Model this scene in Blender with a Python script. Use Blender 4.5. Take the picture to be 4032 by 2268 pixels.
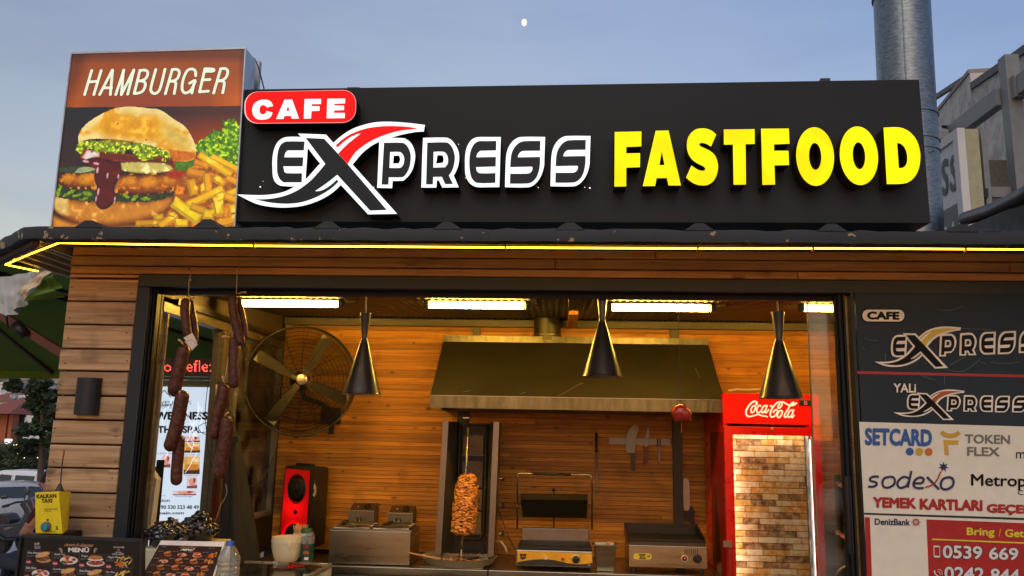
import bpy, math, random
import numpy as np
from mathutils import Vector, Matrix, noise as mnoise
from mathutils.geometry import tessellate_polygon
random.seed(7); np.random.seed(7)
sc = bpy.context.scene
COL = sc.collection
for o in list(bpy.data.objects): bpy.data.objects.remove(o)

# ---------------------------------------------------------------- camera
F = 3231.0                                    # focal length in photo pixels (4032 wide)
yaw, pit, rol = [math.radians(a) for a in (-3.337, 10.028, 1.0995)]
cy, sy, cp, sp, cr, sr = math.cos(yaw), math.sin(yaw), math.cos(pit), math.sin(pit), math.cos(rol), math.sin(rol)
FWD = Vector((sy*cp, cy*cp, sp)); R0 = Vector((cy, -sy, 0)); U0 = R0.cross(FWD)
RT = cr*R0 + sr*U0; UP = -sr*R0 + cr*U0
CAM = Vector((0, -3.8, 1.7))
cam = bpy.data.cameras.new('camera'); camo = bpy.data.objects.new('camera', cam); COL.objects.link(camo)
cam.sensor_width = 36; cam.lens = F/4032*36; cam.clip_start = .05; cam.clip_end = 6000
M = Matrix.Identity(4)
for i, v in enumerate((RT, UP, -FWD)):
    for j in range(3): M[j][i] = v[j]
M.translation = CAM
camo.matrix_world = M
sc.camera = camo

# ---------------------------------------------------------------- exposure and sky
EXPO = 2.5
K = 2**-EXPO                                   # multiply emission strengths by this
sc.view_settings.view_transform = 'Standard'; sc.view_settings.look = 'None'
sc.view_settings.exposure = EXPO; sc.view_settings.gamma = 1; sc.view_settings.use_curve_mapping = False
w = bpy.data.worlds.new('World'); sc.world = w; w.use_nodes = True
nt = w.node_tree; nd = nt.nodes; L = nt.links.new
bg = nd['Background']; bg.inputs[1].default_value = 0.085
sky = nd.new('ShaderNodeTexSky'); sky.sky_type = 'NISHITA'; sky.sun_disc = False
sky.sun_elevation = math.radians(0.6); sky.sun_rotation = math.radians(178); sky.dust_density = .25; sky.ozone_density = 1.2
tc = nd.new('ShaderNodeTexCoord'); sx = nd.new('ShaderNodeSeparateXYZ'); L(tc.outputs['Generated'], sx.inputs[0])
rp = nd.new('ShaderNodeValToRGB'); mr = nd.new('ShaderNodeMapRange')
mr.inputs[1].default_value = -.65; mr.inputs[2].default_value = .65
L(sx.outputs[0], mr.inputs[0]); L(mr.outputs[0], rp.inputs[0])
f = K/0.085                                     # afterglow haze, paler and pinker to the left
e = rp.color_ramp.elements
e[0].position = 0; e[0].color = (.065*f, .07*f, .17*f, 1)
e[1].position = 1; e[1].color = (.0*f, .06*f, .29*f, 1)
m = e.new(.45); m.color = (.09*f, .105*f, .24*f, 1)
# thin cloud streaks low on the left
mp = nd.new('ShaderNodeMapping'); mp.inputs['Scale'].default_value = (2.2, 2.2, 9); mp.inputs['Rotation'].default_value = (0, .35, .3)
L(tc.outputs['Generated'], mp.inputs[0])
nz = nd.new('ShaderNodeTexNoise'); nz.inputs['Scale'].default_value = 1.6; nz.inputs['Detail'].default_value = 6; nz.inputs['Roughness'].default_value = .55
L(mp.outputs[0], nz.inputs['Vector'])
cr_ = nd.new('ShaderNodeValToRGB'); ce = cr_.color_ramp.elements
ce[0].position = .42; ce[0].color = (1, 1, 1, 1); ce[1].position = .72; ce[1].color = (.87, .87, .91, 1)
L(nz.outputs[0], cr_.inputs[0])
ad = nd.new('ShaderNodeMixRGB'); ad.blend_type = 'ADD'; ad.inputs[0].default_value = 1
L(sky.outputs[0], ad.inputs[1]); L(rp.outputs[0], ad.inputs[2])
mu = nd.new('ShaderNodeMixRGB'); mu.blend_type = 'MULTIPLY'; mu.inputs[0].default_value = 1
L(ad.outputs[0], mu.inputs[1]); L(cr_.outputs[0], mu.inputs[2]); L(mu.outputs[0], bg.inputs[0])
# after-sunset glow from the west (behind the photographer): an added sun lamp, very soft, raised so the eave shades the interior
sun = bpy.data.lights.new('sun', 'SUN'); sun.energy = 1.0*K; sun.angle = math.radians(50); sun.color = (1, .90, .76)
suno = bpy.data.objects.new('sun', sun); COL.objects.link(suno)
suno.rotation_euler = (math.radians(44), 0, math.radians(-8))

# ---------------------------------------------------------------- picture ray helpers (points on real planes)
def ray(px, py): return FWD + RT*(px-2016)/F - UP*(py-1134)/F
def P(px, py, Y=0.0):
    d = ray(px, py); return CAM + d*((Y-CAM.y)/d.y)
def PX(px, py, X):
    d = ray(px, py); return CAM + d*((X-CAM.x)/d.x)
def PZ(px, py, Z):
    d = ray(px, py); return CAM + d*((Z-CAM.z)/d.z)

# ---------------------------------------------------------------- materials
MATS = {}
def newmat(name):
    m = bpy.data.materials.new(name); m.use_nodes = True; return m, m.node_tree.nodes, m.node_tree.links.new
def mat(name, col, rough=.6, metal=0., var=.12, scale=18., bump=.0, bscale=60., coat=0., aniso=None, spec=.5):
    """plain surface with noise in colour and roughness"""
    if name in MATS: return MATS[name]
    m, n, L = newmat(name); b = n['Principled BSDF']
    tc = n.new('ShaderNodeTexCoord'); src = tc.outputs['Object']
    if aniso:
        mp = n.new('ShaderNodeMapping'); mp.inputs['Scale'].default_value = aniso; L(src, mp.inputs[0]); src = mp.outputs[0]
    nz = n.new('ShaderNodeTexNoise'); nz.inputs['Scale'].default_value = scale; nz.inputs['Detail'].default_value = 5; L(src, nz.inputs['Vector'])
    rp = n.new('ShaderNodeValToRGB'); e = rp.color_ramp.elements
    e[0].position = .3; e[1].position = .72
    e[0].color = tuple(c*(1-var) for c in col)+(1,); e[1].color = tuple(min(1, c*(1+var)) for c in col)+(1,)
    L(nz.outputs[0], rp.inputs[0]); L(rp.outputs[0], b.inputs['Base Color'])
    mr = n.new('ShaderNodeMapRange'); mr.inputs[3].default_value = max(0.03, rough-.12); mr.inputs[4].default_value = min(1, rough+.12)
    L(nz.outputs[0], mr.inputs[0]); L(mr.outputs[0], b.inputs['Roughness'])
    b.inputs['Metallic'].default_value = metal; b.inputs['Specular IOR Level'].default_value = spec
    if coat: b.inputs['Coat Weight'].default_value = coat; b.inputs['Coat Roughness'].default_value = .12
    if bump:
        n2 = n.new('ShaderNodeTexNoise'); n2.inputs['Scale'].default_value = bscale; n2.inputs['Detail'].default_value = 4; L(src, n2.inputs['Vector'])
        bp = n.new('ShaderNodeBump'); bp.inputs['Strength'].default_value = bump; bp.inputs['Distance'].default_value = .01
        L(n2.outputs[0], bp.inputs['Height']); L(bp.outputs[0], b.inputs['Normal'])
    MATS[name] = m; return m
def wood(name, light, dark, knot, rough=.55, gscale=1., coat=0., stain=.0, axis='X', vary=.25):
    if name in MATS: return MATS[name]
    m, n, L = newmat(name); b = n['Principled BSDF']
    tc = n.new('ShaderNodeTexCoord'); oi = n.new('ShaderNodeObjectInfo')
    mulv = n.new('ShaderNodeVectorMath'); mulv.operation = 'SCALE'; mulv.inputs['Scale'].default_value = 37.
    cmb = n.new('ShaderNodeCombineXYZ'); L(oi.outputs['Random'], cmb.inputs[0]); L(oi.outputs['Random'], cmb.inputs[1]); L(oi.outputs['Random'], cmb.inputs[2])
    L(cmb.outputs[0], mulv.inputs[0])
    geo = n.new('ShaderNodeNewGeometry')
    add = n.new('ShaderNodeVectorMath'); L(geo.outputs['Position'], add.inputs[0]); L(mulv.outputs[0], add.inputs[1])
    # knots warp the grain
    mpk = n.new('ShaderNodeMapping'); mpk.inputs['Scale'].default_value = (9*gscale, 0, 17*gscale)
    L(add.outputs[0], mpk.inputs[0])
    vo = n.new('ShaderNodeTexVoronoi'); vo.inputs['Scale'].default_value = 1.; L(mpk.outputs[0], vo.inputs['Vector'])
    kr = n.new('ShaderNodeMapRange'); kr.inputs[1].default_value = 0.02; kr.inputs[2].default_value = .30; kr.inputs[3].default_value = 1; kr.inputs[4].default_value = 0
    L(vo.outputs['Distance'], kr.inputs[0])
    # only some cells hold a knot
    sc_ = n.new('ShaderNodeSeparateColor'); L(vo.outputs['Color'], sc_.inputs[0])
    gt = n.new('ShaderNodeMath'); gt.operation = 'GREATER_THAN'; gt.inputs[1].default_value = .68; L(sc_.outputs[0], gt.inputs[0])
    km = n.new('ShaderNodeMath'); km.operation = 'MULTIPLY'; L(kr.outputs[0], km.inputs[0]); L(gt.outputs[0], km.inputs[1])
    mp = n.new('ShaderNodeMapping'); mp.inputs['Scale'].default_value = (2.2, 10, 55) if axis == 'X' else (55, 10, 2.2)
    L(add.outputs[0], mp.inputs[0])
    ka = n.new('ShaderNodeVectorMath'); ka.operation = 'ADD'
    ks = n.new('ShaderNodeCombineXYZ'); k2 = n.new('ShaderNodeMath'); k2.operation = 'MULTIPLY'; k2.inputs[1].default_value = 2.2
    L(km.outputs[0], k2.inputs[0]); L(k2.outputs[0], ks.inputs[2 if axis == 'X' else 0]); L(mp.outputs[0], ka.inputs[0]); L(ks.outputs[0], ka.inputs[1])
    nz = n.new('ShaderNodeTexNoise'); nz.inputs['Scale'].default_value = 1.0*gscale; nz.inputs['Detail'].default_value = 7; nz.inputs['Roughness'].default_value = .6; nz.inputs['Distortion'].default_value = .6
    L(ka.outputs[0], nz.inputs['Vector'])
    rp = n.new('ShaderNodeValToRGB'); e = rp.color_ramp.elements
    e[0].position = .30; e[0].color = dark+(1,); e[1].position = .66; e[1].color = light+(1,)
    L(nz.outputs[0], rp.inputs[0])
    mk = n.new('ShaderNodeMixRGB'); mk.inputs[2].default_value = knot+(1,)
    kp = n.new('ShaderNodeMath'); kp.operation = 'POWER'; kp.inputs[1].default_value = 1.6; L(km.outputs[0], kp.inputs[0])
    L(kp.outputs[0], mk.inputs[0]); L(rp.outputs[0], mk.inputs[1])
    # weathering patches
    n3 = n.new('ShaderNodeTexNoise'); n3.inputs['Scale'].default_value = 7; n3.inputs['Detail'].default_value = 6; L(geo.outputs['Position'], n3.inputs['Vector'])
    r3 = n.new('ShaderNodeMapRange'); r3.inputs[1].default_value = .55; r3.inputs[2].default_value = .8; r3.inputs[3].default_value = 0; r3.inputs[4].default_value = stain
    L(n3.outputs[0], r3.inputs[0])
    ms = n.new('ShaderNodeMixRGB'); ms.blend_type = 'MULTIPLY'; ms.inputs[2].default_value = (.34, .3, .28, 1); L(r3.outputs[0], ms.inputs[0]); L(mk.outputs[0], ms.inputs[1])
    hv = n.new('ShaderNodeHueSaturation'); vr = n.new('ShaderNodeMapRange'); vr.inputs[3].default_value = 1-vary; vr.inputs[4].default_value = 1+vary
    L(oi.outputs['Random'], vr.inputs[0]); L(vr.outputs[0], hv.inputs['Value']); L(ms.outputs[0], hv.inputs['Color'])
    L(hv.outputs[0], b.inputs['Base Color']); b.inputs['Roughness'].default_value = rough
    if coat: b.inputs['Coat Weight'].default_value = coat; b.inputs['Coat Roughness'].default_value = .25
    bp = n.new('ShaderNodeBump'); bp.inputs['Strength'].default_value = .35; bp.inputs['Distance'].default_value = .004
    L(nz.outputs[0], bp.inputs['Height']); L(bp.outputs[0], b.inputs['Normal'])
    MATS[name] = m; return m
def emit(name, col, s, var=0., scale=8., base=None, rough=.4):
    """surface that gives off light; s in display units"""
    if name in MATS: return MATS[name]
    m, n, L = newmat(name); b = n['Principled BSDF']
    b.inputs['Base Color'].default_value = tuple(c*.35 for c in (base or col))+(1,); b.inputs['Roughness'].default_value = rough
    b.inputs['Emission Strength'].default_value = s*K; b.inputs['Specular IOR Level'].default_value = .15
    if var:
        tc = n.new('ShaderNodeTexCoord'); nz = n.new('ShaderNodeTexNoise'); nz.inputs['Scale'].default_value = scale; nz.inputs['Detail'].default_value = 1
        L(tc.outputs['Object'], nz.inputs['Vector'])
        rp = n.new('ShaderNodeValToRGB'); e = rp.color_ramp.elements; e[0].position = .35; e[1].position = .6
        e[0].color = tuple(c*(1-var*k) for c, k in zip(col, (.1, .6, 1)))+(1,); e[1].color = col+(1,)
        L(nz.outputs[0], rp.inputs[0]); L(rp.outputs[0], b.inputs['Emission Color'])
    else: b.inputs['Emission Color'].default_value = col+(1,)
    MATS[name] = m; return m
def glass(name, col=(1, 1, 1), rough=.02, alpha=.12, tint=(.85, .9, .88)):
    """thin pane: mostly clear, with real reflections"""
    if name in MATS: return MATS[name]
    m, n, L = newmat(name); out = n['Material Output']; n.remove(n['Principled BSDF'])
    tr = n.new('ShaderNodeBsdfTransparent'); tr.inputs[0].default_value = tint+(1,)
    gl = n.new('ShaderNodeBsdfGlossy'); gl.inputs['Roughness'].default_value = rough; gl.inputs[0].default_value = col+(1,)
    df = n.new('ShaderNodeBsdfDiffuse'); df.inputs[0].default_value = (.5, .5, .46, 1)
    tcn = n.new('ShaderNodeTexCoord'); nz = n.new('ShaderNodeTexNoise'); nz.inputs['Scale'].default_value = 6; nz.inputs['Detail'].default_value = 6; L(tcn.outputs['Object'], nz.inputs['Vector'])
    mr = n.new('ShaderNodeMapRange'); mr.inputs[1].default_value = .4; mr.inputs[2].default_value = .8; mr.inputs[3].default_value = 0; mr.inputs[4].default_value = alpha
    L(nz.outputs[0], mr.inputs[0])
    m0 = n.new('ShaderNodeMixShader'); L(mr.outputs[0], m0.inputs[0]); L(tr.outputs[0], m0.inputs[1]); L(df.outputs[0], m0.inputs[2])
    fr = n.new('ShaderNodeFresnel'); fr.inputs[0].default_value = 1.5
    m1 = n.new('ShaderNodeMixShader'); L(fr.outputs[0], m1.inputs[0]); L(m0.outputs[0], m1.inputs[1]); L(gl.outputs[0], m1.inputs[2])
    L(m1.outputs[0], out.inputs[0]); MATS[name] = m; return m
def printed(name, rough=.45, glow=0., coat=0.):
    """flat print carried by the mesh's point colours"""
    if name in MATS: return MATS[name]
    m, n, L = newmat(name); b = n['Principled BSDF']
    at = n.new('ShaderNodeAttribute'); at.attribute_name = 'ink'; L(at.outputs['Color'], b.inputs['Base Color'])
    b.inputs['Roughness'].default_value = rough
    if glow: L(at.outputs['Color'], b.inputs['Emission Color']); b.inputs['Emission Strength'].default_value = glow*K
    if coat: b.inputs['Coat Weight'].default_value = coat
    MATS[name] = m; return m

# ---------------------------------------------------------------- objects
def thing(name, label, cat, loc=(0, 0, 0), group=None, kind=None):
    o = bpy.data.objects.new(name, None); COL.objects.link(o); o.location = loc; o.empty_display_size = .1
    if kind: o['kind'] = kind
    else: o['label'] = label; o['category'] = cat
    if label: o['label'] = label
    if group: o['group'] = group
    return o
def tag(o, label=None, cat=None, group=None, kind=None):
    if label: o['label'] = label
    if cat: o['category'] = cat
    if group: o['group'] = group
    if kind: o['kind'] = kind
    return o
def rootloc(p):
    v = Vector((0, 0, 0))
    while p is not None: v += p.location; p = p.parent
    return v
def kids(o): return [c for c in bpy.data.objects if c.parent == o]
def copytree(o, parent=None):
    c = o.copy(); COL.objects.link(c)
    if parent is not None: c.parent = parent
    for ch in kids(o): copytree(ch, c)
    return c
class MB:
    def __init__(s): s.v = []; s.f = []; s.mi = []; s.cur = 0
    def add(s, vs, fs):
        k = len(s.v); s.v += [tuple(v) for v in vs]
        for f in fs: s.f.append([k+i for i in f]); s.mi.append(s.cur)
        return s
    def box(s, x0, x1, y0, y1, z0, z1, c=0.):
        """box; c chamfers the front (-Y) rim"""
        if x1 < x0: x0, x1 = x1, x0
        if y1 < y0: y0, y1 = y1, y0
        if z1 < z0: z0, z1 = z1, z0
        if not c:
            vs = [(x, y, z) for x in (x0, x1) for y in (y0, y1) for z in (z0, z1)]
            return s.add(vs, [(0, 1, 3, 2), (4, 6, 7, 5), (0, 4, 5, 1), (2, 3, 7, 6), (0, 2, 6, 4), (1, 5, 7, 3)])
        a = [(x0, y1, z0), (x1, y1, z0), (x1, y1, z1), (x0, y1, z1)]
        b_ = [(x0, y0+c, z0), (x1, y0+c, z0), (x1, y0+c, z1), (x0, y0+c, z1)]
        d = [(x0+c, y0, z0+c), (x1-c, y0, z0+c), (x1-c, y0, z1-c), (x0+c, y0, z1-c)]
        fs = [(3, 2, 1, 0)]
        for i in range(4):
            j = (i+1) % 4; fs += [(i, j, 4+j, 4+i), (4+i, 4+j, 8+j, 8+i)]
        fs.append((8, 9, 10, 11)); return s.add(a+b_+d, fs)
    def hexa(s, q0, q1):
        """solid between two quads (4 points each)"""
        return s.add(list(q0)+list(q1), [(0, 1, 2, 3), (7, 6, 5, 4), (0, 4, 5, 1), (1, 5, 6, 2), (2, 6, 7, 3), (3, 7, 4, 0)])
    def bar(s, a, b, w, h=None, up=(0, 0, 1)):
        a, b = Vector(a), Vector(b); h = h or w; d = (b-a).normalized(); u = Vector(up)
        if abs(d.dot(u)) > .98: u = Vector((0, 1, 0))
        r = d.cross(u).normalized()*w/2; u = r.normalized().cross(d).normalized()*h/2
        return s.hexa([a-r-u, a+r-u, a+r+u, a-r+u], [b-r-u, b+r-u, b+r+u, b-r+u])
    def tube(s, pts, rad, n=8, cap=True, closed=False):
        pts = [Vector(p) for p in pts]; rs = rad if isinstance(rad, (list, tuple)) else [rad]*len(pts)
        N = len(pts); rings = []; pr = None
        for i, p in enumerate(pts):
            if closed: t = (pts[(i+1) % N]-pts[i-1]).normalized()
            else: t = (pts[min(i+1, N-1)]-pts[max(i-1, 0)]).normalized()
            if pr is None:
                a = Vector((0, 0, 1)) if abs(t.z) < .9 else Vector((1, 0, 0)); pr = a.cross(t).normalized()
            pr = (pr-t*pr.dot(t)).normalized(); q = t.cross(pr)
            rings.append([p+(pr*math.cos(2*math.pi*k/n)+q*math.sin(2*math.pi*k/n))*rs[i] for k in range(n)])
        vs = [v for r in rings for v in r]; fs = []
        for i in range(N if closed else N-1):
            j = (i+1) % N
            for k in range(n):
                l = (k+1) % n; fs.append((i*n+k, i*n+l, j*n+l, j*n+k))
        if cap and not closed: fs += [tuple(range(n))[::-1], tuple((N-1)*n+k for k in range(n))]
        return s.add(vs, fs)
    def lathe(s, c, prof, n=24, axis=(0, 0, 1), sx=1., sy=1., cap=True, wob=0.):
        """prof: (radius, height) pairs along axis from c"""
        c = Vector(c); ax = Vector(axis).normalized()
        a = Vector((1, 0, 0)) if abs(ax.x) < .9 else Vector((0, 1, 0)); p = (a-ax*a.dot(ax)).normalized(); q = ax.cross(p)
        vs = []; N = len(prof)
        for r, h in prof:
            for k in range(n):
                t = 2*math.pi*k/n; rr = r*(1+wob*math.sin(3*t+h*40))
                vs.append(c+ax*h+p*rr*sx*math.cos(t)+q*rr*sy*math.sin(t))
        fs = [(i*n+k, i*n+(k+1) % n, (i+1)*n+(k+1) % n, (i+1)*n+k) for i in range(N-1) for k in range(n)]
        if cap: fs += [tuple(range(n))[::-1], tuple((N-1)*n+k for k in range(n))]
        return s.add(vs, fs)
    def ball(s, c, rx, ry=None, rz=None, n=14, m=9, disp=0., dsc=20.):
        ry = ry or rx; rz = rz or rx; vs = [(c[0], c[1], c[2]+rz)]
        for i in range(1, m):
            a = math.pi*i/m
            for k in range(n):
                b_ = 2*math.pi*k/n; d = Vector((math.sin(a)*math.cos(b_), math.sin(a)*math.sin(b_), math.cos(a)))
                g = 1+(disp*mnoise.noise(Vector(c)*7+d*dsc*.1*3) if disp else 0)
                vs.append((c[0]+d.x*rx*g, c[1]+d.y*ry*g, c[2]+d.z*rz*g))
        vs.append((c[0], c[1], c[2]-rz)); fs = [(0, 1+(k+1) % n, 1+k)[::-1] for k in range(n)]
        for i in range(m-2):
            for k in range(n):
                l = (k+1) % n; fs.append((1+i*n+k, 1+(i+1)*n+k, 1+(i+1)*n+l, 1+i*n+l))
        e = len(vs)-1; b0 = 1+(m-2)*n
        fs += [(e, b0+(k+1) % n, b0+k)[::-1] for k in range(n)]
        return s.add(vs, fs)
    def ribbon(s, pts, w, n=(0, -1, 0)):
        """flat stroke; w number or list"""
        pts = [Vector(p) for p in pts]; ws = w if isinstance(w, (list, tuple)) else [w]*len(pts); nn = Vector(n); L_ = []; R_ = []
        for i, p in enumerate(pts):
            t = (pts[min(i+1, len(pts)-1)]-pts[max(i-1, 0)]).normalized(); q = t.cross(nn).normalized()*ws[i]/2
            L_.append(p-q); R_.append(p+q)
        N = len(pts)
        return s.add(L_+R_, [(i, i+1, N+i+1, N+i) for i in range(N-1)])
    def build(s, name, mats, parent=None, smooth=False, bevel=0., kind=None, auto=None, recalc=True):
        me = bpy.data.meshes.new(name)
        if parent is not None: off = rootloc(parent)
        else:
            A = np.array(s.v); off = Vector(((A[:, 0].min()+A[:, 0].max())/2, (A[:, 1].min()+A[:, 1].max())/2, A[:, 2].min()))
        me.from_pydata([tuple(Vector(v)-off) for v in s.v], [], s.f)
        for m_ in (mats if isinstance(mats, (list, tuple)) else [mats]): me.materials.append(m_)
        if any(s.mi): me.polygons.foreach_set('material_index', s.mi)
        if recalc:
            import bmesh
            bm = bmesh.new(); bm.from_mesh(me); bmesh.ops.recalc_face_normals(bm, faces=bm.faces)
            if bevel:
                bmesh.ops.bevel(bm, geom=[e for e in bm.edges if len(e.link_faces) == 2 and e.calc_face_angle(0) > .6], offset=bevel, segments=2, affect='EDGES', profile=.6)
            bm.to_mesh(me); bm.free()
        if smooth:
            me.polygons.foreach_set('use_smooth', [True]*len(me.polygons))
            if auto is not None:
                try: me.set_sharp_from_angle(angle=math.radians(auto))
                except Exception: pass
        o = bpy.data.objects.new(name, me); COL.objects.link(o)
        if parent is not None: o.parent = parent
        else: o.location = off
        if kind: o['kind'] = kind
        me.update(); return o
def smoothpoly(pts, corner=38, sub=3):
    """round a traced outline where it bends gently, keep its corners"""
    N = len(pts); P_ = [Vector((p[0], p[1], 0)) for p in pts]; out = []
    def iscorner(i):
        a = P_[i]-P_[i-1]; b = P_[(i+1) % N]-P_[i]
        return a.length < 1e-6 or b.length < 1e-6 or math.degrees(a.angle(b)) > corner
    C = [iscorner(i) for i in range(N)]
    for i in range(N):
        j = (i+1) % N; p0, p1 = P_[i], P_[j]; out.append((p0.x, p0.y))
        if C[i] and C[j]: continue
        l = (p1-p0).length
        t0 = (p1-p0) if C[i] else (P_[j]-P_[i-1]).normalized()*l
        t1 = (p1-p0) if C[j] else (P_[(j+1) % N]-P_[i]).normalized()*l
        for k in range(1, sub):
            t = k/sub; h = (2*t**3-3*t*t+1)*p0+(t**3-2*t*t+t)*t0+(-2*t**3+3*t*t)*p1+(t**3-t*t)*t1
            out.append((h.x, h.y))
    return out
def plate(loops, place, depth, mb=None, side=1, sm=True, sub=3):
    """solid plate from 2-D loops [outer, hole...]; place(x, y, d) gives the 3-D point at depth d"""
    mb = mb or MB(); lp = [smoothpoly(l, sub=sub) if sm else l for l in loops]
    front = [[place(x, y, 0) for x, y in l] for l in lp]; back = [[place(x, y, depth) for x, y in l] for l in lp]
    tri = tessellate_polygon([[Vector((x, y, 0)) for x, y in l] for l in lp])
    fl = [v for l in front for v in l]; bl = [v for l in back for v in l]; n = len(fl); k = len(mb.v)
    mb.v += [tuple(v) for v in fl]+[tuple(v) for v in bl]
    for t in tri: mb.f.append([k+i for i in t]); mb.mi.append(0)
    if depth:
        for t in tri: mb.f.append([k+n+i for i in t][::-1]); mb.mi.append(side)
        o = 0
        for l in lp:
            m_ = len(l)
            for i in range(m_):
                j = (i+1) % m_; mb.f.append([k+o+i, k+o+j, k+n+o+j, k+n+o+i]); mb.mi.append(side)
            o += m_
    return mb
def pplace(Y):
    return lambda x, y, d: (lambda q: Vector((q.x, Y+d, q.z)))(P(x, y, Y))
TXT = {}
def textmesh(s, bold=0., space=1.):
    key = (s, bold, space)
    if key in TXT: return TXT[key]
    c = bpy.data.curves.new('t', 'FONT'); c.body = s; c.size = 1; c.offset = bold; c.space_character = space; c.resolution_u = 3
    o = bpy.data.objects.new('t', c); COL.objects.link(o); dg = bpy.context.evaluated_depsgraph_get()
    me = bpy.data.meshes.new_from_object(o.evaluated_get(dg)); V = [tuple(v.co) for v in me.vertices]; Fs = [list(p.vertices) for p in me.polygons]
    bpy.data.objects.remove(o); bpy.data.curves.remove(c); bpy.data.meshes.remove(me)
    TXT[key] = (V, Fs); return V, Fs
def lettering(s, quad, mb, bold=0., space=1., slant=0., squash=None):
    """fit text s into a quad of 3-D corners TL, TR, BR, BL; bold widens the strokes by shifted copies"""
    V, Fs = textmesh(s, 0., space)
    if not V: return mb
    A = np.array(V); e = bold*.8; x0, x1, y0, y1 = A[:, 0].min()-e, A[:, 0].max()+e, A[:, 1].min()-e, A[:, 1].max()+e
    TL, TR, BR, BL = [Vector(q) for q in quad]; n = (TR-TL).cross(TL-BL).normalized()
    if n.dot(CAM-TL) < 0: n = -n
    sh = [(0, 0)]+([(math.cos(t)*e, math.sin(t)*e) for t in [k*math.pi/4 for k in range(8)]] if bold > .005 else [])
    for k, (dx, dy) in enumerate(sh):
        out = []
        for x, y, z in V:
            u = (x+dx-x0)/(x1-x0); v = (y+dy-y0)/max(1e-6, y1-y0); u = u+(v-.5)*slant
            out.append((BL*(1-u)+BR*u)*(1-v)+(TL*(1-u)+TR*u)*v-n*(.00004*k))
        mb.add(out, Fs)
    return mb
def qpx(x0, y0, x1, y1, Y, sl=0.):
    """picture rectangle, with line slope sl, on the plane Y"""
    d = (x1-x0)*sl
    return [P(x0, y0, Y), P(x1, y0+d, Y), P(x1, y1+d, Y), P(x0, y1, Y)]

# ---------------------------------------------------------------- printed pictures (numpy drawn, carried as point colours)
def vnoise(X, Y, s, seed=0, octs=3):
    out = np.zeros_like(X); amp = 1.; tot = 0
    for o_ in range(octs):
        g = np.random.RandomState(seed*17+o_).rand(64, 64); x = X*s*2**o_; y = Y*s*2**o_
        xi = np.floor(x).astype(int); yi = np.floor(y).astype(int); fx = x-xi; fy = y-yi; fx = fx*fx*(3-2*fx); fy = fy*fy*(3-2*fy)
        a = g[xi % 64, yi % 64]; b = g[(xi+1) % 64, yi % 64]; c = g[xi % 64, (yi+1) % 64]; d = g[(xi+1) % 64, (yi+1) % 64]
        out += amp*((a*(1-fx)+b*fx)*(1-fy)+(c*(1-fx)+d*fx)*fy); tot += amp; amp *= .55
    return out/tot
def s2l(c): return tuple(((x/255)/12.92 if x/255 <= .04045 else ((x/255+.055)/1.055)**2.4) for x in c)
class Pic:
    def __init__(s, X, Y, bg): s.X, s.Y = X, Y; s.C = np.zeros(X.shape+(3,)); s.C[:] = s2l(bg)
    def sdf(s, poly):
        X, Y = s.X, s.Y; ins = np.zeros(X.shape, bool); d = np.full(X.shape, 1e9); n = len(poly)
        for i in range(n):
            x0, y0 = poly[i]; x1, y1 = poly[(i+1) % n]; ex, ey = x1-x0, y1-y0
            t = np.clip(((X-x0)*ex+(Y-y0)*ey)/(ex*ex+ey*ey+1e-9), 0, 1); d = np.minimum(d, np.hypot(X-x0-t*ex, Y-y0-t*ey))
            if y0 != y1: ins ^= ((y0 > Y) != (y1 > Y)) & (X < ex*(Y-y0)/ey+x0)
        return np.where(ins, d, -d)
    def paint(s, d, col, edge=None, ew=20., nz=.2, ns=.05, seed=1, soft=1.5, hi=None, hithr=.6, oct=3):
        a = np.clip(d/soft+.5, 0, 1)[..., None]; c = np.zeros_like(s.C); c[:] = s2l(col)
        if edge is not None: t = np.clip(d/ew, 0, 1)[..., None]; t = t*t*(3-2*t); c = np.array(s2l(edge))*(1-t)+c*t
        N = vnoise(s.X, s.Y, ns, seed, oct)
        if hi is not None: h = np.clip((N-hithr)*7, 0, 1)[..., None]; c = c*(1-h)+np.array(s2l(hi))*h
        c = c*(1+nz*2*(N-.5))[..., None]; s.C = s.C*(1-a)+c*a
    def poly(s, pts, col, rough=0., rs=.04, seed=3, sm=True, **k):
        if sm: pts = smoothpoly(pts, corner=60)
        xs = [p[0] for p in pts]; ys = [p[1] for p in pts]; pad = 12+rough
        m = (s.X > min(xs)-pad) & (s.X < max(xs)+pad) & (s.Y > min(ys)-pad) & (s.Y < max(ys)+pad)
        r = np.where(m.any(1))[0]; c = np.where(m.any(0))[0]
        if len(r) == 0 or len(c) == 0: return
        sl = (slice(r[0], r[-1]+1), slice(c[0], c[-1]+1)); sub = Pic(s.X[sl], s.Y[sl], (0, 0, 0)); sub.C = s.C[sl].copy()
        d = sub.sdf(pts)
        if rough: d = d+(vnoise(sub.X, sub.Y, rs, seed+9, 2)-.5)*2*rough
        sub.paint(d, col, seed=seed, **k); s.C[sl] = sub.C
    def ell(s, cx, cy_, rx, ry, col, ang=0., **k):
        s.poly([(cx+rx*math.cos(t)*math.cos(ang)-ry*math.sin(t)*math.sin(ang), cy_+rx*math.cos(t)*math.sin(ang)+ry*math.sin(t)*math.cos(ang)) for t in [i*2*math.pi/18 for i in range(18)]], col, **k)
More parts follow.
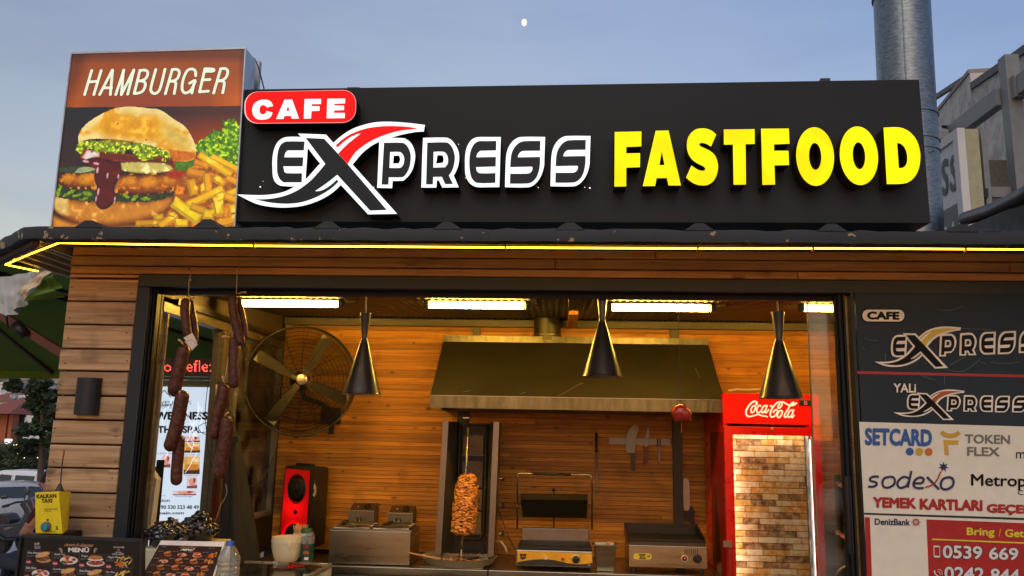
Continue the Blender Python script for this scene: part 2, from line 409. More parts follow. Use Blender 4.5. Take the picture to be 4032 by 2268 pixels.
def picture(name, quad, nu, nv, painter, m, parent, uvspace):
    """grid mesh over quad (TL,TR,BR,BL), coloured by painter(Pic); uvspace: 2-D corners TL,TR,BR,BL in the painter's own units"""
    u, v = np.meshgrid(np.linspace(0, 1, nu+1), np.linspace(0, 1, nv+1))
    def bil(q, k): return (q[0][k]*(1-u)+q[1][k]*u)*(1-v)+(q[3][k]*(1-u)+q[2][k]*u)*v
    X, Y = bil(uvspace, 0), bil(uvspace, 1); pic = painter(X, Y)
    co = np.stack([bil(quad, k) for k in range(3)], -1).reshape(-1, 3)-np.array(rootloc(parent))
    me = bpy.data.meshes.new(name); nV = co.shape[0]
    idx = np.arange(nV).reshape(nv+1, nu+1); fc = np.stack([idx[:-1, :-1], idx[1:, :-1], idx[1:, 1:], idx[:-1, 1:]], -1).reshape(-1, 4)
    me.vertices.add(nV); me.vertices.foreach_set('co', co.ravel().astype(np.float32))
    nf = fc.shape[0]; me.loops.add(nf*4); me.loops.foreach_set('vertex_index', fc.ravel().astype(np.int32))
    me.polygons.add(nf); me.polygons.foreach_set('loop_start', np.arange(0, nf*4, 4, dtype=np.int32))
    me.update(calc_edges=True)
    ca = me.color_attributes.new('ink', 'FLOAT_COLOR', 'POINT')
    c4 = np.ones((nV, 4), np.float32); c4[:, :3] = np.clip(pic.C, 0, 1).reshape(-1, 3); ca.data.foreach_set('color', c4.ravel())
    me.materials.append(m); o = bpy.data.objects.new(name, me); COL.objects.link(o); o.parent = parent; me.validate(); return o
def flat(name, quad, m, parent, thick=.0015):
    """thin sheet over four 3-D corners"""
    q = [Vector(p) for p in quad]; n = (q[1]-q[0]).cross(q[3]-q[0]).normalized()*thick
    return MB().hexa(q, [p+n for p in q]).build(name, m, parent)
# ================================================================ MATERIALS IN USE
PINE = wood('weathered_pine', (.62, .39, .20), (.24, .125, .05), (.05, .022, .01), rough=.62, gscale=.75, stain=.85, vary=.18)
PINEV = wood('varnished_pine_beam', (.62, .31, .11), (.32, .14, .045), (.07, .025, .01), rough=.5, gscale=.75, stain=.5, vary=.12)
ORANGE = wood('orange_pine', (.74, .34, .035), (.44, .15, .012), (.08, .022, .004), rough=.6, gscale=1.1, stain=.5, coat=0, vary=.28)
ANTH = mat('anthracite_aluminium', (.028, .034, .04), .42, .2, var=.15, scale=6, spec=.25)
ANTHD = mat('black_track', (.012, .013, .014), .5, .1, spec=.25)
TAN = mat('olive_aluminium', (.12, .105, .065), .45, .2, var=.2, scale=5, aniso=(1, 1, 8))
STEEL = mat('stainless', (.38, .35, .27), .30, .95, var=.06, scale=3, aniso=(1, 1, 9), bump=.015, bscale=9)
STEELD = mat('dull_stainless', (.20, .18, .13), .45, .7, var=.25, scale=5, bump=.04, bscale=6)
BLACK = mat('black_paint', (.014, .014, .015), .42, 0, var=.2, spec=.25)
BLACKM = mat('black_satin_metal', (.02, .02, .021), .30, .5, var=.1)
BLACKP = mat('black_plastic', (.018, .018, .019), .38)
WHITEP = mat('white_plastic', (.72, .70, .64), .4, var=.05)
CREAM = mat('cream_plastic', (.78, .68, .42), .42, var=.06)
RED = mat('red_enamel', (.82, .006, .004), .3, var=.08, coat=.3)
WOODSP = wood('spoon_wood', (.45, .26, .12), (.3, .15, .06), (.2, .1, .04), gscale=4)
ROPE = mat('string', (.5, .42, .28), .9)
SKYW = mat('white_render', (.72, .72, .70), .8, var=.08, scale=2)

# ================================================================ GROUND AND BACKDROP (setting)
def groundz(x, y):
    return 0.0 if y < 2.5 else -0.072*(y-2.5) if y < 40 else -2.7+.0*(y-40)
GROUND = mat('grey_paving', (.24, .235, .23), .8, var=.25, scale=3, bump=.3, bscale=25)
def grid_sheet(name, xs, ys, zf, m, **k):
    mb = MB(); nx = len(xs)
    mb.add([(x, y, zf(x, y)) for y in ys for x in xs], [(j*nx+i, j*nx+i+1, (j+1)*nx+i+1, (j+1)*nx+i) for j in range(len(ys)-1) for i in range(nx-1)])
    return mb.build(name, m, **k)
grid_sheet('ground', [-900, -200, -60, -20, -8, -4, 0, 4, 10, 60, 900], [-900, -60, -20, -6, 2.5, 10, 20, 40, 120, 500, 1500], groundz, mat('asphalt', (.09, .09, .09), .85, var=.2, scale=2), kind='structure', smooth=True)
# small paving setts in front of the scooter: rows of laid blocks
pv = thing('pavement', None, None, (-12, 8, 0), kind='structure')
mb = MB(); mb.box(-26, -2.6, -1, 30, 0, 0)
mb = MB()
mb.add([(x, y, groundz(x, y)+.004) for y in (-1, 2.5, 30) for x in (-26, -2.6)], [(0, 1, 3, 2), (2, 3, 5, 4)]); mb.build('bedding', GROUND, pv)
mb = MB(); rr = random.Random(3)
for j in range(150):
    y = 4.2+j*.16; 
    for i in range(46):
        x = -11.5+i*.20+(.1 if j % 2 else 0)+rr.uniform(-.006, .006)
        if y > 2+abs(x)*1.55: continue
        z = groundz(x, y); h = .014+rr.uniform(0, .008)
        mb.add([(x, y, z), (x+.19, y, z), (x+.19, y+.15, z-.01), (x, y+.15, z-.01), (x+.01, y+.01, z+h), (x+.18, y+.01, z+h), (x+.18, y+.14, z+h-.01), (x+.01, y+.14, z+h-.01)],
               [(4, 5, 6, 7), (0, 1, 5, 4), (1, 2, 6, 5), (2, 3, 7, 6), (3, 0, 4, 7)])
mb.build('setts', mat('sett_stone', (.32, .315, .31), .75, var=.3, scale=14), pv, kind='stuff')
# hillside behind the town
def hz(x, y):
    b = max(0, (y-95))*.23; return -2.8+min(b, 60)+mnoise.noise(Vector((x*.02, y*.02, 0)))*6*min(1, max(0, y-95)/60)+mnoise.noise(Vector((x*.09, y*.09, 3)))*1.6*min(1, max(0, y-95)/60)
HM, n, L_ = newmat('hill_scrub'); b = n['Principled BSDF']; tcc = n.new('ShaderNodeTexCoord'); nz = n.new('ShaderNodeTexNoise'); nz.inputs['Scale'].default_value = .12; nz.inputs['Detail'].default_value = 8; nz.inputs['Roughness'].default_value = .7
L_(tcc.outputs['Object'], nz.inputs['Vector']); rp = n.new('ShaderNodeValToRGB'); e = rp.color_ramp.elements; e[0].position = .42; e[0].color = (.035, .05, .025, 1); e[1].position = .58; e[1].color = (.42, .30, .20, 1)
L_(nz.outputs[0], rp.inputs[0]); L_(rp.outputs[0], b.inputs['Base Color']); b.inputs['Roughness'].default_value = .95
grid_sheet('hillside', [-420+i*10 for i in range(60)], [90+j*10 for j in range(34)], hz, HM, kind='structure', smooth=True)

# ================================================================ THE KIOSK
kiosk = thing('kiosk', 'wooden street-food kiosk with open front, anthracite frame and dark sheet-metal eave', 'kiosk', (0, 0, 0))
XL, XR = -2.372, 2.75
# -- pillar planks (left)
yb = [1097, 1186, 1278, 1373, 1460, 1557, 1652, 1748, 1841, 1938, 2037, 2124, 2215, 2310]
zs = [P(240, y, 0).z for y in yb]
rr = random.Random(11)
for i in range(len(zs)-1):
    x1 = -2.026+rr.uniform(-.006, .004)
    MB().box(XL+rr.uniform(-.006, .004), x1, -.012+rr.uniform(-.004, .003), .03, zs[i+1]+.004, zs[i]-.004, .004).build('plank', PINE, kiosk)
NAIL = mat('nail_head', (.02, .015, .012), .6)
for i in range(len(zs)-1):
    for x in (XL+.022, -2.05):
        zz_n = (zs[i]+zs[i+1])/2+rr.uniform(-.03, .03); MB().lathe((x+rr.uniform(-.008, .008), -.0155, zz_n), [(.0032, -.001), (.0032, .0015), (.001, .002)], 8, (0, -1, 0)).build('nail', NAIL, kiosk)
z = zs[-1]
while z > .1:
    MB().box(XL, -2.026, -.012, .03, z-.105, z-.008, .004).build('plank', PINE, kiosk); z -= .105
# -- planks across the top of the whole front
tb = [(975, -2.37), (1016, -2.37), (1056, -2.37), (1087, -2.37)]
zt = [2.566, 2.512, 2.462, 2.4215]
joints = [[XL, .45, XR], [XL, -.02, 2.05, XR], [XL, 1.1, XR]]
for r in range(3):
    js = joints[r]
    for a, b_ in zip(js[:-1], js[1:]):
        MB().box(a+.0015, b_-.0015, -.014-.003*(r % 2), .03, zt[r+1]+.0025, zt[r]-.0025, .003).build('plank', PINEV, kiosk)
MB().box(XL, -2.0265, -.013, .03, P(400, 1097, 0).z+.004, zt[3]-.0025, .003).build('plank', PINEV, kiosk)
# backing, side skins
MB().box(XL+.01, -2.03, .031, .12, .02, 2.6).build('pillar_core', ANTHD, kiosk)
MB().box(XL+.01, XR, .031, .11, 2.424, 2.6).build('lintel_core', ANTHD, kiosk)
# -- anthracite frame: head, jamb, tracks
zb0, zb1 = P(2000, 1150, 0).z, P(2000, 1099, 0).z
MB().box(-2.023, XR, -.022, .05, zb0+.006, 2.4205).build('head_beam', ANTH, kiosk, bevel=.003)
for k in range(4):
    MB().box(-1.94, XR, .052+.032*k, .062+.032*k, 2.335+.004*k, zb0+.03).build('head_track', ANTHD, kiosk)
MB().box(-1.94, XR, .05, .19, zb0+.032, 2.42).build('head_box', ANTHD, kiosk)
MB().box(-2.023, -1.962, -.022, .05, .02, zb0+.004).build('jamb', ANTH, kiosk, bevel=.003)
MB().box(-1.962+.001, -1.934, .052, .07, .02, zb0+.02).build('jamb_box', ANTHD, kiosk)
for k in range(3):
    MB().box(-1.9605+.0095*k, -1.9555+.0095*k, -.012+.012*k, .051, .02, zb0+.003).build('jamb_track', ANTHD, kiosk)
# -- counter front below the opening
MB().box(-2.02, 1.15, -.01, .05, .02, .93).build('counter_front', ANTH, kiosk)
# -- floor
MB().box(XL, XR, -.05, 2.0, .0, .02).build('floor_slab', mat('floor_tile', (.2, .18, .16), .6), kiosk)
# -- back wall of narrow boards
YB = 1.9; WZ0, WZ1 = .90, P(1500, 1284, YB).z
MB().box(-1.99, XR, YB+.012, YB+.1, .02, 2.62).build('wall_core', ANTHD, kiosk)
rr = random.Random(5); z0 = WZ0
while z0 < WZ1-.004:
    H = rr.choice((.026, .0283, .031)) if z0 < 1.75 else rr.choice((.040, .046, .052)); z1 = min(z0+H, WZ1)
    xs = [-1.94, rr.uniform(-1.2, 1.6), 2.72] if rr.random() < .6 else [-1.94, 2.72]
    for a, b_ in zip(xs[:-1], xs[1:]):
        MB().box(a+.0006, b_-.0006, YB+rr.uniform(-.0012, .0012), YB+.012, z0+.0007, z1-.0007, .0013).build('board', ORANGE, kiosk)
    z0 = z1
# wall head beam + small uprights
MB().box(-1.93, XR, 1.84, 1.9, WZ1-.002, P(1500, 1256, 1.86).z).build('wall_head_beam', TAN, kiosk, bevel=.002)
MB().box(P(1862, 1300, 1.88).x, P(1892, 1300, 1.88).x, 1.87, 1.899, 2.2, WZ1-.003).build('wall_stud', TAN, kiosk)
MB().box(P(2638, 1300, 1.88).x, P(2672, 1300, 1.88).x, 1.87, 1.899, 2.2, WZ1-.003).build('wall_stud', TAN, kiosk)
MB().box(P(2650, 1700, 1.86).x, P(2685, 1700, 1.86).x, 1.855, 1.899, .92, 2.15).build('wall_stud', mat('brown_paint', (.05, .042, .03), .5), kiosk)
# -- ceiling: corrugated sheet, ribs running front to back
zc0, zc1 = 2.395, P(1500, 1254, 1.84).z+.01
CEI = mat('ceiling_sheet', (.085, .07, .04), .6, .1, var=.2, scale=5)
xs = [-1.99+i*.0095 for i in range(500)]
mb = MB(); nx = len(xs); ys = [.19, 1.0, 1.85]
mb.add([(x, y, zc0+(zc1-zc0)*(y-.19)/1.66+.0035*math.sin(x*2*math.pi/.038)) for y in ys for x in xs], [(j*nx+i, j*nx+i+1, (j+1)*nx+i+1, (j+1)*nx+i) for j in range(2) for i in range(nx-1)])
mb.build('ceiling_sheet', CEI, kiosk, smooth=True)
MB().box(P(2240, 1200, 1.2).x, P(2277, 1200, 1.2).x, 1.2, 1.86, zc1-.06, zc1-.012).build('ceiling_rafter', ORANGE, kiosk)
MB().box(P(2238, 1165, .5).x, P(2285, 1165, .5).x, .2, .5, 2.355, 2.39).build('ceiling_bracket', TAN, kiosk)
# -- left side: header, posts, panes
def YX(px, py, X): return PX(px, py, X).y
XS = -1.93
hz0, hz1 = 2.255, 2.335
MB().box(-1.99, XS+.0, .072, 1.86, hz0, hz1-.03).build('side_header', TAN, kiosk, bevel=.002)
MB().box(-2.0, XS+.015, .19, 1.84, hz1-.03, hz1).build('side_header_trim', BLACK, kiosk)
MB().box(-2.0, XS-.02, .072, 1.86, hz1, 2.5).build('side_gable', mat('brown_board', (.10, .08, .05), .6), kiosk)
ym0, ym1 = YX(868, 1500, XS), YX(925, 1500, XS)
for k in range(4):
    a = ym0+(ym1-ym0)*k/4; MB().box(-1.985, XS, a+.006, a+(ym1-ym0)/4-.006, .9, hz0-.002).build('side_post_rib', TAN, kiosk)
MB().box(-1.99, XS-.025, ym0, ym1, .9, hz0-.002).build('side_post', TAN, kiosk)
yb0 = YX(1092, 1650, XS)
MB().box(-1.99, XS, yb0, 1.84, .9, hz0-.002).build('side_corner_post', mat('dark_bronze_frame', (.05, .042, .028), .45, .3), kiosk)
MB().box(-1.99, XS, ym1+.002, yb0-.002, .9, 1.13).build('side_spandrel', mat('dark_bronze_frame', (.05, .042, .028)), kiosk)
sw = MB().box(-1.985, XS+.008, ym1+.002, yb0-.002, 1.132, 1.16); sw.box(-1.985, XS+.008, ym1+.002, ym1+.03, 1.162, hz0-.004); sw.box(-1.985, XS+.008, yb0-.03, yb0-.002, 1.162, hz0-.004)
win = sw.build('side_window', mat('grey_frame', (.2, .19, .16), .5), kiosk)
MB().box(-1.962, -1.956, ym1+.031, yb0-.031, 1.162, hz0-.005).build('pane', glass('dusty_glass', alpha=.55, tint=(.55, .56, .52)), win)
# sliding glass leaf parked beside the jamb
sw = MB().box(-1.962, XS-.004, .134, .142, .95, hz0-.003)
win = sw.build('sliding_leaf_edge', mat('tan_edge', (.42, .34, .2), .3, .3), kiosk)
MB().box(-1.952, -1.946, .073, .1335, .95, hz0-.004).build('pane', glass('clear_glass', alpha=.35, tint=(.8, .82, .78)), win)
# -- right side wall far inside
MB().box(XR-.05, XR, .2, 1.84, .02, 2.45).build('side_wall_right', TAN, kiosk)

# -- eave: front fascia, chamfered corner, LED soffit
EY = -.5
FAS, n, L_ = newmat('peeling_black_paint'); b = n['Principled BSDF']; gg = n.new('ShaderNodeNewGeometry'); sp = n.new('ShaderNodeSeparateXYZ'); L_(gg.outputs['Position'], sp.inputs[0])
nz = n.new('ShaderNodeTexNoise'); nz.inputs['Scale'].default_value = 17; nz.inputs['Detail'].default_value = 5; nz.inputs['Roughness'].default_value = .5; L_(gg.outputs['Position'], nz.inputs['Vector'])
mr = n.new('ShaderNodeMapRange'); mr.inputs[1].default_value = -2.6; mr.inputs[2].default_value = -1.0; mr.inputs[3].default_value = .56; mr.inputs[4].default_value = .69; L_(sp.outputs[0], mr.inputs[0])
gt = n.new('ShaderNodeMath'); gt.operation = 'GREATER_THAN'; L_(nz.outputs[0], gt.inputs[0]); L_(mr.outputs[0], gt.inputs[1])
mx = n.new('ShaderNodeMixRGB'); mx.inputs[1].default_value = (.016, .019, .022, 1); mx.inputs[2].default_value = (.36, .25, .12, 1); L_(gt.outputs[0], mx.inputs[0]); L_(mx.outputs[0], b.inputs['Base Color']); b.inputs['Roughness'].default_value = .6
bp = n.new('ShaderNodeBump'); bp.inputs['Strength'].default_value = .5; bp.inputs['Distance'].default_value = .004; L_(nz.outputs[0], bp.inputs['Height']); L_(bp.outputs[0], b.inputs['Normal'])
zE = P(2000, 902, EY).z; zE0 = P(2000, 950, EY).z
cx0 = P(95, 905, EY).x                       # where the front eave ends
c1 = PZ(-70, 985, zE); c1 = Vector((c1.x, c1.y, zE))  # far end of the chamfer
def fascia(a, b_, seg, seed):
    mb = MB(); rr = random.Random(seed); a, b_ = Vector(a), Vector(b_); d = (b_-a); nrm = Vector((d.y, -d.x, 0)).normalized()
    if nrm.y > 0: nrm = -nrm
    pr = []
    for i in range(seg+1):
        p = a+d*i/seg; j = rr.uniform(-.004, .004); k = rr.uniform(-.003, .003)
        pr.append([p+nrm*(-.06)+Vector((0, 0, .016+j)), p+Vector((0, 0, j)), p+nrm*(.004+k)+Vector((0, 0, -.02)), p+nrm*k+Vector((0, 0, zE0-zE+j*.6)), p-nrm*(.03)+Vector((0, 0, zE0-zE-.004+j*.6)), p-nrm*.06+Vector((0, 0, zE0-zE+.01))])
    m_ = len(pr[0])
    return mb.add([v for q in pr for v in q], [(i*m_+k, i*m_+k+1, (i+1)*m_+k+1, (i+1)*m_+k) for i in range(seg) for k in range(m_-1)]+[tuple(range(m_)), tuple(seg*m_+k for k in range(m_))])
fascia((cx0, EY, zE), (XR, EY, zE), 90, 1).build('eave_fascia', FAS, kiosk, smooth=True, auto=35)
fascia((c1.x, c1.y, zE), (cx0-.002, EY, zE), 14, 2).build('eave_fascia', FAS, kiosk, smooth=True, auto=35)
# second lower lip (wood batten behind the metal)
zl = P(2000, 960, -.44).z
BAT = mat('dark_brown_batten', (.07, .038, .018), .7, var=.3, scale=9)
MB().box(cx0+.05, XR, -.455, -.425, zl-.004, zE0+.01).build('eave_batten', BAT, kiosk)
dch = (Vector((cx0, EY, 0))-Vector((c1.x, c1.y, 0))).normalized(); nch = Vector((-dch.y, dch.x, 0))
if nch.y < 0: nch = -nch
def chs(t, inn, z): 
    p = Vector((c1.x, c1.y, 0)).lerp(Vector((cx0, EY, 0)), t)+nch*inn; return Vector((p.x, p.y, z))
MB().bar(chs(0, .05, zE0), chs(1, .05, zE0), .03, .05).build('eave_batten', BAT, kiosk)
# roof sheet + ribs that rise above the fascia
ROOF = mat('roof_sheet', (.035, .04, .045), .5, .3, var=.2)
rz = zE+.002
mb = MB(); mb.add([(cx0+.02, EY+.01, rz), (XR, EY+.01, rz), (XR, 2.3, rz+.1), (-2.9, 2.3, rz+.1), (c1.x+.05, c1.y+.05, rz+.02)], [(0, 1, 2, 3, 4)]); mb.build('roof_sheet', ROOF, kiosk)
for px in (350, 815, 1291, 1762, 2245, 2755, 3275, 3790):
    x = P(px, 900, EY).x; h = .030 if px != 815 else .038; mb = MB()
    q = lambda y, z: [Vector((x-.062, y, z)), Vector((x-.018, y, z+h)), Vector((x+.016, y, z+h)), Vector((x+.06, y, z))]
    mb.add(q(EY-.004, zE-.002)+q(2.2, rz+.095), [(0, 1, 2, 3), (0, 4, 5, 1), (1, 5, 6, 2), (2, 6, 7, 3)]).build('roof_rib', FAS, kiosk)
# soffit behind the LED: slats running left-right under the left overhang
SOF = mat('soffit_metal', (.42, .32, .15), .45, .3, var=.15)
zs0 = zE0+.012
mb = MB(); mb.add([(cx0+.07, EY+.05, zs0+.03), (XR, EY+.05, zs0+.03), (XR, .03, zs0+.112), (XL-.01, .03, zs0+.112), (XL-.01, 1.6, zs0+.112), (c1.x+.12, 1.6, zs0+.03), (c1.x+.12, c1.y+.05, zs0+.03)], [(0, 1, 2, 3), (0, 3, 6), (3, 4, 5), (3, 5, 6)]); mb.build('soffit', mat('soffit_back', (.10, .07, .035), .6), kiosk)
x = c1.x+.14; k = 0
def zso(x, y): return zs0+max(0, min(.078, .18*min(y+.44, (x-c1.x-.14)*1.2)))
while x < XR-.05:
    y0_ = EY+.07 if x > cx0 else EY+.09+(cx0-x)/(cx0-c1.x)*(c1.y-EY)
    y1_ = 1.55 if x < XL-.06 else -.03
    if y1_-y0_ > .05: MB().hexa([Vector((x, y0_, zso(x, y0_))), Vector((x+.024, y0_, zso(x, y0_))), Vector((x+.034, y0_, zso(x, y0_)+.027)), Vector((x-.008, y0_, zso(x, y0_)+.027))], [Vector((x, y1_, zso(x, y1_))), Vector((x+.024, y1_, zso(x, y1_))), Vector((x+.034, y1_, zso(x, y1_)+.027)), Vector((x-.008, y1_, zso(x, y1_)+.027))]).build('soffit_slat', SOF, kiosk)
    x += .058
# LED strip (lit rope light under the eave)
led = thing('led_strip', 'glowing yellow LED rope light running under the dark roof eave', 'light strip', (0, -.4, 2.48))
zled = P(2000, 972, -.405).z
pts = [Vector((P(x, 972, -.405).x, -.405, P(x, y, -.405).z)) for x, y in ((232, 956), (600, 963), (1000, 968), (1600, 972), (2200, 976), (2700, 978), (2760, 979), (3300, 978), (4032, 982), (4200, 984))]
zc = pts[0].z
pc = PZ(22, 1042, zc); pe = PZ(150, 1068, zc-.01)
MB().tube([pe, PZ(80, 1054, zc-.005), pc, pc.lerp(pts[0], .5)+Vector((0, 0, .003)), pts[0]]+pts[1:], .0036, 6).build('tube', emit('led_yellow', (1, .46, .018), 13.), led)
for px in (1000, 1990, 2747, 3200, 3800):
    p = P(px, 974, -.405); MB().box(p.x-.004, p.x+.004, -.412, -.398, zled-.012, zled+.018).build('clip', mat('clip', (.4, .3, .15), .4), led)
# ================================================================ BIG SIGN
def zoomer(ox, oy, s): return lambda pts: [(ox+x/s, oy+y/s) for x, y in pts]
zA, zB, zC = zoomer(920, 450, 3.534), zoomer(1460, 500, 5.367), zoomer(1900, 500, 5.367)
zD, zE_, zF = zoomer(950, 340, 5.481), zoomer(2400, 480, 4.155), zoomer(3000, 480, 3.903)
LOGO = {}   # name -> (white plate loops, dark fill loops, colour fill loops)
LOGO['E'] = ([zA([(950, 316), (740, 316), (660, 345), (600, 405), (560, 500), (540, 620), (540, 760), (548, 870), (580, 945), (640, 988), (720, 1000), (860, 998), (1000, 905), (1030, 465), (1030, 330)])],
             [zA([(985, 378), (740, 378), (690, 395), (650, 430), (620, 500), (605, 600), (603, 720), (608, 820), (640, 900), (690, 945), (945, 945), (950, 820), (740, 818), (705, 800), (688, 722), (958, 722), (968, 598), (700, 598), (720, 530), (750, 500), (975, 500)])])
W1 = zA([(895, 268), (1285, 283), (1388, 398), (1655, 700), (1980, 1060), (2275, 1385), (1870, 1392), (1490, 980), (1205, 685), (1035, 470), (940, 318)])
W2 = zA([(45, 1115), (330, 1125), (480, 1120), (620, 1100), (750, 1060), (855, 1000), (1000, 905), (1100, 800), (1205, 685), (1300, 600), (1500, 800), (1490, 985), (1400, 1070), (1300, 1140), (1150, 1215), (950, 1275), (720, 1298), (500, 1285), (300, 1240)])
BX = zA([(1000, 328), (1260, 340), (1455, 550), (1585, 692), (2130, 1330), (1895, 1338), (1440, 840), (1340, 920), (1230, 1000), (1135, 1062), (1150, 1072), (1220, 1060), (1300, 1020), (1380, 960), (1437, 905), (1455, 937), (1380, 1010), (1280, 1080), (1150, 1150), (950, 1220), (750, 1243), (550, 1232), (420, 1210), (300, 1183), (450, 1180), (600, 1160), (750, 1120), (900, 1050), (1050, 940), (1150, 840), (1275, 690)])
W3 = zA([(1388, 398), (1500, 300), (1650, 205), (1800, 150), (1950, 115), (2110, 103), (2300, 110), (2474, 125)])+[(1673, 492), (1668.7, 517.7)]+zB([(950, 105), (780, 135), (600, 175), (400, 237)])+zA([(2030, 380), (1900, 450), (1780, 550), (1655, 700)])
RD = zA([(1420, 432), (1500, 360), (1600, 290), (1750, 225), (1900, 185), (2110, 163), (2300, 165), (2474, 180), (2562, 198), (2474, 207), (2300, 230), (2150, 270), (2000, 325), (1850, 405), (1700, 520), (1640, 600), (1585, 690), (1455, 548), (1500, 495), (1600, 400), (1700, 320), (1775, 260), (1700, 280), (1600, 330), (1500, 410), (1443, 462)])
LOGO['P'] = ([zB([(180, 310), (360, 238), (690, 238), (760, 265), (840, 330), (900, 430), (935, 560), (938, 640), (920, 760), (880, 900), (800, 1030), (690, 1135), (460, 1142), (450, 1292), (135, 1285)]), zB([(485, 605), (600, 605), (622, 690), (590, 770), (470, 772)])],
             [zB([(278, 333), (670, 333), (740, 370), (800, 450), (838, 560), (842, 680), (820, 830), (770, 950), (700, 1040), (640, 1060), (378, 1060), (370, 1215), (228, 1213)]), zB([(408, 525), (610, 525), (670, 570), (705, 660), (695, 770), (650, 845), (600, 865), (392, 865)])])
LOGO['R'] = ([zB([(1105, 230), (1590, 225), (1680, 260), (1760, 340), (1840, 480), (1868, 640), (1850, 800), (1800, 940), (1750, 1025), (1858, 1275), (1510, 1280), (1440, 1130), (1395, 1130), (1385, 1280), (1068, 1280), (1085, 700)]), zB([(1408, 598), (1520, 598), (1540, 680), (1525, 755), (1380, 775)])],
             [zB([(1192, 330), (1600, 325), (1670, 365), (1730, 450), (1770, 580), (1775, 680), (1750, 830), (1700, 950), (1648, 1020), (1735, 1203), (1570, 1205), (1500, 1050), (1318, 1052), (1310, 1210), (1168, 1210)]), zB([(1325, 520), (1530, 520), (1590, 560), (1630, 660), (1625, 770), (1570, 850), (1320, 858)])])
dxB = 440*5.367
LOGO['E2'] = ([zB([(2469, 212), (2260, 215), (2160, 250), (2080, 330), (2020, 460), (1995, 600), (1990, 800), (2000, 1000), (2050, 1130), (2130, 1220), (2250, 1270), (2469, 1272), (355+dxB, 1270), (385+dxB, 212)])],
              [zB([(2469, 297), (2280, 300), (2200, 345), (2140, 430), (2100, 540), (2082, 700), (2085, 860), (2110, 1020), (2160, 1120), (2250, 1180), (270+dxB, 1178), (273+dxB, 973), (2300, 975), (2240, 930), (2222, 845), (277+dxB, 832), (283+dxB, 632), (2230, 640), (2250, 560), (2310, 500), (287+dxB, 490), (290+dxB, 292)])])
Sw = [(1322, 210), (830, 210), (720, 240), (620, 320), (545, 440), (505, 580), (490, 760), (475, 1272), (950, 1275), (1060, 1240), (1170, 1140), (1250, 1000), (1300, 820), (1305, 700)]
Sb = [(1222, 292), (870, 300), (770, 335), (690, 410), (630, 510), (600, 620), (583, 845), (1040, 835), (1060, 860), (1040, 930), (990, 975), (930, 985), (583, 987), (578, 1195), (960, 1190), (1060, 1150), (1140, 1060), (1190, 930), (1215, 770), (1216, 632), (745, 640), (760, 580), (810, 520), (870, 503), (1218, 498)]
LOGO['S'] = ([zC(Sw)], [zC(Sb)])
LOGO['S2'] = ([zC([(x+960, y-20) for x, y in Sw])], [zC([(x+960, y-20) for x, y in Sb])])

SGY = -.12; LY = -.205
sign = thing('shop_sign', 'long black box sign over the roof with lit white, red and yellow letters', 'sign', P(2300, 875, SGY))
SGM = mat('charcoal_composite', (.020, .022, .0225), .5, .0, var=.35, scale=.8, bump=.03, bscale=30, spec=.2)
q = [P(966, 352, SGY), P(3619, 312.5, SGY), P(3664, 878, SGY), P(926, 873, SGY)]
MB().hexa(q, [v+Vector((0, .17, 0)) for v in q]).build('box', SGM, sign, bevel=.002)
# panel seams: thin raised cover strips on the rim
mb = MB(); a, b_ = q[3], q[2]
mb.hexa([a+Vector((0, -.004, 0)), b_+Vector((0, -.004, 0)), b_+Vector((0, -.004, .006)), a+Vector((0, -.004, .006))], [a, b_, b_+Vector((0, 0, .006)), a+Vector((0, 0, .006))]); mb.build('trim', SGM, sign)
WL = emit('white_letter_light', (.90, .97, 1.), 1.2, var=.10, scale=5)
WL2 = emit('white_letter_dim', (.80, .88, .86), .72)
YL = emit('yellow_letter_light', (1., .93, .0), 1.12, var=.45, scale=7, base=(.9, .7, 0))
RL = emit('red_letter_light', (1., .003, .003), 1.05, base=(.6, .01, .01))
SIDE = mat('letter_return', (.012, .012, .012), .4)
SIDEY = mat('letter_return_brown', (.05, .03, .008), .45)
INK = mat('black_letter_face', (.012, .016, .019), .35, spec=.25)
def letter(loops, Y, dep, face, side, parent, name='letter', sub=3):
    return plate(loops, pplace(Y), dep, sub=sub).build(name, [face, side], parent, recalc=False)
for k, key in enumerate(('E', 'P', 'R', 'E2', 'S', 'S2')):
    w_, b_ = LOGO[key]; o = letter(w_, LY+.0006*k, .084-.0006*k, WL, SIDE, sign)
    letter(b_, LY-.004, .003, INK, INK, o, 'dark_inlay')
o = letter([W1], LY-.0012, .085, WL, SIDE, sign); letter([BX], LY-.0052, .003, INK, INK, o, 'dark_inlay')
letter([W2], LY-.0006, .0846, WL, SIDE, sign, 'swoosh')
o = letter([W3], LY-.0018, .0858, WL, SIDE, sign, 'swoosh'); letter([RD], LY-.0056, .003, RL, RL, o, 'red_inlay')
# CAFE pill
def rrect(x0, y0, x1, y1, x2, y2, x3, y3, r):
    c = [(x0, y0), (x1, y1), (x2, y2), (x3, y3)]; out = []
    for i in range(4):
        p = Vector(c[i]); a = (Vector(c[i-1])-p).normalized(); b = (Vector(c[(i+1) % 4])-p).normalized()
        ctr = p+a*r+b*r
        for k in range(7):
            t = k/6*math.pi/2; v = ctr-a*r*math.sin(t)-b*r*math.cos(t)
            v = ctr-b*r*math.cos(t)-a*r*math.sin(t); out.append((v.x, v.y))
    return out
pill = rrect(68, 118, 2482, 72, 2472, 785, 62, 806, 285)
pin = rrect(96, 122, 2470, 80, 2458, 768, 92, 790, 270)
o = letter([zD(pill)], LY-.002, .083, emit('pink_rim', (1, .62, .55), .8), SIDE, sign, 'cafe_plate', sub=1)
letter([zD(pin)], LY-.006, .0035, RL, RL, o, 'red_face', sub=1)
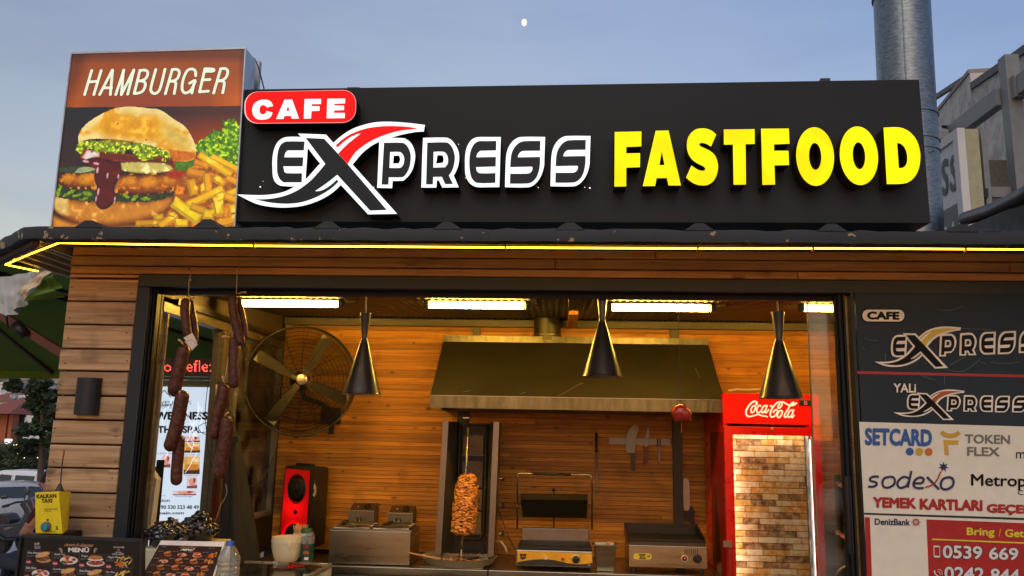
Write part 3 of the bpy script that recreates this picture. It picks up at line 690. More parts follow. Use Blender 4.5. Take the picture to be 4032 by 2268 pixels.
CAFE = [[(680, 420), (655, 350), (600, 305), (520, 288), (430, 292), (340, 325), (270, 390), (240, 470), (240, 560), (270, 640), (330, 695), (420, 715), (520, 708), (600, 680), (650, 620), (670, 565), (545, 530), (525, 580), (480, 605), (430, 600), (398, 560), (390, 500), (400, 440), (435, 405), (485, 400), (525, 420), (550, 450)]],\
       [[(935, 285), (1095, 285), (1240, 690), (1090, 692), (1068, 632), (925, 632), (905, 698), (755, 700)], [(1008, 410), (965, 530), (1043, 530)]],\
       [[(1368, 275), (1720, 272), (1715, 375), (1515, 378), (1512, 428), (1685, 430), (1682, 522), (1510, 528), (1500, 690), (1350, 690)]],\
       [[(1858, 268), (2238, 265), (2235, 362), (2005, 372), (2003, 412), (2215, 415), (2213, 505), (2000, 515), (1998, 575), (2232, 575), (2228, 680), (1843, 685)]]
for lp in CAFE: letter([zD(l) for l in lp], LY-.009, .0028, WL, WL, o, 'letter')
# FASTFOOD
def ellp(cx, cy_, rx, ry, sh=0., n=32): return [(cx+rx*math.cos(t)+sh*ry*math.sin(t), cy_+ry*math.sin(t)) for t in [2*math.pi*i/n for i in range(n)]]
FF = [[zE_([(85, 165), (522, 155), (520, 400), (275, 410), (273, 515), (500, 512), (497, 740), (275, 748), (272, 1055), (80, 1058)])],
      [zE_([(755, 145), (965, 140), (1168, 1040), (965, 1040), (938, 918), (770, 920), (745, 1048), (545, 1050)]), zE_([(855, 480), (815, 708), (900, 706)])],
      [zE_([(1745, 205), (1680, 150), (1600, 115), (1510, 105), (1420, 120), (1340, 175), (1285, 260), (1265, 370), (1275, 470), (1310, 560), (1380, 640), (1470, 695), (1540, 730), (1570, 765), (1555, 795), (1510, 800), (1440, 780), (1340, 715), (1252, 910), (1320, 970), (1410, 1020), (1520, 1040), (1620, 1025), (1700, 965), (1755, 860), (1775, 740), (1760, 630), (1710, 530), (1620, 460), (1510, 410), (1465, 380), (1475, 350), (1520, 342), (1590, 362), (1660, 405)])],
      [zE_([(1870, 125), (2372, 118), (2375, 360), (2225, 365), (2232, 1025), (2030, 1027), (2020, 370), (1872, 372)])],
      [zF([(-12, 105), (412, 102), (425, 335), (185, 345), (187, 443), (408, 443), (416, 662), (192, 668), (202, 963), (8, 967)])],
      [zF(ellp(818, 532, 290, 450, .03)), zF(ellp(818, 530, 95, 207, .03))],
      [zF(ellp(1491, 520, 293, 450, .055)), zF(ellp(1491, 520, 96, 207, .055))],
      [zF([(1870, 88), (2080, 82), (2200, 110), (2310, 190), (2390, 310), (2430, 450), (2435, 570), (2410, 720), (2350, 840), (2260, 920), (2160, 950), (1920, 955)]), zF([(2078, 322), (2130, 335), (2190, 390), (2225, 480), (2235, 560), (2225, 640), (2190, 690), (2150, 708), (2103, 710)])]]
for lp in FF: letter(lp, LY, .0848, YL, SIDEY, sign)
DOT = emit('led_dot', (1, 1, 1), 1.2)
for zz, x, y, r in ((zA, 370, 1010, 3.4), (zA, 408, 932, 1.2), (zB, 1855, 366, 1.9), (zB, 2005, 1080, 1.9), (zC, 1178, 1280, 2), (zC, 2160, 1274, 2), (zC, 2268, 1288, 3.5), (zB, 62, 1276, 2.2)):
    c = zz([(x, y)])[0]; p = P(c[0], c[1], SGY-.003); MB().ball(p, r*.0011, .002, r*.0011, 8, 5).build('rivet_light', DOT, sign)
for px, py, w_ in ((1395, 353, .03), (3245, 318, .022)): p = P(px, py, -.08); MB().box(p.x-w_, p.x+w_, -.1, -.06, p.z-.05, p.z+.004).build('mounting_lug', SIDE, sign)
for px in (1250, 1780, 2500, 3100, 3600):
    p = P(px, 890, .1); MB().box(p.x-.03, p.x+.03, .06, .09, 2.5, 2.72).build('sign_leg', mat('galvanised', (.35, .36, .37), .4, .7), sign)

# ================================================================ HAMBURGER LIGHTBOX
ham = thing('burger_sign', 'square lightbox picture of a hamburger with fries, headed HAMBURGER', 'sign', P(600, 885, SGY-.01))
hq = [P(283, 210, -.14), P(968, 190, -.14), P(925, 893, -.14), P(203, 893, -.14)]
ALU = mat('galvanised', (.35, .36, .37), .4, .7)
MB().hexa([v+Vector((0, .004, 0)) for v in hq], [v+Vector((0, .13, 0)) for v in hq]).build('box', mat('light_alu', (.45, .47, .5), .35, .6), ham)
# projecting rear frame and cable
x0 = hq[1].x; p = P(1022, 235, .12)
MB().box(x0-.3, P(985, 300, .1).x, .0, .1, 2.7, P(985, 218, .05).z).build('rear_box', mat('light_alu', (.45, .47, .5)), ham)
MB().box(P(998, 300, .1).x, P(1024, 300, .12).x, .1, .13, 2.7, P(1020, 245, .12).z).build('rear_bracket', ALU, ham)
MB().tube([P(990, 225, .02), P(1003, 232, .02), P(1018, 265, .02), P(1040, 350, .02)], .0035, 6).build('cable', BLACKP, ham)
for py in (258, 300): 
    p = P(990, py, -.02); MB().lathe(p, [(.004, 0), (.004, .006)], 8, (0, -1, 0)).build('bolt', ALU, ham)
def zz2(px, py): return ((px-200)*2.897, (py-400)*2.897)
UV = [zz2(283, 210), zz2(968, 190), zz2(925, 893), zz2(203, 893)]
def burger(X, Y):
    p = Pic(X, Y, (45, 32, 26))
    # header band
    p.C[:] = s2l((26, 24, 26))
    t = np.clip((X-900)/900, 0, 1)[..., None]*np.clip((Y-100)/400, 0.15, 1)[..., None]
    p.C = p.C*(1-t)+np.array(s2l((150, 66, 34)))*t
    t = np.clip((Y-150)/600, 0, 1)[..., None]*np.clip(1-(X-0)/900, 0, 1)[..., None]*.5
    p.C = p.C*(1-t)+np.array(s2l((70, 32, 20)))*t
    hb = Y < 84-X*.008
    h = np.array(s2l((142, 74, 38)))*np.ones_like(p.C)
    k = np.clip(1-np.hypot((X-1050)/900, (Y+10)/230), 0, 1)[..., None]; h = h*(1-.6*k)+np.array(s2l((128, 58, 50)))*.6*k
    k = (np.clip(1-(X-150)/330, 0, 1)*np.clip((Y+330)/300, 0, 1)+np.clip((X-1800)/330, 0, 1)*np.clip((Y+330)/300, 0, 1)).clip(0, 1)[..., None]; h = h*(1-.8*k)+np.array(s2l((182, 98, 44)))*.8*k
    edge = np.clip((Y+590)/170, 0.45, 1)*np.clip((X-(60-Y*.32)+0)/260, .5, 1)*np.clip((2260-X)/130, .55, 1); h = h*edge[..., None]
    h *= (1+.12*(vnoise(X, Y, .01, 4)-.5))[..., None]
    p.C = np.where(hb[..., None], h, p.C)
    # lettuce behind
    rr = random.Random(4)
    p.poly([(1640, 520), (1700, 470), (1800, 400), (1860, 345), (1960, 335), (1960, 240), (2030, 230), (2090, 195), (2110, 260), (2180, 290), (2190, 800), (1900, 700), (1660, 600)], (84, 130, 22), rough=28, rs=.03, nz=.9, ns=.035, hi=(170, 196, 30), hithr=.55, edge=(52, 84, 14), ew=30)
    for i in range(26):
        x = rr.uniform(1690, 2140); y = rr.uniform(max(330, 780-(x-1500)*.9), 720); p.ell(x, y, rr.uniform(18, 46), rr.uniform(12, 26), rr.choice([(150, 184, 30), (112, 150, 24), (60, 92, 16), (180, 205, 60)]), ang=rr.uniform(0, 3), rough=10, rs=.06, nz=.7, ns=.06, soft=6)
    p.poly([(1420, 700), (1560, 690), (1700, 690), (1600, 800), (1420, 810)], (70, 110, 24), rough=14, nz=.8, ns=.04)
    # table
    p.poly([(0, 1270), (120, 1330), (420, 1400), (900, 1400), (1400, 1330), (2200, 1250), (2200, 1500), (0, 1500)], (196, 132, 62), nz=.4, ns=.008, edge=(96, 52, 24), ew=60)
    # bottom bun
    p.poly([(40, 1090), (300, 1120), (700, 1140), (1150, 1120), (1410, 1070), (1400, 1180), (1330, 1250), (1180, 1330), (950, 1390), (650, 1420), (380, 1400), (180, 1340), (60, 1260), (28, 1180)], (188, 128, 62), edge=(120, 58, 26), ew=80, nz=.35, ns=.012, hi=(206, 160, 96), hithr=.62)
    p.poly([(40, 1090), (200, 1110), (200, 1300), (80, 1260), (30, 1180)], (206, 176, 110), nz=.3, ns=.02, soft=40)
    # lower lettuce
    p.poly([(60, 1100), (70, 930), (140, 900), (300, 1000), (700, 1040), (1150, 1070), (1420, 1020), (1420, 1080), (1150, 1150), (700, 1150), (350, 1150), (120, 1110)], (38, 52, 22), rough=16, rs=.03, nz=.8, ns=.03)
    for x, y in ((120, 960), (90, 1040), (240, 1040), (300, 1080), (420, 1060), (380, 1120), (860, 1090), (960, 1110), (1090, 1120), (180, 1070)):
        p.ell(x, y, rr.uniform(26, 56), rr.uniform(14, 30), (118, 146, 44), ang=rr.uniform(0, 3), rough=12, rs=.06, nz=.7, ns=.05, soft=5)
    # patty
    p.poly([(90, 900), (120, 840), (300, 820), (520, 830), (900, 840), (1250, 825), (1440, 800), (1540, 860), (1585, 900), (1540, 980), (1400, 1040), (1200, 1075), (1000, 1080), (760, 1060), (500, 1020), (250, 1010), (140, 985), (75, 940)], (164, 92, 34), edge=(62, 22, 12), ew=95, rough=10, rs=.05, nz=.5, ns=.025, hi=(190, 128, 50), hithr=.6)
    for x, y, r in ((200, 890, 70), (400, 900, 90), (900, 920, 80), (1130, 930, 95), (1360, 900, 70)): p.ell(x, y, r, r*.6, (196, 132, 54), rough=16, rs=.05, nz=.35, ns=.03, soft=45)
    p.ell(1430, 850, 110, 50, (150, 52, 24), rough=14, nz=.5, ns=.05, soft=40)
    # cucumber, tomato, onion
    p.poly([(80, 770), (300, 745), (520, 755), (520, 830), (300, 830), (80, 825)], (52, 66, 44), nz=.5, ns=.03, edge=(18, 34, 18), ew=16)
    p.poly([(270, 830), (330, 770), (520, 765), (500, 800), (340, 830)], (150, 160, 120), nz=.3, ns=.03)
    p.poly([(330, 660), (400, 545), (560, 560), (1000, 640), (1400, 660), (1420, 780), (1180, 740), (800, 700), (500, 690)], (96, 34, 22), edge=(150, 62, 40), ew=14, nz=.4, ns=.02)
    p.poly([(352, 660), (410, 565), (560, 590), (560, 650), (480, 660), (420, 690)], (214, 206, 204), edge=(190, 110, 84), ew=26, nz=.15, ns=.02)
    p.poly([(800, 715), (1000, 705), (1250, 715), (1370, 745), (1410, 790), (1370, 805), (1200, 835), (950, 830), (810, 800)], (196, 182, 110), edge=(120, 108, 48), ew=20, nz=.25, ns=.02, hi=(232, 224, 168), hithr=.55)
    # upper lettuce
    p.poly([(295, 540), (310, 470), (420, 455), (850, 480), (1250, 540), (1390, 580), (1370, 680), (1240, 640), (1120, 700), (960, 640), (900, 560), (780, 600), (600, 600), (480, 560), (380, 560), (330, 660)], (120, 142, 34), rough=24, rs=.035, nz=.95, ns=.045, hi=(206, 216, 96), hithr=.56, edge=(70, 92, 20), ew=18)
    for i in range(26):
        x = rr.choice([rr.uniform(310, 840), rr.uniform(930, 1380)]); y = 500+(x-300)*.11+rr.uniform(-20, 90 if x > 930 else 70); p.ell(x, y, rr.uniform(14, 34), rr.uniform(8, 20), rr.choice([(196, 208, 84), (150, 170, 44), (74, 96, 22)]), ang=rr.uniform(0, 3), rough=9, rs=.07, nz=.6, ns=.06, soft=5)
    # top bun
    p.poly([(310, 480), (318, 400), (380, 300), (500, 205), (640, 130), (770, 82), (1020, 80), (1120, 98), (1230, 105), (1330, 160), (1400, 215), (1520, 290), (1600, 400), (1650, 520), (1655, 640), (1600, 690), (1470, 700), (1400, 690), (1370, 600), (1280, 560), (1050, 500), (860, 465), (640, 445), (440, 450)], (214, 172, 82), edge=(232, 214, 150), ew=130, nz=.22, ns=.008, hi=(204, 148, 52), hithr=.55, rough=5)
    p.poly([(560, 300), (760, 180), (1000, 190), (1180, 210), (1240, 380), (1180, 480), (900, 455), (620, 430)], (206, 150, 44), nz=.3, ns=.014, soft=120, hi=(220, 176, 84), hithr=.6)
    p.poly([(1250, 300), (1420, 330), (1560, 440), (1600, 560), (1500, 540), (1350, 480)], (204, 178, 100), nz=.3, ns=.02, soft=100)
    p.poly([(1340, 560), (1640, 600), (1655, 650), (1600, 690), (1470, 700), (1400, 690)], (190, 110, 44), nz=.4, ns=.03, soft=14)
    p.poly([(960, 180), (1060, 95), (1085, 110), (990, 190)], (216, 200, 150), nz=.2, soft=14)
    for x, y in ((770, 272), (1090, 456)): p.ell(x, y, 12, 8, (120, 66, 20), soft=4)
    # sauce
    p.poly([(340, 740), (400, 680), (520, 655), (700, 690), (800, 720), (810, 820), (770, 920), (730, 1000), (740, 1100), (700, 1190), (600, 1240), (530, 1200), (505, 1120), (530, 1000), (500, 880), (540, 800), (440, 760)], (82, 16, 14), edge=(44, 8, 10), ew=45, nz=.5, ns=.012, hi=(112, 30, 22), hithr=.66)
    for x, y, a, b in ((520, 725, 34, 12), (535, 800, 12, 34), (545, 1040, 10, 40), (650, 860, 9, 30), (400, 700, 36, 12), (520, 1120, 7, 30), (775, 870, 8, 26), (735, 1120, 7, 24)): p.ell(x, y, a, b, (206, 168, 170), ang=.15, soft=12, nz=.3)
    # fries
    def fry(x0, y0, x1, y1, w, c=(232, 184, 52)):
        d = math.hypot(x1-x0, y1-y0); ux, uy = (x1-x0)/d, (y1-y0)/d; nx, ny = -uy*w/2, ux*w/2
        p.poly([(x0+nx, y0+ny), (x1+nx, y1+ny), (x1-nx, y1-ny), (x0-nx, y0-ny)], c, edge=tuple(int(k*.78) for k in c), ew=w*.28, nz=.14, ns=.01, hi=(240, 208, 96), hithr=.6, sm=False, rough=3)
        p.poly([(x0+nx*.9, y0+ny*.9), (x1+nx*.9, y1+ny*.9), (x1+nx*.45, y1+ny*.45), (x0+nx*.45, y0+ny*.45)], tuple(int(k*.8) for k in c), soft=8, sm=False, nz=.2)
    p.poly([(1420, 1010), (1560, 800), (1700, 740), (2200, 760), (2200, 1440), (1000, 1440), (1200, 1330), (1400, 1200)], (150, 86, 26), nz=.6, ns=.02, hi=(196, 120, 34), hithr=.55)
    for f_ in ((1640, 700, 1800, 760, 70, (216, 140, 40)), (1560, 810, 1760, 850, 90, (206, 140, 60)), (1690, 620, 2060, 860, 84), (1830, 640, 2190, 820, 70), (1780, 830, 1800, 1050, 96, (220, 160, 40)), (1600, 900, 1640, 1080, 100, (214, 160, 52)), (1720, 950, 1730, 1080, 60, (196, 122, 30)), (1860, 870, 1990, 960, 90, (222, 156, 36)), (2000, 880, 2120, 930, 70, (226, 160, 34)),
               (1560, 1190, 1970, 1000, 86), (1860, 1140, 2170, 1010, 80), (1980, 1080, 2170, 1160, 80, (224, 164, 40)), (2060, 1180, 2080, 1270, 90, (232, 184, 50)), (1400, 1150, 1700, 1350, 130, (224, 196, 60)), (1900, 1150, 1930, 1300, 130, (216, 172, 50)), (1600, 1200, 1760, 1260, 90, (200, 150, 40)), (1740, 1290, 1860, 1300, 120, (220, 180, 56)), (1230, 1290, 1240, 1350, 110, (214, 170, 60)), (970, 1390, 1330, 1380, 70, (190, 136, 56)),
               (1250, 1430, 1440, 1290, 90, (220, 170, 56)), (1430, 1385, 1570, 1390, 90, (226, 186, 66)), (1900, 1400, 2160, 1330, 110, (210, 150, 60)), (1340, 1280, 1420, 1300, 60, (196, 140, 50))): fry(*f_)
    g_ = p.C.mean(-1, keepdims=True); p.C = np.clip(g_+(p.C-g_)*1.18, 0, 1)**1.04
    return p
picture('burger_print', hq, 430, 440, burger, printed('burger_print', .35, glow=.60, coat=.15), ham, UV)
# header lettering: rounded slanted strokes
CR = emit('cream_backlit', (.86, .92, .70), .82, base=(.8, .85, .65)); BK = mat('print_black', (.012, .01, .008), .5)
zH = zoomer(200, 180, 3.303)
def stroke_text(strokes, w, Y, name, m, parent, z=zH):
    mb = MB()
    for s_ in strokes:
        pts = [P(*z([p])[0], Y) for p in s_]; wm = w*.00113/3.303
        if len(pts) > 2:
            out = []
            for i in range(len(pts)-1):
                p0, p1, p2, p3 = pts[max(i-1, 0)], pts[i], pts[i+1], pts[min(i+2, len(pts)-1)]
                for k in range(4):
                    t = k/4; out.append(.5*((2*p1)+(-p0+p2)*t+(2*p0-5*p1+4*p2-p3)*t*t+(-p0+3*p1-3*p2+p3)*t**3))
            pts = out+[pts[-1]]
        mb.ribbon(pts, wm)
        for e_ in (pts[0], pts[-1]):
            mb.add([e_]+[e_+Vector((math.cos(a)*wm/2, 0, math.sin(a)*wm/2)) for a in [k*math.pi/6 for k in range(12)]], [(0, 1+k, 1+(k+1) % 12) for k in range(12)])
    return mb.build(name, m, parent, recalc=False)
HL = [[[(532, 322), (440, 635)], [(655, 322), (560, 635)], [(500, 470), (610, 462)]],
      [[(800, 318), (635, 635)], [(803, 318), (775, 635)], [(690, 548), (790, 548)]],
      [[(845, 635), (950, 318)], [(945, 318), (918, 635)], [(918, 635), (1080, 315)], [(1080, 315), (1000, 630)]],
      [[(1160, 322), (1085, 620)], [(1160, 322), (1225, 318), (1262, 350), (1240, 420), (1180, 455)], [(1135, 455), (1215, 468), (1228, 520), (1195, 590), (1130, 618), (1085, 620)]],
      [[(1365, 310), (1308, 520), (1305, 590), (1345, 622), (1395, 600), (1430, 530), (1485, 305)]],
      [[(1580, 310), (1490, 625)], [(1580, 310), (1640, 308), (1672, 345), (1650, 420), (1600, 455), (1545, 460)], [(1560, 462), (1625, 480), (1605, 622)]],
      [[(1885, 390), (1880, 330), (1840, 303), (1780, 320), (1735, 400), (1710, 500), (1712, 580), (1750, 615), (1810, 590), (1850, 530), (1878, 450), (1805, 488)], [(1860, 500), (1835, 615)]],
      [[(2005, 300), (2110, 305), (2112, 330), (2010, 332)], [(2005, 300), (1935, 600)], [(1970, 445), (2070, 440)], [(1935, 600), (2050, 590)]],
      [[(2210, 300), (2118, 615)], [(2210, 300), (2270, 298), (2302, 335), (2280, 410), (2230, 448), (2175, 455)], [(2185, 458), (2255, 475), (2236, 612)]]]
flatH = [s_ for l in HL for s_ in l]
stroke_text(flatH, 54, -.1408, 'letter_outline', BK, ham)
for l in HL: stroke_text(l, 42, -.1416, 'letter', CR, ham)
# thin pale frame edge
mb = MB()
for a, b_ in ((0, 1), (1, 2), (3, 0)): mb.bar(hq[a]+Vector((0, -.001, 0)), hq[b_]+Vector((0, -.001, 0)), .006, .01)
mb.build('frame_edge', mat('light_alu', (.45, .47, .5)), ham)

# ================================================================ MOON AND CHIMNEY
d = ray(2064, 89).normalized(); mo = MB(); c = CAM+d*2500
R_ = 2500*12.5/3280; mo.ball(c, R_*.86, R_*.86, R_*1.12, 28, 18)
tag(mo.build('moon', emit('moonlight', (1, .96, .84), 1.0, var=.3, scale=.2), smooth=True), 'small pale gibbous moon high in the dusk sky', 'moon')
chim = thing('chimney_pipe', 'tall galvanised steel chimney pipe rising behind the black sign', 'chimney', (1.99, .8, 2.5))
CY = .8; ct = (P(3445, 0, CY)+P(3655, 0, CY))/2; cb = (P(3480, 900, CY)+P(3710, 900, CY))/2; cr0 = (P(3655, 0, CY)-P(3445, 0, CY)).length/2
GAL, n, L_ = newmat('brushed_galvanised'); b = n['Principled BSDF']; b.inputs['Metallic'].default_value = .9
tcc = n.new('ShaderNodeTexCoord'); mpp = n.new('ShaderNodeMapping'); mpp.inputs['Scale'].default_value = (6, 6, 26); L_(tcc.outputs['Object'], mpp.inputs[0])
nz = n.new('ShaderNodeTexNoise'); nz.inputs['Scale'].default_value = 5; nz.inputs['Detail'].default_value = 6; nz.inputs['Roughness'].default_value = .7; L_(mpp.outputs[0], nz.inputs['Vector'])
rp = n.new('ShaderNodeValToRGB'); e = rp.color_ramp.elements; e[0].position = .35; e[0].color = (.13, .145, .15, 1); e[1].position = .68; e[1].color = (.34, .36, .365, 1); L_(nz.outputs[0], rp.inputs[0]); L_(rp.outputs[0], b.inputs['Base Color'])
mr = n.new('ShaderNodeMapRange'); mr.inputs[3].default_value = .28; mr.inputs[4].default_value = .5; L_(nz.outputs[0], mr.inputs[0]); L_(mr.outputs[0], b.inputs['Roughness'])
bp = n.new('ShaderNodeBump'); bp.inputs['Strength'].default_value = .12; bp.inputs['Distance'].default_value = .01; L_(nz.outputs[0], bp.inputs['Height']); L_(bp.outputs[0], b.inputs['Normal'])
ax = (ct-cb).normalized()
def cpt(z): return cb+ax*((z-cb.z)/ax.z)
zj = [P(3600, y, CY).z for y in (578, 470)]
for a, b_, r in ((2.45, zj[1]-.0, cr0*1.02), (zj[1]+.001, 4.285, cr0), (4.285, 5.6, cr0*.985)):
    MB().tube([cpt(a), cpt(b_)], r, 40).build('pipe_section', GAL, chim, smooth=True, auto=50)
for z, h in ((zj[1], .012), (P(3600, 572, CY).z, .012), (P(3600, 612, CY).z, .008), (4.28, .012)):
    MB().lathe(cpt(z), [(cr0*1.02, 0), (cr0*1.06, 0), (cr0*1.06, h), (cr0*1.02, h)], 40).build('clamp_band', GAL, chim, smooth=True, auto=40)
# folded seam down the front left of the pipe
mb = MB(); t0 = math.radians(-112)
for a, b_ in ((3.4, 4.27), (4.30, 5.6)): 
    v = Vector((math.cos(t0), math.sin(t0), 0))*cr0*1.0; mb.bar(cpt(a)+v, cpt(b_)+v, .008, .006)
mb.build('seam', GAL, chim)
p = P(3672, 596, CY-cr0); MB().lathe(p, [(.006, 0), (.006, .008)], 8, (0, -1, 0)).build('bolt', SIDE, chim)
# ================================================================ INTERIOR
def strokes(lst, wpx, Y, name, m, parent, z, n=(0, -1, 0), curve=True):
    mb = MB(); sc_ = (Y-CAM.y)/F
    for k_, s_ in enumerate(lst):
        ww = wpx[k_] if isinstance(wpx, list) else wpx; wm = ww*sc_; yy = Y-.0003*(k_ % 7)
        pts = [P(*z([p])[0], yy) for p in s_]
        if len(pts) > 2 and curve:
            out = []
            for i in range(len(pts)-1):
                p0, p1, p2, p3 = pts[max(i-1, 0)], pts[i], pts[i+1], pts[min(i+2, len(pts)-1)]
                for k in range(4):
                    t = k/4; out.append(.5*((2*p1)+(-p0+p2)*t+(2*p0-5*p1+4*p2-p3)*t*t+(-p0+3*p1-3*p2+p3)*t**3))
            pts = out+[pts[-1]]
        mb.ribbon(pts, wm)
    return mb.build(name, m, parent, recalc=False)
def fbox(mb, x0, y0, x1, y1, Y, dep, c=0.):
    """box whose front face covers the picture rectangle on plane Y"""
    a = P((x0+x1)/2, y0, Y); b_ = P((x0+x1)/2, y1, Y); l = P(x0, (y0+y1)/2, Y); r = P(x1, (y0+y1)/2, Y)
    return mb.box(l.x, r.x, Y, Y+dep, b_.z, a.z, c)
TUBE = emit('warm_tube', (1, .55, .085), 125, base=(.9, .8, .6))
HOUS = mat('fixture_housing', (.32, .27, .15), .5)
for i, (x0, x1, y) in enumerate(((945, 1342, 1193), (1678, 2076, 1199), (2397, 2803, 1209), (3152, 3420, 1212))):
    a, b_ = P(x0, y, .68), P(x1, y, .68)
    if i == 3: b_ = a+Vector((.56, 0, 0))
    zt_ = a.z; b_.z = zt_
    t = thing('tube_light', ['glowing tube light on the ceiling, leftmost, above the big fan', 'glowing tube light on the ceiling left of the hood duct', 'glowing tube light on the ceiling behind the middle pendant lamp', 'glowing tube light seen through the glass door at the right'][i], 'light', ((a.x+b_.x)/2, .68, zt_), 'tube lights on the ceiling')
    MB().tube([a+Vector((.02, 0, -.004)), b_+Vector((-.02, 0, -.004))], .0155, 14).build('tube', TUBE, t, smooth=True, auto=50)
    MB().box(a.x+.01, b_.x-.01, .642, .718, zt_+.014, zt_+.046).build('housing', HOUS, t, bevel=.004)
    for p in (a, b_): MB().lathe(p+Vector((-.012, 0, 0)), [(.018, 0), (.026, .005), (.026, .027), (.018, .032)], 14, (1, 0, 0)).build('end_cap', HOUS, t, smooth=True, auto=40)
    for f_ in (.28, .72): MB().box(a.x+(b_.x-a.x)*f_-.012, a.x+(b_.x-a.x)*f_+.012, .668, .692, zt_+.048, zt_+.062).build('clip', HOUS, t)
    e_ = b_+Vector((.02, 0, 0)); MB().tube([e_, e_+Vector((.03, 0, 0)), e_+Vector((.06, .02, .005)), e_+Vector((.085, .04, .05))], .0035, 6).build('cable', HOUS, t)

# pendants
LAB = ['black hourglass pendant lamp in front of the fan side, leftmost of the three', 'black hourglass pendant lamp hanging in front of the cooker hood', 'black hourglass pendant lamp hanging in front of the red fridge']
PB = mat('pendant_black', (.016, .016, .017), .34, .0, var=.08, coat=.35); PIN = mat('pendant_inner', (.55, .36, .18), .35, .5)
for i, (xc, yt, yn, yb_, wt, wn, wb) in enumerate(((1440, 1233, 1335, 1553, 44, 23, 159), (2372, 1146, 1266, 1484, 44, 24, 161), (3066, 1229, 1340, 1568, 50, 28, 175))):
    Y = .12; p0 = P(xc, yt, Y); s_ = (Y-CAM.y)/F; zt_, zn, zb_ = p0.z, P(xc, yn, Y).z, P(xc, yb_, Y).z
    p = P([1424, 2369, 3075][i], yb_, Y); fx = 1/(1+.10*((xc-2150)/2016)**2)
    x_ = P([1432, 2371, 3069][i], (yt+yb_)/2, Y).x
    t = thing('pendant_lamp', LAB[i], 'lamp', (x_, Y, zb_), 'pendant lamps over the counter')
    r = [wb/2*s_*fx, wn/2*s_, wt/2*s_]
    prof = [(r[0], zb_), (r[0]*.93, zb_+.012), (r[1]*1.35, zn-.012), (r[1]*1.02, zn), (r[1]*1.0, zn+.01), (r[2]*.93, zt_-.02), (r[2], zt_)]
    mb = MB().lathe((x_, Y, 0), prof, 48, cap=False); mb.build('shade', PB, t, smooth=True, auto=25)
    MB().lathe((x_, Y, 0), [(r[0]-.001, zb_+.0005), (r[0]*.93-.003, zb_+.012), (r[1]*1.2, zn-.014)], 48, cap=False).build('shade_lining', PIN, t, smooth=True)
    MB().lathe((x_, Y, 0), [(r[2]-.004, zt_-.004), (.004, zt_-.003)], 24).build('socket', BLACKP, t)
    MB().ball((x_, Y, zb_+.085), .028, n=14).build('bulb', mat('frosted_bulb', (.7, .6, .45), .3), t, smooth=True)
    MB().tube([(x_, Y, zt_-.01), (x_, Y, max(zt_+.02, 2.37))], .0036, 8).build('cord', mat('cord_grey', (.25, .23, .2), .5), t)

# cooker hood
hood = thing('cooker_hood', 'wide stainless cooker hood on the back wall with greasy sloping canopy', 'cooker hood', (.1, 1.5, 1.843))
HD = mat('greasy_steel', (.105, .098, .062), .42, .7, var=.18, scale=2.5, bump=.03, bscale=4)
HS = mat('hood_edge_steel', (.17, .16, .10), .34, .75, var=.35, scale=5, bump=.25, bscale=9, aniso=(5, 1, 1))
hx0, hx1, hz0_, hz1_, hz2 = -.778, .992, P(1700, 1605, 1.2).z, P(1700, 1557, 1.2).z, P(1745, 1345, 1.7).z
MB().box(hx0, hx1, 1.2, 1.212, hz0_, hz1_).build('front_lip', HS, hood)
MB().hexa([Vector((hx0, 1.2, hz1_+.001)), Vector((hx1, 1.2, hz1_+.001)), Vector((hx1, 1.7, hz2)), Vector((hx0, 1.7, hz2))], [Vector((hx0, 1.212, hz1_-.008)), Vector((hx1, 1.212, hz1_-.008)), Vector((hx1, 1.71, hz2-.01)), Vector((hx0, 1.71, hz2-.01))]).build('canopy', HD, hood)
for x in (hx0-.002, hx1-.006):
    MB().hexa([Vector((x, 1.213, hz0_)), Vector((x, 1.213, hz1_-.004)), Vector((x, 1.695, hz2-.004)), Vector((x, 1.89, hz2-.004))][:4], [Vector((x+.008, 1.213, hz0_)), Vector((x+.008, 1.213, hz1_-.004)), Vector((x+.008, 1.695, hz2-.004)), Vector((x+.008, 1.89, hz2-.004))]).build('side_panel', HD, hood)
    MB().box(x, x+.008, 1.7, 1.89, hz0_, hz2-.02).build('side_panel', HD, hood)
MB().box(hx0, hx1, 1.699, 1.89, hz2+.001, P(1745, 1320, 1.7).z).build('top_flange', HS, hood)
MB().bar((hx0, 1.199, hz1_+.001), (hx1, 1.199, hz1_+.001), .006, .004).build('fold_edge', STEEL, hood)
MB().box(hx0+.01, hx1-.01, 1.22, 1.88, hz1_-.01, hz1_-.004).build('filter', mat('dark_filter', (.03, .026, .018), .6), hood)
pd = P(2156, 1260, 1.78); MB().tube([(pd.x, 1.785, hz2+.02), (pd.x, 1.785, 2.56)], .093, 28).build('duct', HD, hood, smooth=True, auto=50)
MB().lathe((pd.x, 1.785, hz2+.05), [(.094, 0), (.099, .003), (.099, .012), (.094, .015)], 28).build('duct_band', HS, hood, smooth=True, auto=40)
rr = random.Random(2)
for (x0, y0, x1, y1) in ((2195, 1553, 2210, 1549), (2210, 1548, 2285, 1508), (2045, 1548, 2070, 1542), (2280, 1510, 2300, 1506), (1820, 1545, 1850, 1538), (2770, 1440, 2778, 1480)):
    t0, t1 = (1557-y0)/212, (1557-y1)/212; a = P(x0, 1557, 1.2); b_ = P(x1, 1557, 1.2)
    MB().ribbon([Vector((a.x, 1.2+.5*t0, hz1_+(hz2-hz1_)*t0+.003)), Vector((b_.x, 1.2+.5*t1, hz1_+(hz2-hz1_)*t1+.003))], .003, (0, -.66, .75)).build('scratch', mat('scratch', (.5, .45, .3), .4, .5), hood)

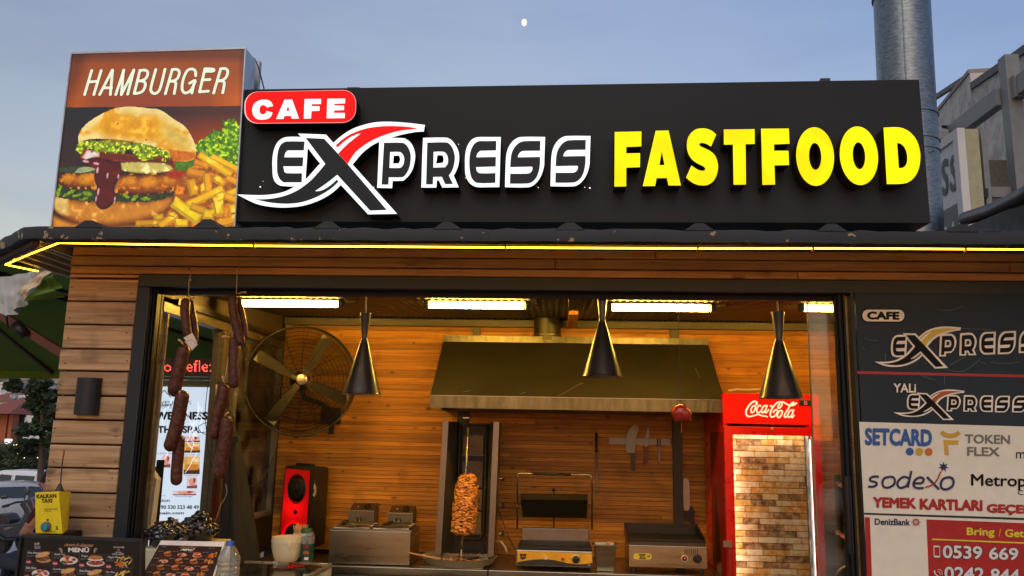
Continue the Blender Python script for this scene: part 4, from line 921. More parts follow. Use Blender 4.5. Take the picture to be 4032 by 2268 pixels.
# worktop
wt = thing('worktop', 'long stainless worktop along the back wall carrying the cooking machines', 'worktop', (-.1, 1.55, .02))
WZ = .9
for a, b_ in ((-1.345, P(1921, 2250, 1.25).x-.002), (P(1921, 2250, 1.25).x+.002, .97)):
    mb = MB(); mb.box(a, b_, 1.25, 1.885, WZ-.045, WZ).build('top', STEEL, wt, bevel=.004)
    MB().box(a+.01, b_-.01, 1.262, 1.88, .05, WZ-.047).build('cabinet', STEELD, wt)
MB().box(-1.9, -1.35, 1.25, 1.885, .05, WZ-.02).build('side_cabinet', mat('dark_wood_shelf', (.06, .035, .018), .6), wt)
mb = MB()
for x in (-1.2, -.6, .1, .7): mb = MB().box(x, x+.5, 1.256, 1.261, .1, .78); mb.build('cabinet_door', STEEL, wt)

# fan
fan = thing('wall_fan', 'big round industrial wall fan with wire cage and brass-coloured hub', 'fan', (0, 0, 0))
FY = 1.42; fc = P(1185, 1498, FY); fr_ = 212*(FY+3.8)/F
fan.location = (fc.x, FY, fc.z)
FX = Vector((math.cos(math.radians(20)), math.sin(math.radians(20)), 0)); FZ = Vector((0, 0, 1)); FN = FX.cross(FZ).normalized()   # towards viewer
if FN.y > 0: FN = -FN
fcc = Vector((fc.x, FY, fc.z)); CAGE = mat('cage_wire', (.045, .042, .035), .4, .6)
def fpt(r, t, d=0): return fcc+(FX*math.cos(t)+FZ*math.sin(t))*r+FN*d
fr_ *= 1.02
MB().tube([fpt(fr_, 2*math.pi*k/64) for k in range(64)], .007, 6, closed=True).build('cage_rim', CAGE, fan, smooth=True)
def dome(r): return .10*(1-(r/fr_)**2.4)
nring = 54
mb = MB()
for i in range(nring):
    r = fr_*(.2+.78*i/(nring-1)); mb.tube([fpt(r, 2*math.pi*k/56, dome(r)) for k in range(56)], .0016, 3, closed=True)
mb.build('cage_rings', CAGE, fan, kind='stuff')
for k in range(14):
    t = 2*math.pi*k/14+.12; MB().tube([fpt(fr_*s_, t+(.25*(1-s_)), dome(fr_*s_)+.002) for s_ in (.13, .3, .5, .7, .85, 1.)], .0017, 4).build('cage_spoke', CAGE, fan)
mb = MB()
for i in range(12):
    r = fr_*(.25+.73*i/11); mb.tube([fpt(r, 2*math.pi*k/48, -dome(r)*1.2) for k in range(48)], .0018, 3, closed=True)
for k in range(16):
    t = 2*math.pi*k/16; mb.tube([fpt(fr_*s_, t, -dome(fr_*s_)*1.2) for s_ in (.2, .5, .8, 1.)], .0016, 3)
mb.build('rear_cage', CAGE, fan, kind='stuff')
HUB = mat('hub_brass', (.62, .50, .30), .28, .8)
hp = P(1208, 1503, FY-.1); hc = fcc+FN*.09+FX*((hp.x-fc.x)*1.0)
hc = fcc+FN*.10
MB().lathe(hc, [(.034, -.01), (.036, .0), (.034, .01), (.0305, .0125), (.001, .0135)], 32, FN).build('hub_badge', HUB, fan, smooth=True, auto=35)
BL = mat('fan_blade', (.20, .19, .14), .5, .1)
for t0 in (math.radians(236), math.radians(152), math.radians(62), math.radians(-22)):
    mb = MB(); rows = []
    for s_ in (.1, .3, .55, .8, .92):
        r = fr_*s_; w_ = .022+.024*min(1, s_*1.4); 
        for d_ in (-1, 1): rows.append(fpt(r, t0, .02)+(-FX*math.sin(t0)+FZ*math.cos(t0))*w_*d_*.8+FN*(.014*d_))
    mb.add(rows, [(2*i, 2*i+1, 2*i+3, 2*i+2) for i in range(4)]); mb.build('blade', BL, fan, smooth=True)
MB().lathe(fcc-FN*.16, [(.02, -.06), (.06, -.05), (.07, .02), (.06, .1), (.03, .13)], 20, FN).build('motor', BLACKP, fan, smooth=True)
ba = fcc-FN*.2; bb = P(1300, 1640, 1.86)
MB().tube([ba, ba+Vector((.02, .05, -.1)), Vector((bb.x-.02, 1.72, bb.z+.08)), Vector((bb.x, 1.8, bb.z+.05)), Vector((bb.x, 1.87, bb.z))], .018, 10).build('arm', BLACKP, fan, smooth=True)
MB().box(bb.x-.07, bb.x+.07, 1.868, 1.885, bb.z-.05, bb.z+.06).build('wall_plate', BLACKP, fan)
MB().box(bb.x+.0, bb.x+.03, 1.84, 1.868, bb.z-.12, bb.z-.05).build('bracket', BLACKP, fan)

# ---- doner grill
don = thing('doner_grill', 'upright gas doner grill with steel wings and four ceramic burners', 'doner grill', (-.55, 1.5, WZ))
gz0, gz1 = WZ+.055, P(1850, 1660, 1.42).z
gl, gr = P(1744, 1660, 1.42).x, P(1966, 1664, 1.42).x
BB = [P(1714, 2160, 1.42).x, P(1944, 2162, 1.42).x]
def lerp(a, b_, t): return a+(b_-a)*t
for sgn, xt, xb in ((1, gl, BB[0]), (-1, gr, BB[1])):
    w_ = .036*sgn
    MB().hexa([Vector((xb, 1.42, gz0)), Vector((xb+w_, 1.42, gz0)), Vector((xt+w_, 1.42, gz1)), Vector((xt, 1.42, gz1))], [Vector((xb, 1.44, gz0)), Vector((xb+w_, 1.44, gz0)), Vector((xt+w_, 1.44, gz1)), Vector((xt, 1.44, gz1))]).build('wing_edge', mat('bright_steel', (.22, .21, .19), .34, .9, var=.1), don)
    MB().hexa([Vector((xb+w_, 1.422, gz0)), Vector((xb+w_*2.2, 1.66, gz0)), Vector((xt+w_*2.2, 1.66, gz1)), Vector((xt+w_, 1.422, gz1))], [Vector((xb+w_*.9, 1.424, gz0)), Vector((xb+w_*2.1, 1.67, gz0)), Vector((xt+w_*2.1, 1.67, gz1)), Vector((xt+w_*.9, 1.424, gz1))]).build('wing', STEELD, don)
    MB().hexa([Vector((xb, 1.441, gz0)), Vector((xb+w_*.2, 1.72, gz0)), Vector((xt+w_*.2, 1.72, gz1)), Vector((xt, 1.441, gz1))], [Vector((xb+w_*.1, 1.441, gz0)), Vector((xb+w_*.4, 1.72, gz0)), Vector((xt+w_*.4, 1.72, gz1)), Vector((xt+w_*.1, 1.441, gz1))]).build('wing', STEELD, don)
MB().box(gl+.05, gr-.05, 1.672, 1.72, gz0, gz1-.01).build('back_panel', mat('sooty_steel', (.04, .034, .026), .55, .4), don)
xc = (gl+gr)/2-.006
zz = [P(1840, y, 1.66).z for y in (1715, 1790, 1815, 1915, 1925, 2005, 2015, 2100)]
CER = mat('ceramic_burner', (.30, .22, .13), .8, var=.25, scale=60, bump=.8, bscale=400)
fr0 = [(xc-.085, P(1840, 2122, 1.62).z+.03), (xc-.09, gz1-.02), (xc+.09, gz1-.02), (xc+.082, P(1840, 2122, 1.62).z+.03), (xc+.06, P(1840, 2122, 1.62).z), (xc-.065, P(1840, 2122, 1.62).z)]
MB().tube([(x, 1.63, z) for x, z in fr0], .011, 8, closed=True).build('burner_frame', BLACKP, don, smooth=True)
for i in range(4):
    MB().box(xc-.066, xc+.066, 1.65, 1.672, zz[2*i+1], zz[2*i]).build('burner', CER, don, bevel=.003)
    MB().box(xc-.074, xc+.074, 1.658, 1.670, zz[2*i+1]-.006, zz[2*i+1]-.001).build('burner_rail', STEELD, don)
MB().box(BB[0]+.04, BB[1]-.04, 1.5, 1.72, WZ+.01, gz0+.0).build('base_box', STEEL, don)
MB().box(P(1805, 1500, 1.7).x, P(1850, 1500, 1.7).x, 1.70, 1.75, gz1-.05, 1.84).build('flue', mat('sooty_steel', (.04, .034, .026)), don)
for y in (1885, 1990, 2100):
    p = P(1967, y, 1.5); MB().tube([p, p+Vector((.012, 0, 0))], .006, 8).build('knob_stem', STEEL, don)
    MB().lathe(p+Vector((.012, 0, 0)), [(.014, 0), (.016, .004), (.016, .014), (.012, .018)], 12, (1, 0, 0), sy=1.0).build('knob', BLACKP, don, smooth=True, auto=40)
a = P(1950, 2128, 1.6); MB().tube([a, P(1975, 2135, 1.58), P(1990, 2155, 1.56), P(1996, 2175, 1.55)], .008, 8).build('gas_hose', mat('hose_cream', (.6, .52, .36), .5), don, smooth=True)
MB().tube([P(1962, 2000, 1.55), P(1975, 2040, 1.55), P(2000, 2110, 1.5), P(2032, 2168, 1.45)], .004, 6).build('power_cable', BLACKP, don)
# skewer and meat
s0, s1 = P(1846, 1640, 1.32), P(1816, 2196, 1.32)
sk = thing('doner_skewer', 'vertical steel skewer of browned doner meat in front of the burners', 'meat', s1)
MB().tube([s1, s0], .0058, 10).build('skewer', STEEL, sk, smooth=True)
MB().box(s0.x-.035, s0.x+.003, 1.31, 1.33, s0.z-.012, s0.z-.005).build('skewer_hook', STEEL, sk)
MB().lathe(s1, [(.028, -.002), (.028, .004), (.012, .012), (.009, .05)], 18).build('skewer_foot', STEEL, sk, smooth=True, auto=40)
MEAT, n, L_ = newmat('doner_meat'); b = n['Principled BSDF']; tcc = n.new('ShaderNodeTexCoord'); mpp = n.new('ShaderNodeMapping'); mpp.inputs['Scale'].default_value = (34, 34, 85); L_(tcc.outputs['Object'], mpp.inputs[0])
nz = n.new('ShaderNodeTexNoise'); nz.inputs['Scale'].default_value = 1.; nz.inputs['Detail'].default_value = 6; nz.inputs['Distortion'].default_value = .8; L_(mpp.outputs[0], nz.inputs['Vector'])
rp = n.new('ShaderNodeValToRGB'); e = rp.color_ramp.elements; e[0].position = .40; e[0].color = (.13, .02, .003, 1); e[1].position = .62; e[1].color = (1, .48, .09, 1); m2 = e.new(.48); m2.color = (.85, .28, .035, 1)
L_(nz.outputs[0], rp.inputs[0]); L_(rp.outputs[0], b.inputs['Base Color']); b.inputs['Roughness'].default_value = .36; b.inputs['Specular IOR Level'].default_value = .6
bp = n.new('ShaderNodeBump'); bp.inputs['Strength'].default_value = .7; bp.inputs['Distance'].default_value = .008; L_(nz.outputs[0], bp.inputs['Height']); L_(bp.outputs[0], b.inputs['Normal'])
mt, mbm = P(1842, 1863, 1.32), P(1822, 2106, 1.32); vs = []; NR, NS = 110, 96
wprof = [(0, .25), (.03, .62), (.10, .80), (.2, .93), (.35, .98), (.5, 1.02), (.7, 1.0), (.85, .98), (.95, .95), (1, .6)]
for i in range(NR+1):
    t = i/NR; c = mt.lerp(mbm, t)
    for k in range(len(wprof)-1):
        if wprof[k][0] <= t <= wprof[k+1][0]: u = (t-wprof[k][0])/(wprof[k+1][0]-wprof[k][0]); wr = wprof[k][1]*(1-u)+wprof[k+1][1]*u; break
    for k in range(NS):
        a = 2*math.pi*k/NS; q_ = Vector((math.cos(a)*2.2, math.sin(a)*2.2, t*26+mnoise.noise(Vector((math.cos(a)*2, math.sin(a)*2, t*3)))*1.6))
        layer = abs((q_.z*.72) % 1-.5)*2; r = .0735*wr*(1+.12*mnoise.noise(q_)+.10*mnoise.noise(Vector((math.cos(a)*6, math.sin(a)*6, t*44)))-.11*(layer**3)+.03*mnoise.noise(Vector((a*9, t*90, 1))))
        vs.append((c.x+r*math.cos(a), c.y+r*math.sin(a), c.z))
mb = MB(); mb.add(vs, [(i*NS+k, (i+1)*NS+k, (i+1)*NS+(k+1) % NS, i*NS+(k+1) % NS) for i in range(NR) for k in range(NS)]+[tuple(range(NS)), tuple(NR*NS+k for k in range(NS))[::-1]])
mb.build('meat', MEAT, sk, smooth=True)
# tray
tc_ = PZ(1808, 2203, WZ+.03)
tray = thing('drip_tray', 'round steel tray of meat scraps under the doner skewer', 'tray', (tc_.x, tc_.y, WZ))
TR = .232
MB().lathe((tc_.x, tc_.y, WZ), [(.19, .012), (.205, .014), (TR, .052), (TR+.003, .055), (TR-.004, .054), (.2, .02), (.19, .017), (.001, .017)], 56, cap=True).build('pan', mat('tray_steel', (.52, .47, .32), .38, .45, var=.08), tray, smooth=True, auto=30)
MB().box(tc_.x-.22, tc_.x+.16, 1.256, 1.5, WZ+.002, WZ+.012).build('stand', STEEL, tray)
rr = random.Random(8); mb = MB()
for i in range(170):
    a = rr.uniform(0, 6.28); r = .12*rr.random()**.6; x = tc_.x-.0+r*math.cos(a)*1.25; y = tc_.y-.05+r*math.sin(a)*.8; z = WZ+.02+rr.uniform(0, .012)
    mb.ball((x, y, z), rr.uniform(.006, .014), rr.uniform(.004, .009), rr.uniform(.003, .006), 6, 4)
mb.build('meat_scraps', MEAT, tray, kind='stuff', smooth=True)
kn = thing('carving_knife', 'carving knife with black handle lying on the round doner tray', 'knife', P(1850, 2205, tc_.y-.1))
a, b_ = P(1840, 2203, tc_.y-.17), P(1884, 2190, tc_.y-.12)
a.z = b_.z = WZ+.062
MB().tube([a, a.lerp(b_, .15), a.lerp(b_, .6), b_], [.007, .010, .0085, .008], 10).build('handle', BLACKP, kn, smooth=True)
MB().ribbon([b_+Vector((0, 0, -.002)), b_+(b_-a)*1.7, b_+(b_-a)*2.0], [.016, .014, .002], (0, -.4, 1)).build('blade', mat('dull_blade', (.3, .27, .2), .35, .8), kn)
sp_ = thing('wooden_spatula', 'brown wooden stick resting across the left rim of the doner tray', 'utensil', P(1650, 2180, tc_.y))
MB().tube([P(1603, 2174, 1.26), P(1625, 2180, 1.26), P(1700, 2196, 1.24), P(1735, 2202, 1.24)], [.005, .0065, .008, .011], 8).build('stick', WOODSP, sp_, smooth=True)

# ---- fryer
fry_ = thing('double_fryer', 'stainless double deep fryer on the worktop left of the doner grill', 'fryer', (-1.1, 1.5, WZ))
fx0, fx1, fz = P(1296, 2150, 1.3).x, P(1615, 2150, 1.3).x, P(1450, 2087, 1.3).z
MB().box(fx0, fx1, 1.3, 1.64, WZ+.006, fz-.004).build('body', STEEL, fry_, bevel=.004)
mb = MB().box(fx0-.004, fx1+.004, 1.296, 1.312, fz-.003, fz+.004); mb.build('front_rim', STEEL, fry_)
xm = (fx0+fx1)/2
for k, (a, b_) in enumerate(((fx0+.02, xm-.012), (xm+.012, fx1-.02))):
    MB().box(a, b_, 1.33, 1.60, fz-.003, fz+.003).build('oil', mat('frying_oil', (.12, .06, .012), .08), fry_)
    mb = MB(); mb.tube([(a, 1.33, fz+.006), (b_, 1.33, fz+.006), (b_, 1.6, fz+.006), (a, 1.6, fz+.006)], .006, 6, closed=True); mb.build('basin_rim', STEEL, fry_)
    lid = MB(); pts = [(a+.01, 1.35, fz+.012), (b_-.01, 1.35, fz+.012)]
    for j in range(12): yy = 1.36+j*.019; MB  # basket wires
    bk = MB()
    for j in range(11): yy = 1.37+j*.02; bk.tube([(a+.015, yy, fz+.02), (b_-.015, yy, fz+.02)], .0014, 4)
    for j in range(9): xx = a+.02+j*(b_-a-.04)/8; bk.tube([(xx, 1.37, fz+.02), (xx, 1.57, fz+.02)], .0014, 4)
    bk.build('basket', STEEL, fry_, kind='stuff')
    hxp = (1355 if k == 0 else 1520); hh = P(hxp, 2068 if k == 0 else 2054, 1.36)
    MB().bar((hh.x, 1.33, fz+.03), (hh.x+(.02 if k else 0), 1.42, fz+.04), .022, .014).build('basket_grip', BLACKP, fry_)
    MB().bar((hh.x, 1.42, fz+.035), (hh.x+.05, 1.48, fz+.025), .006, .004).build('basket_arm', STEEL, fry_)
    # head
    x0h, x1h = (P(1371, 2030, 1.62).x, P(1473, 2030, 1.62).x) if k == 0 else (P(1527, 2030, 1.62).x, P(1626, 2030, 1.62).x)
    z0h, z1h, z2h = fz-.01, P(1420, 2011 if k == 0 else 2017, 1.62).z, P(1420, 1981 if k == 0 else 1988, 1.72).z
    MB().hexa([Vector((x0h, 1.62, z0h)), Vector((x1h, 1.62, z0h)), Vector((x1h, 1.62, z1h)), Vector((x0h, 1.62, z1h))], [Vector((x0h, 1.76, z0h)), Vector((x1h, 1.76, z0h)), Vector((x1h, 1.76, z2h-.02)), Vector((x0h, 1.76, z2h-.02))]).build('head_box', STEELD, fry_)
    MB().hexa([Vector((x0h+.003, 1.625, z1h-.001)), Vector((x1h-.003, 1.625, z1h-.001)), Vector((x1h-.003, 1.74, z2h)), Vector((x0h+.003, 1.74, z2h))], [Vector((x0h+.003, 1.625, z1h-.01)), Vector((x1h-.003, 1.625, z1h-.01)), Vector((x1h-.003, 1.74, z2h-.02)), Vector((x0h+.003, 1.74, z2h-.02))]).build('control_panel', mat('brown_panel', (.09, .055, .03), .4, .3), fry_)
    MB().bar((x0h, 1.618, z1h), (x1h, 1.618, z1h), .006, .006).build('head_edge', STEEL, fry_)
    kp_ = Vector((lerp(x0h, x1h, .66), 1.675, (z1h+z2h)/2+.002)); nn = Vector((0, -(z2h-z1h), .115)).normalized()
    MB().lathe(kp_, [(.021, -.002), (.021, .006), (.016, .01), (.015, .02), (.001, .021)], 18, nn).build('knob', BLACKP, fry_, smooth=True, auto=40)
    MB().lathe(Vector((lerp(x0h, x1h, .3), 1.675, (z1h+z2h)/2+.002)), [(.004, -.002), (.004, .003)], 8, nn).build('pilot_lamp', WHITEP, fry_)
    for dx in (-.012, .012):
        c_ = Vector(((x0h+x1h)/2-.01+dx, 1.60, z0h+.02)); MB().tube([c_+Vector((0, .02, .012)), c_+Vector((0, -.005, .035)), c_+Vector((0, -.03, .025)), c_+Vector((0, -.035, -.01))], .003, 6).build('element_loop', STEEL, fry_, smooth=True)
strokes([[(262, 1235), (300, 1235), (285, 1255), (300, 1275), (330, 1238)], [(330, 1238), (350, 1240), (345, 1270), (380, 1272)], [(262, 1256), (350, 1256)]], 2.2, 1.2985, 'maker_badge', mat('bright_steel', (.55, .54, .52)), fry_, zoomer(1200, 1650, 2.344), curve=False)

# ---- contact grill
cg = thing('contact_grill', 'open panini press with ribbed black plates and yellow front panel', 'grill', (.1, 1.5, WZ))
cx0_, cx1_ = P(2031, 2200, 1.3).x, P(2335, 2200, 1.3).x; cz0, cz1 = P(2180, 2234, 1.3).z, P(2180, 2168, 1.3).z
MB().box(cx0_, cx1_, 1.3, 1.64, cz0+.004, cz1).build('body', STEEL, cg, bevel=.006)
zq = zoomer(1950, 1600, 2.169)
YEL = mat('yellow_panel', (.86, .46, .03), .35); DKP = mat('dark_panel', (.03, .035, .04), .35)
yp = zq([(190, 1236), (828, 1258), (828, 1335), (780, 1345), (700, 1348), (600, 1335), (500, 1312), (400, 1305), (300, 1312), (190, 1330)])
plate([yp], pplace(1.2975), .0015).build('front_panel', [YEL, YEL], cg, recalc=False)
plate([zq([(190, 1331), (300, 1313), (400, 1306), (500, 1313), (600, 1336), (700, 1349), (780, 1346), (828, 1336), (828, 1372), (188, 1356)])], pplace(1.2972), .0015).build('front_panel_wave', [DKP, DKP], cg, recalc=False)
plate([zq([(210, 1256), (236, 1262), (264, 1258), (262, 1295), (236, 1310), (212, 1295)])], pplace(1.2955), .0015).build('maker_shield', [BLACKP, BLACKP], cg, recalc=False)
lettering('RCYOL', qpx(*zq([(216, 1276)])[0], *zq([(258, 1289)])[0], 1.2948), mb := MB(), bold=.03); 
mb = MB(); lettering('ROYAL', qpx(*zq([(216, 1276)])[0], *zq([(258, 1289)])[0], 1.2948), mb, bold=.02); mb.build('maker_name', YEL, cg, recalc=False)
mb = MB(); lettering('CE', qpx(*zq([(790, 1348)])[0], *zq([(812, 1362)])[0], 1.2965), mb, bold=.02); mb.build('ce_mark', WHITEP, cg, recalc=False)
for x, y, r, m_ in ((430, 1298, 12, WHITEP), (576, 1303, 14, mat('red_lens', (.5, .04, .02), .3))):
    p = P(*zq([(x, y)])[0], 1.297); MB().lathe(p, [(r*.0007, 0), (r*.0007, .003), (r*.0005, .005), (.0003, .005)], 12, (0, -1, 0)).build('indicator', m_, cg)
p = P(*zq([(690, 1302)])[0], 1.297); MB().lathe(p, [(.026, 0), (.026, .004), (.021, .005)], 24, (0, -1, 0)).build('dial_ring', STEEL, cg, smooth=True, auto=40); MB().lathe(p, [(.019, 0), (.018, .016), (.001, .018)], 20, (0, -1, 0)).build('dial', BLACKP, cg, smooth=True, auto=40)
CI = mat('cast_iron', (.022, .02, .017), .42, .3)
rx0, rx1 = P(2040, 2150, 1.31).x, P(2331, 2150, 1.31).x; rz0 = P(2180, 2150, 1.31).z
MB().box(rx0, rx1, 1.312, 1.6, cz1-.0, rz0-.008).build('lower_plate', CI, cg, bevel=.004)
for k in range(40):
    x = lerp(rx0+.012, rx1-.012, k/39); MB().box(x-.0022, x+.0022, 1.322, 1.57, rz0-.009, rz0).build('rib', CI, cg)
MB().box(P(2055, 2090, 1.6).x, P(2320, 2090, 1.6).x, 1.6, 1.63, rz0-.01, P(2180, 2081, 1.6).z).build('rear_guard', mat('bright_steel', (.55, .54, .52)), cg, bevel=.004)
# lid
lz0, lz1 = P(2180, 2037, 1.5).z, P(2180, 1968, 1.56).z
MB().hexa([P(2057, 2033, 1.5), P(2310, 2037, 1.5), P(2315, 1970, 1.56), P(2051, 1966, 1.56)], [P(2057, 2033, 1.53)+Vector((0, 0, -.004)), P(2310, 2037, 1.53)+Vector((0, 0, -.004)), P(2315, 1970, 1.62), P(2051, 1966, 1.62)]).build('upper_plate', mat('upper_iron', (.006, .006, .006), .8, spec=.04), cg)
MB().hexa([P(2050, 1967, 1.555), P(2315, 1970, 1.555), P(2315, 1947, 1.61), P(2050, 1943, 1.61)], [P(2050, 1967, 1.57), P(2315, 1970, 1.57), P(2315, 1948, 1.64), P(2050, 1944, 1.64)]).build('lid_back', STEEL, cg)
hpts = [P(2037, 2082, 1.56), P(2037, 1880, 1.5), P(2040, 1868, 1.5), P(2050, 1864, 1.5), P(2318, 1870, 1.5), P(2328, 1875, 1.5), P(2331, 1890, 1.5), P(2331, 2086, 1.56)]
MB().tube(hpts, .0055, 8).build('handle_frame', STEEL, cg, smooth=True)
MB().tube([P(2097, 1865, 1.5), P(2248, 1869, 1.5)], .0085, 10).build('grip', BLACKP, cg, smooth=True)
for a, b_ in (((2037, 1985), (2056, 1985)), ((2312, 1990), (2331, 1990))): MB().tube([P(*a, 1.53), P(*b_, 1.56)], .0045, 8).build('pivot', STEEL, cg)
MB().tube([P(2181, 2078, 1.6), P(2180, 1930, 1.63)], .0045, 8).build('spring_post', BLACKP, cg)
MB().ball(P(2180, 1930, 1.6), .012, n=10, m=6).build('spring_cap', BLACKP, cg, smooth=True)

# ---- steel pot
pot = thing('steel_container', 'small steel food container with a pink spoon, between grill and griddle', 'container', (.45, 1.4, WZ))
a, b_ = P(2342, 2180, 1.3), P(2427, 2180, 1.3); zt_ = P(2385, 2150, 1.3).z
prf = lambda x0, x1, y0, y1, z: [(x0, y0, z), (x1, y0, z), (x1, y1, z), (x0, y1, z)]
pm = MB(); pm.add(prf(a.x+.012, b_.x-.012, 1.315, 1.42, WZ+.002)+prf(a.x, b_.x, 1.302, 1.44, zt_)+prf(a.x-.012, b_.x+.01, 1.29, 1.452, zt_+.001)+prf(a.x-.012, b_.x+.01, 1.29, 1.452, zt_+.006)+prf(a.x+.004, b_.x-.004, 1.306, 1.436, zt_+.005)+prf(a.x+.014, b_.x-.014, 1.317, 1.418, WZ+.02),
    [(3, 2, 1, 0)]+[(4*l+k, 4*l+(k+1) % 4, 4*l+4+(k+1) % 4, 4*l+4+k) for l in range(5) for k in range(4)]+[(20, 21, 22, 23)])
pm.build('pan', STEEL, pot, bevel=.004)
MB().tube([P(2397, 2165, 1.37), P(2396, 2145, 1.37), P(2398, 2133, 1.37)], [.004, .006, .009], 8).build('spoon', mat('pink_plastic', (.55, .25, .30), .4), pot, smooth=True)

# ---- griddle
gd = thing('griddle', 'black flat griddle in a stainless case with yellow badge and two dials', 'griddle', (.75, 1.5, WZ))
g0, g1 = P(2476, 2190, 1.3).x, P(2785, 2190, 1.3).x; gzb, gzt = P(2630, 2236, 1.3).z, P(2630, 2150, 1.3).z
MB().box(g0, g1, 1.3, 1.62, gzb, gzt).build('case', STEEL, gd, bevel=.003)
MB().box(g0+.003, g1-.006, 1.312, 1.6, gzt+.0005, P(2630, 2134, 1.31).z).build('collar', mat('brown_steel', (.12, .09, .055), .4, .6), gd)
gt0 = P(2630, 2134, 1.31).z
MB().box(g0-.002, g1-.006, 1.30, 1.62, gt0+.0005, gt0+.014).build('hot_plate', CI, gd, bevel=.003)
for a in ((g0-.002, g0+.006), (g1-.014, g1-.006)):
    MB().hexa([Vector((a[0], 1.305, gt0+.014)), Vector((a[1], 1.305, gt0+.014)), Vector((a[1], 1.305, gt0+.022)), Vector((a[0], 1.305, gt0+.022))], [Vector((a[0], 1.62, gt0+.014)), Vector((a[1], 1.62, gt0+.014)), Vector((a[1], 1.62, gt0+.075)), Vector((a[0], 1.62, gt0+.075))]).build('splash_side', CI, gd)
MB().box(g0-.002, g1-.006, 1.612, 1.62, gt0+.014, gt0+.075).build('splash_back', CI, gd)
BY = mat('badge_yellow', (.85, .70, .06), .4); zz3 = zoomer(1950, 1600, 2.169)
plate([zz3(rrect(1180, 1256, 1336, 1258, 1336, 1309, 1180, 1307, 24))], pplace(1.2975), .0015, sub=1).build('badge', [BY, BY], gd, recalc=False)
plate([zz3([(1222, 1262), (1292, 1263), (1280, 1272), (1236, 1271)])], pplace(1.2962), .001, sm=False).build('badge_mark', [BLACKP, BLACKP], gd, recalc=False)
plate([zz3([(1236, 1292), (1280, 1293), (1292, 1302), (1222, 1301)])], pplace(1.2962), .001, sm=False).build('badge_mark', [BLACKP, BLACKP], gd, recalc=False)
mb = MB(); lettering('REMTA', qpx(*zz3([(1232, 1274)])[0], *zz3([(1284, 1290)])[0], 1.2962), mb, bold=.02); lettering('CE', qpx(*zz3([(1296, 1272)])[0], *zz3([(1322, 1292)])[0], 1.2962), mb, bold=.02)
mb.build('badge_lettering', BLACKP, gd, recalc=False)
p = P(2695, 2199, 1.299); MB().lathe(p, [(.0195, 0), (.0195, .004), (.015, .005), (.0148, .001)], 22, (0, -1, 0)).build('light_ring', WHITEP, gd, smooth=True, auto=40); MB().lathe(p, [(.0145, 0), (.0145, .003), (.001, .004)], 14, (0, -1, 0)).build('lens', mat('dark_lens', (.05, .01, .01), .2), gd); MB().lathe(p+Vector((.001, -.004, 0)), [(.004, 0), (.001, .001)], 8, (0, -1, 0)).build('pilot_glow', emit('red_pilot', (1, .08, .05), 1.3), gd)
p = P(2746, 2200, 1.299); MB().lathe(p, [(.026, 0), (.025, .006), (.02, .008), (.018, .02), (.001, .021)], 22, (0, -1, 0)).build('dial', BLACKP, gd, smooth=True, auto=40)
for k in range(7): q_ = P(2697+k*8.2, 2172, 1.2985); MB().box(q_.x-.0022, q_.x+.0022, 1.2975, 1.2995, q_.z-.013, q_.z+.013).build('vent_slot', BLACKP, gd)
plate([zz3([(1582, 1256), (1598, 1228), (1612, 1256)])], pplace(1.2975), .001, sm=False).build('warning_triangle', [mat('dull_yellow', (.5, .4, .05), .5)]*2, gd, recalc=False)
for x in (g0+.03, g1-.03): MB().lathe((x, 1.33, WZ), [(.012, 0), (.014, .004), (.01, gzb-WZ+.002)], 12).build('foot', BLACKP, gd)

# ---- knives on the wall
WY = 1.893
rack = thing('knife_rack', 'pale magnetic knife bar on the dark wall under the hood', 'knife rack', P(2520, 1750, WY))
fbox(MB(), 2398, 1725, 2639, 1751, WY-.016, .014).build('bar', mat('pale_bar', (.5, .46, .38), .5), rack, bevel=.002)
def wallplate(pts, Y, th, name, m, parent): return plate([zq(pts)], pplace(Y), th).build(name, [m, m], parent, recalc=False)
BLD = mat('blade_steel', (.36, .38, .33), .45, .2)
k1 = thing('cleaver', 'broad cleaver with black handle on the magnetic bar', 'knife', P(2485, 1850, WY-.02))
plate([zq([(1120, 390), (1118, 280), (1140, 205), (1175, 165), (1205, 160), (1222, 175), (1222, 205), (1203, 260), (1195, 330), (1190, 398)]), zq([(1204+7*math.cos(t), 182+7*math.sin(t)) for t in [i*math.pi/4 for i in range(8)]])], pplace(WY-.020), .003).build('blade', [BLD, BLD], k1, recalc=False)
wallplate([(1158, 399), (1196, 399), (1196, 545), (1180, 552), (1160, 545)], WY-.027, .016, 'handle', BLACKP, k1)
k2 = thing('boning_knife', 'narrow pointed knife with brown-red handle on the magnetic bar', 'knife', P(2545, 1830, WY-.02))
wallplate([(1313, 168), (1316, 240), (1308, 345), (1276, 345), (1284, 260), (1296, 205)], WY-.020, .003, 'blade', BLD, k2)
wallplate([(1262, 346), (1308, 346), (1302, 380), (1302, 470), (1288, 505), (1268, 512), (1262, 490), (1272, 440), (1270, 380)], WY-.027, .014, 'handle', mat('redbrown_plastic', (.22, .035, .02), .45), k2)
k3 = thing('peeler', 'small peeler at the right end of the magnetic bar', 'peeler', P(2595, 1800, WY-.02))
wallplate([(1380, 275), (1392, 275), (1392, 345), (1380, 345)], WY-.021, .004, 'prong', BLACKP, k3); wallplate([(1402, 275), (1414, 275), (1412, 345), (1402, 345)], WY-.021, .004, 'prong', BLACKP, k3)
wallplate([(1378, 346), (1414, 346), (1408, 380), (1412, 430), (1404, 488), (1396, 490), (1388, 430), (1390, 380)], WY-.023, .008, 'handle', mat('brown_white', (.35, .28, .24), .4), k3)
k4 = thing('sharpening_steel', 'long sharpening steel with black handle hung tip-down on the wall', 'knife sharpener', P(2350, 1940, WY-.02))
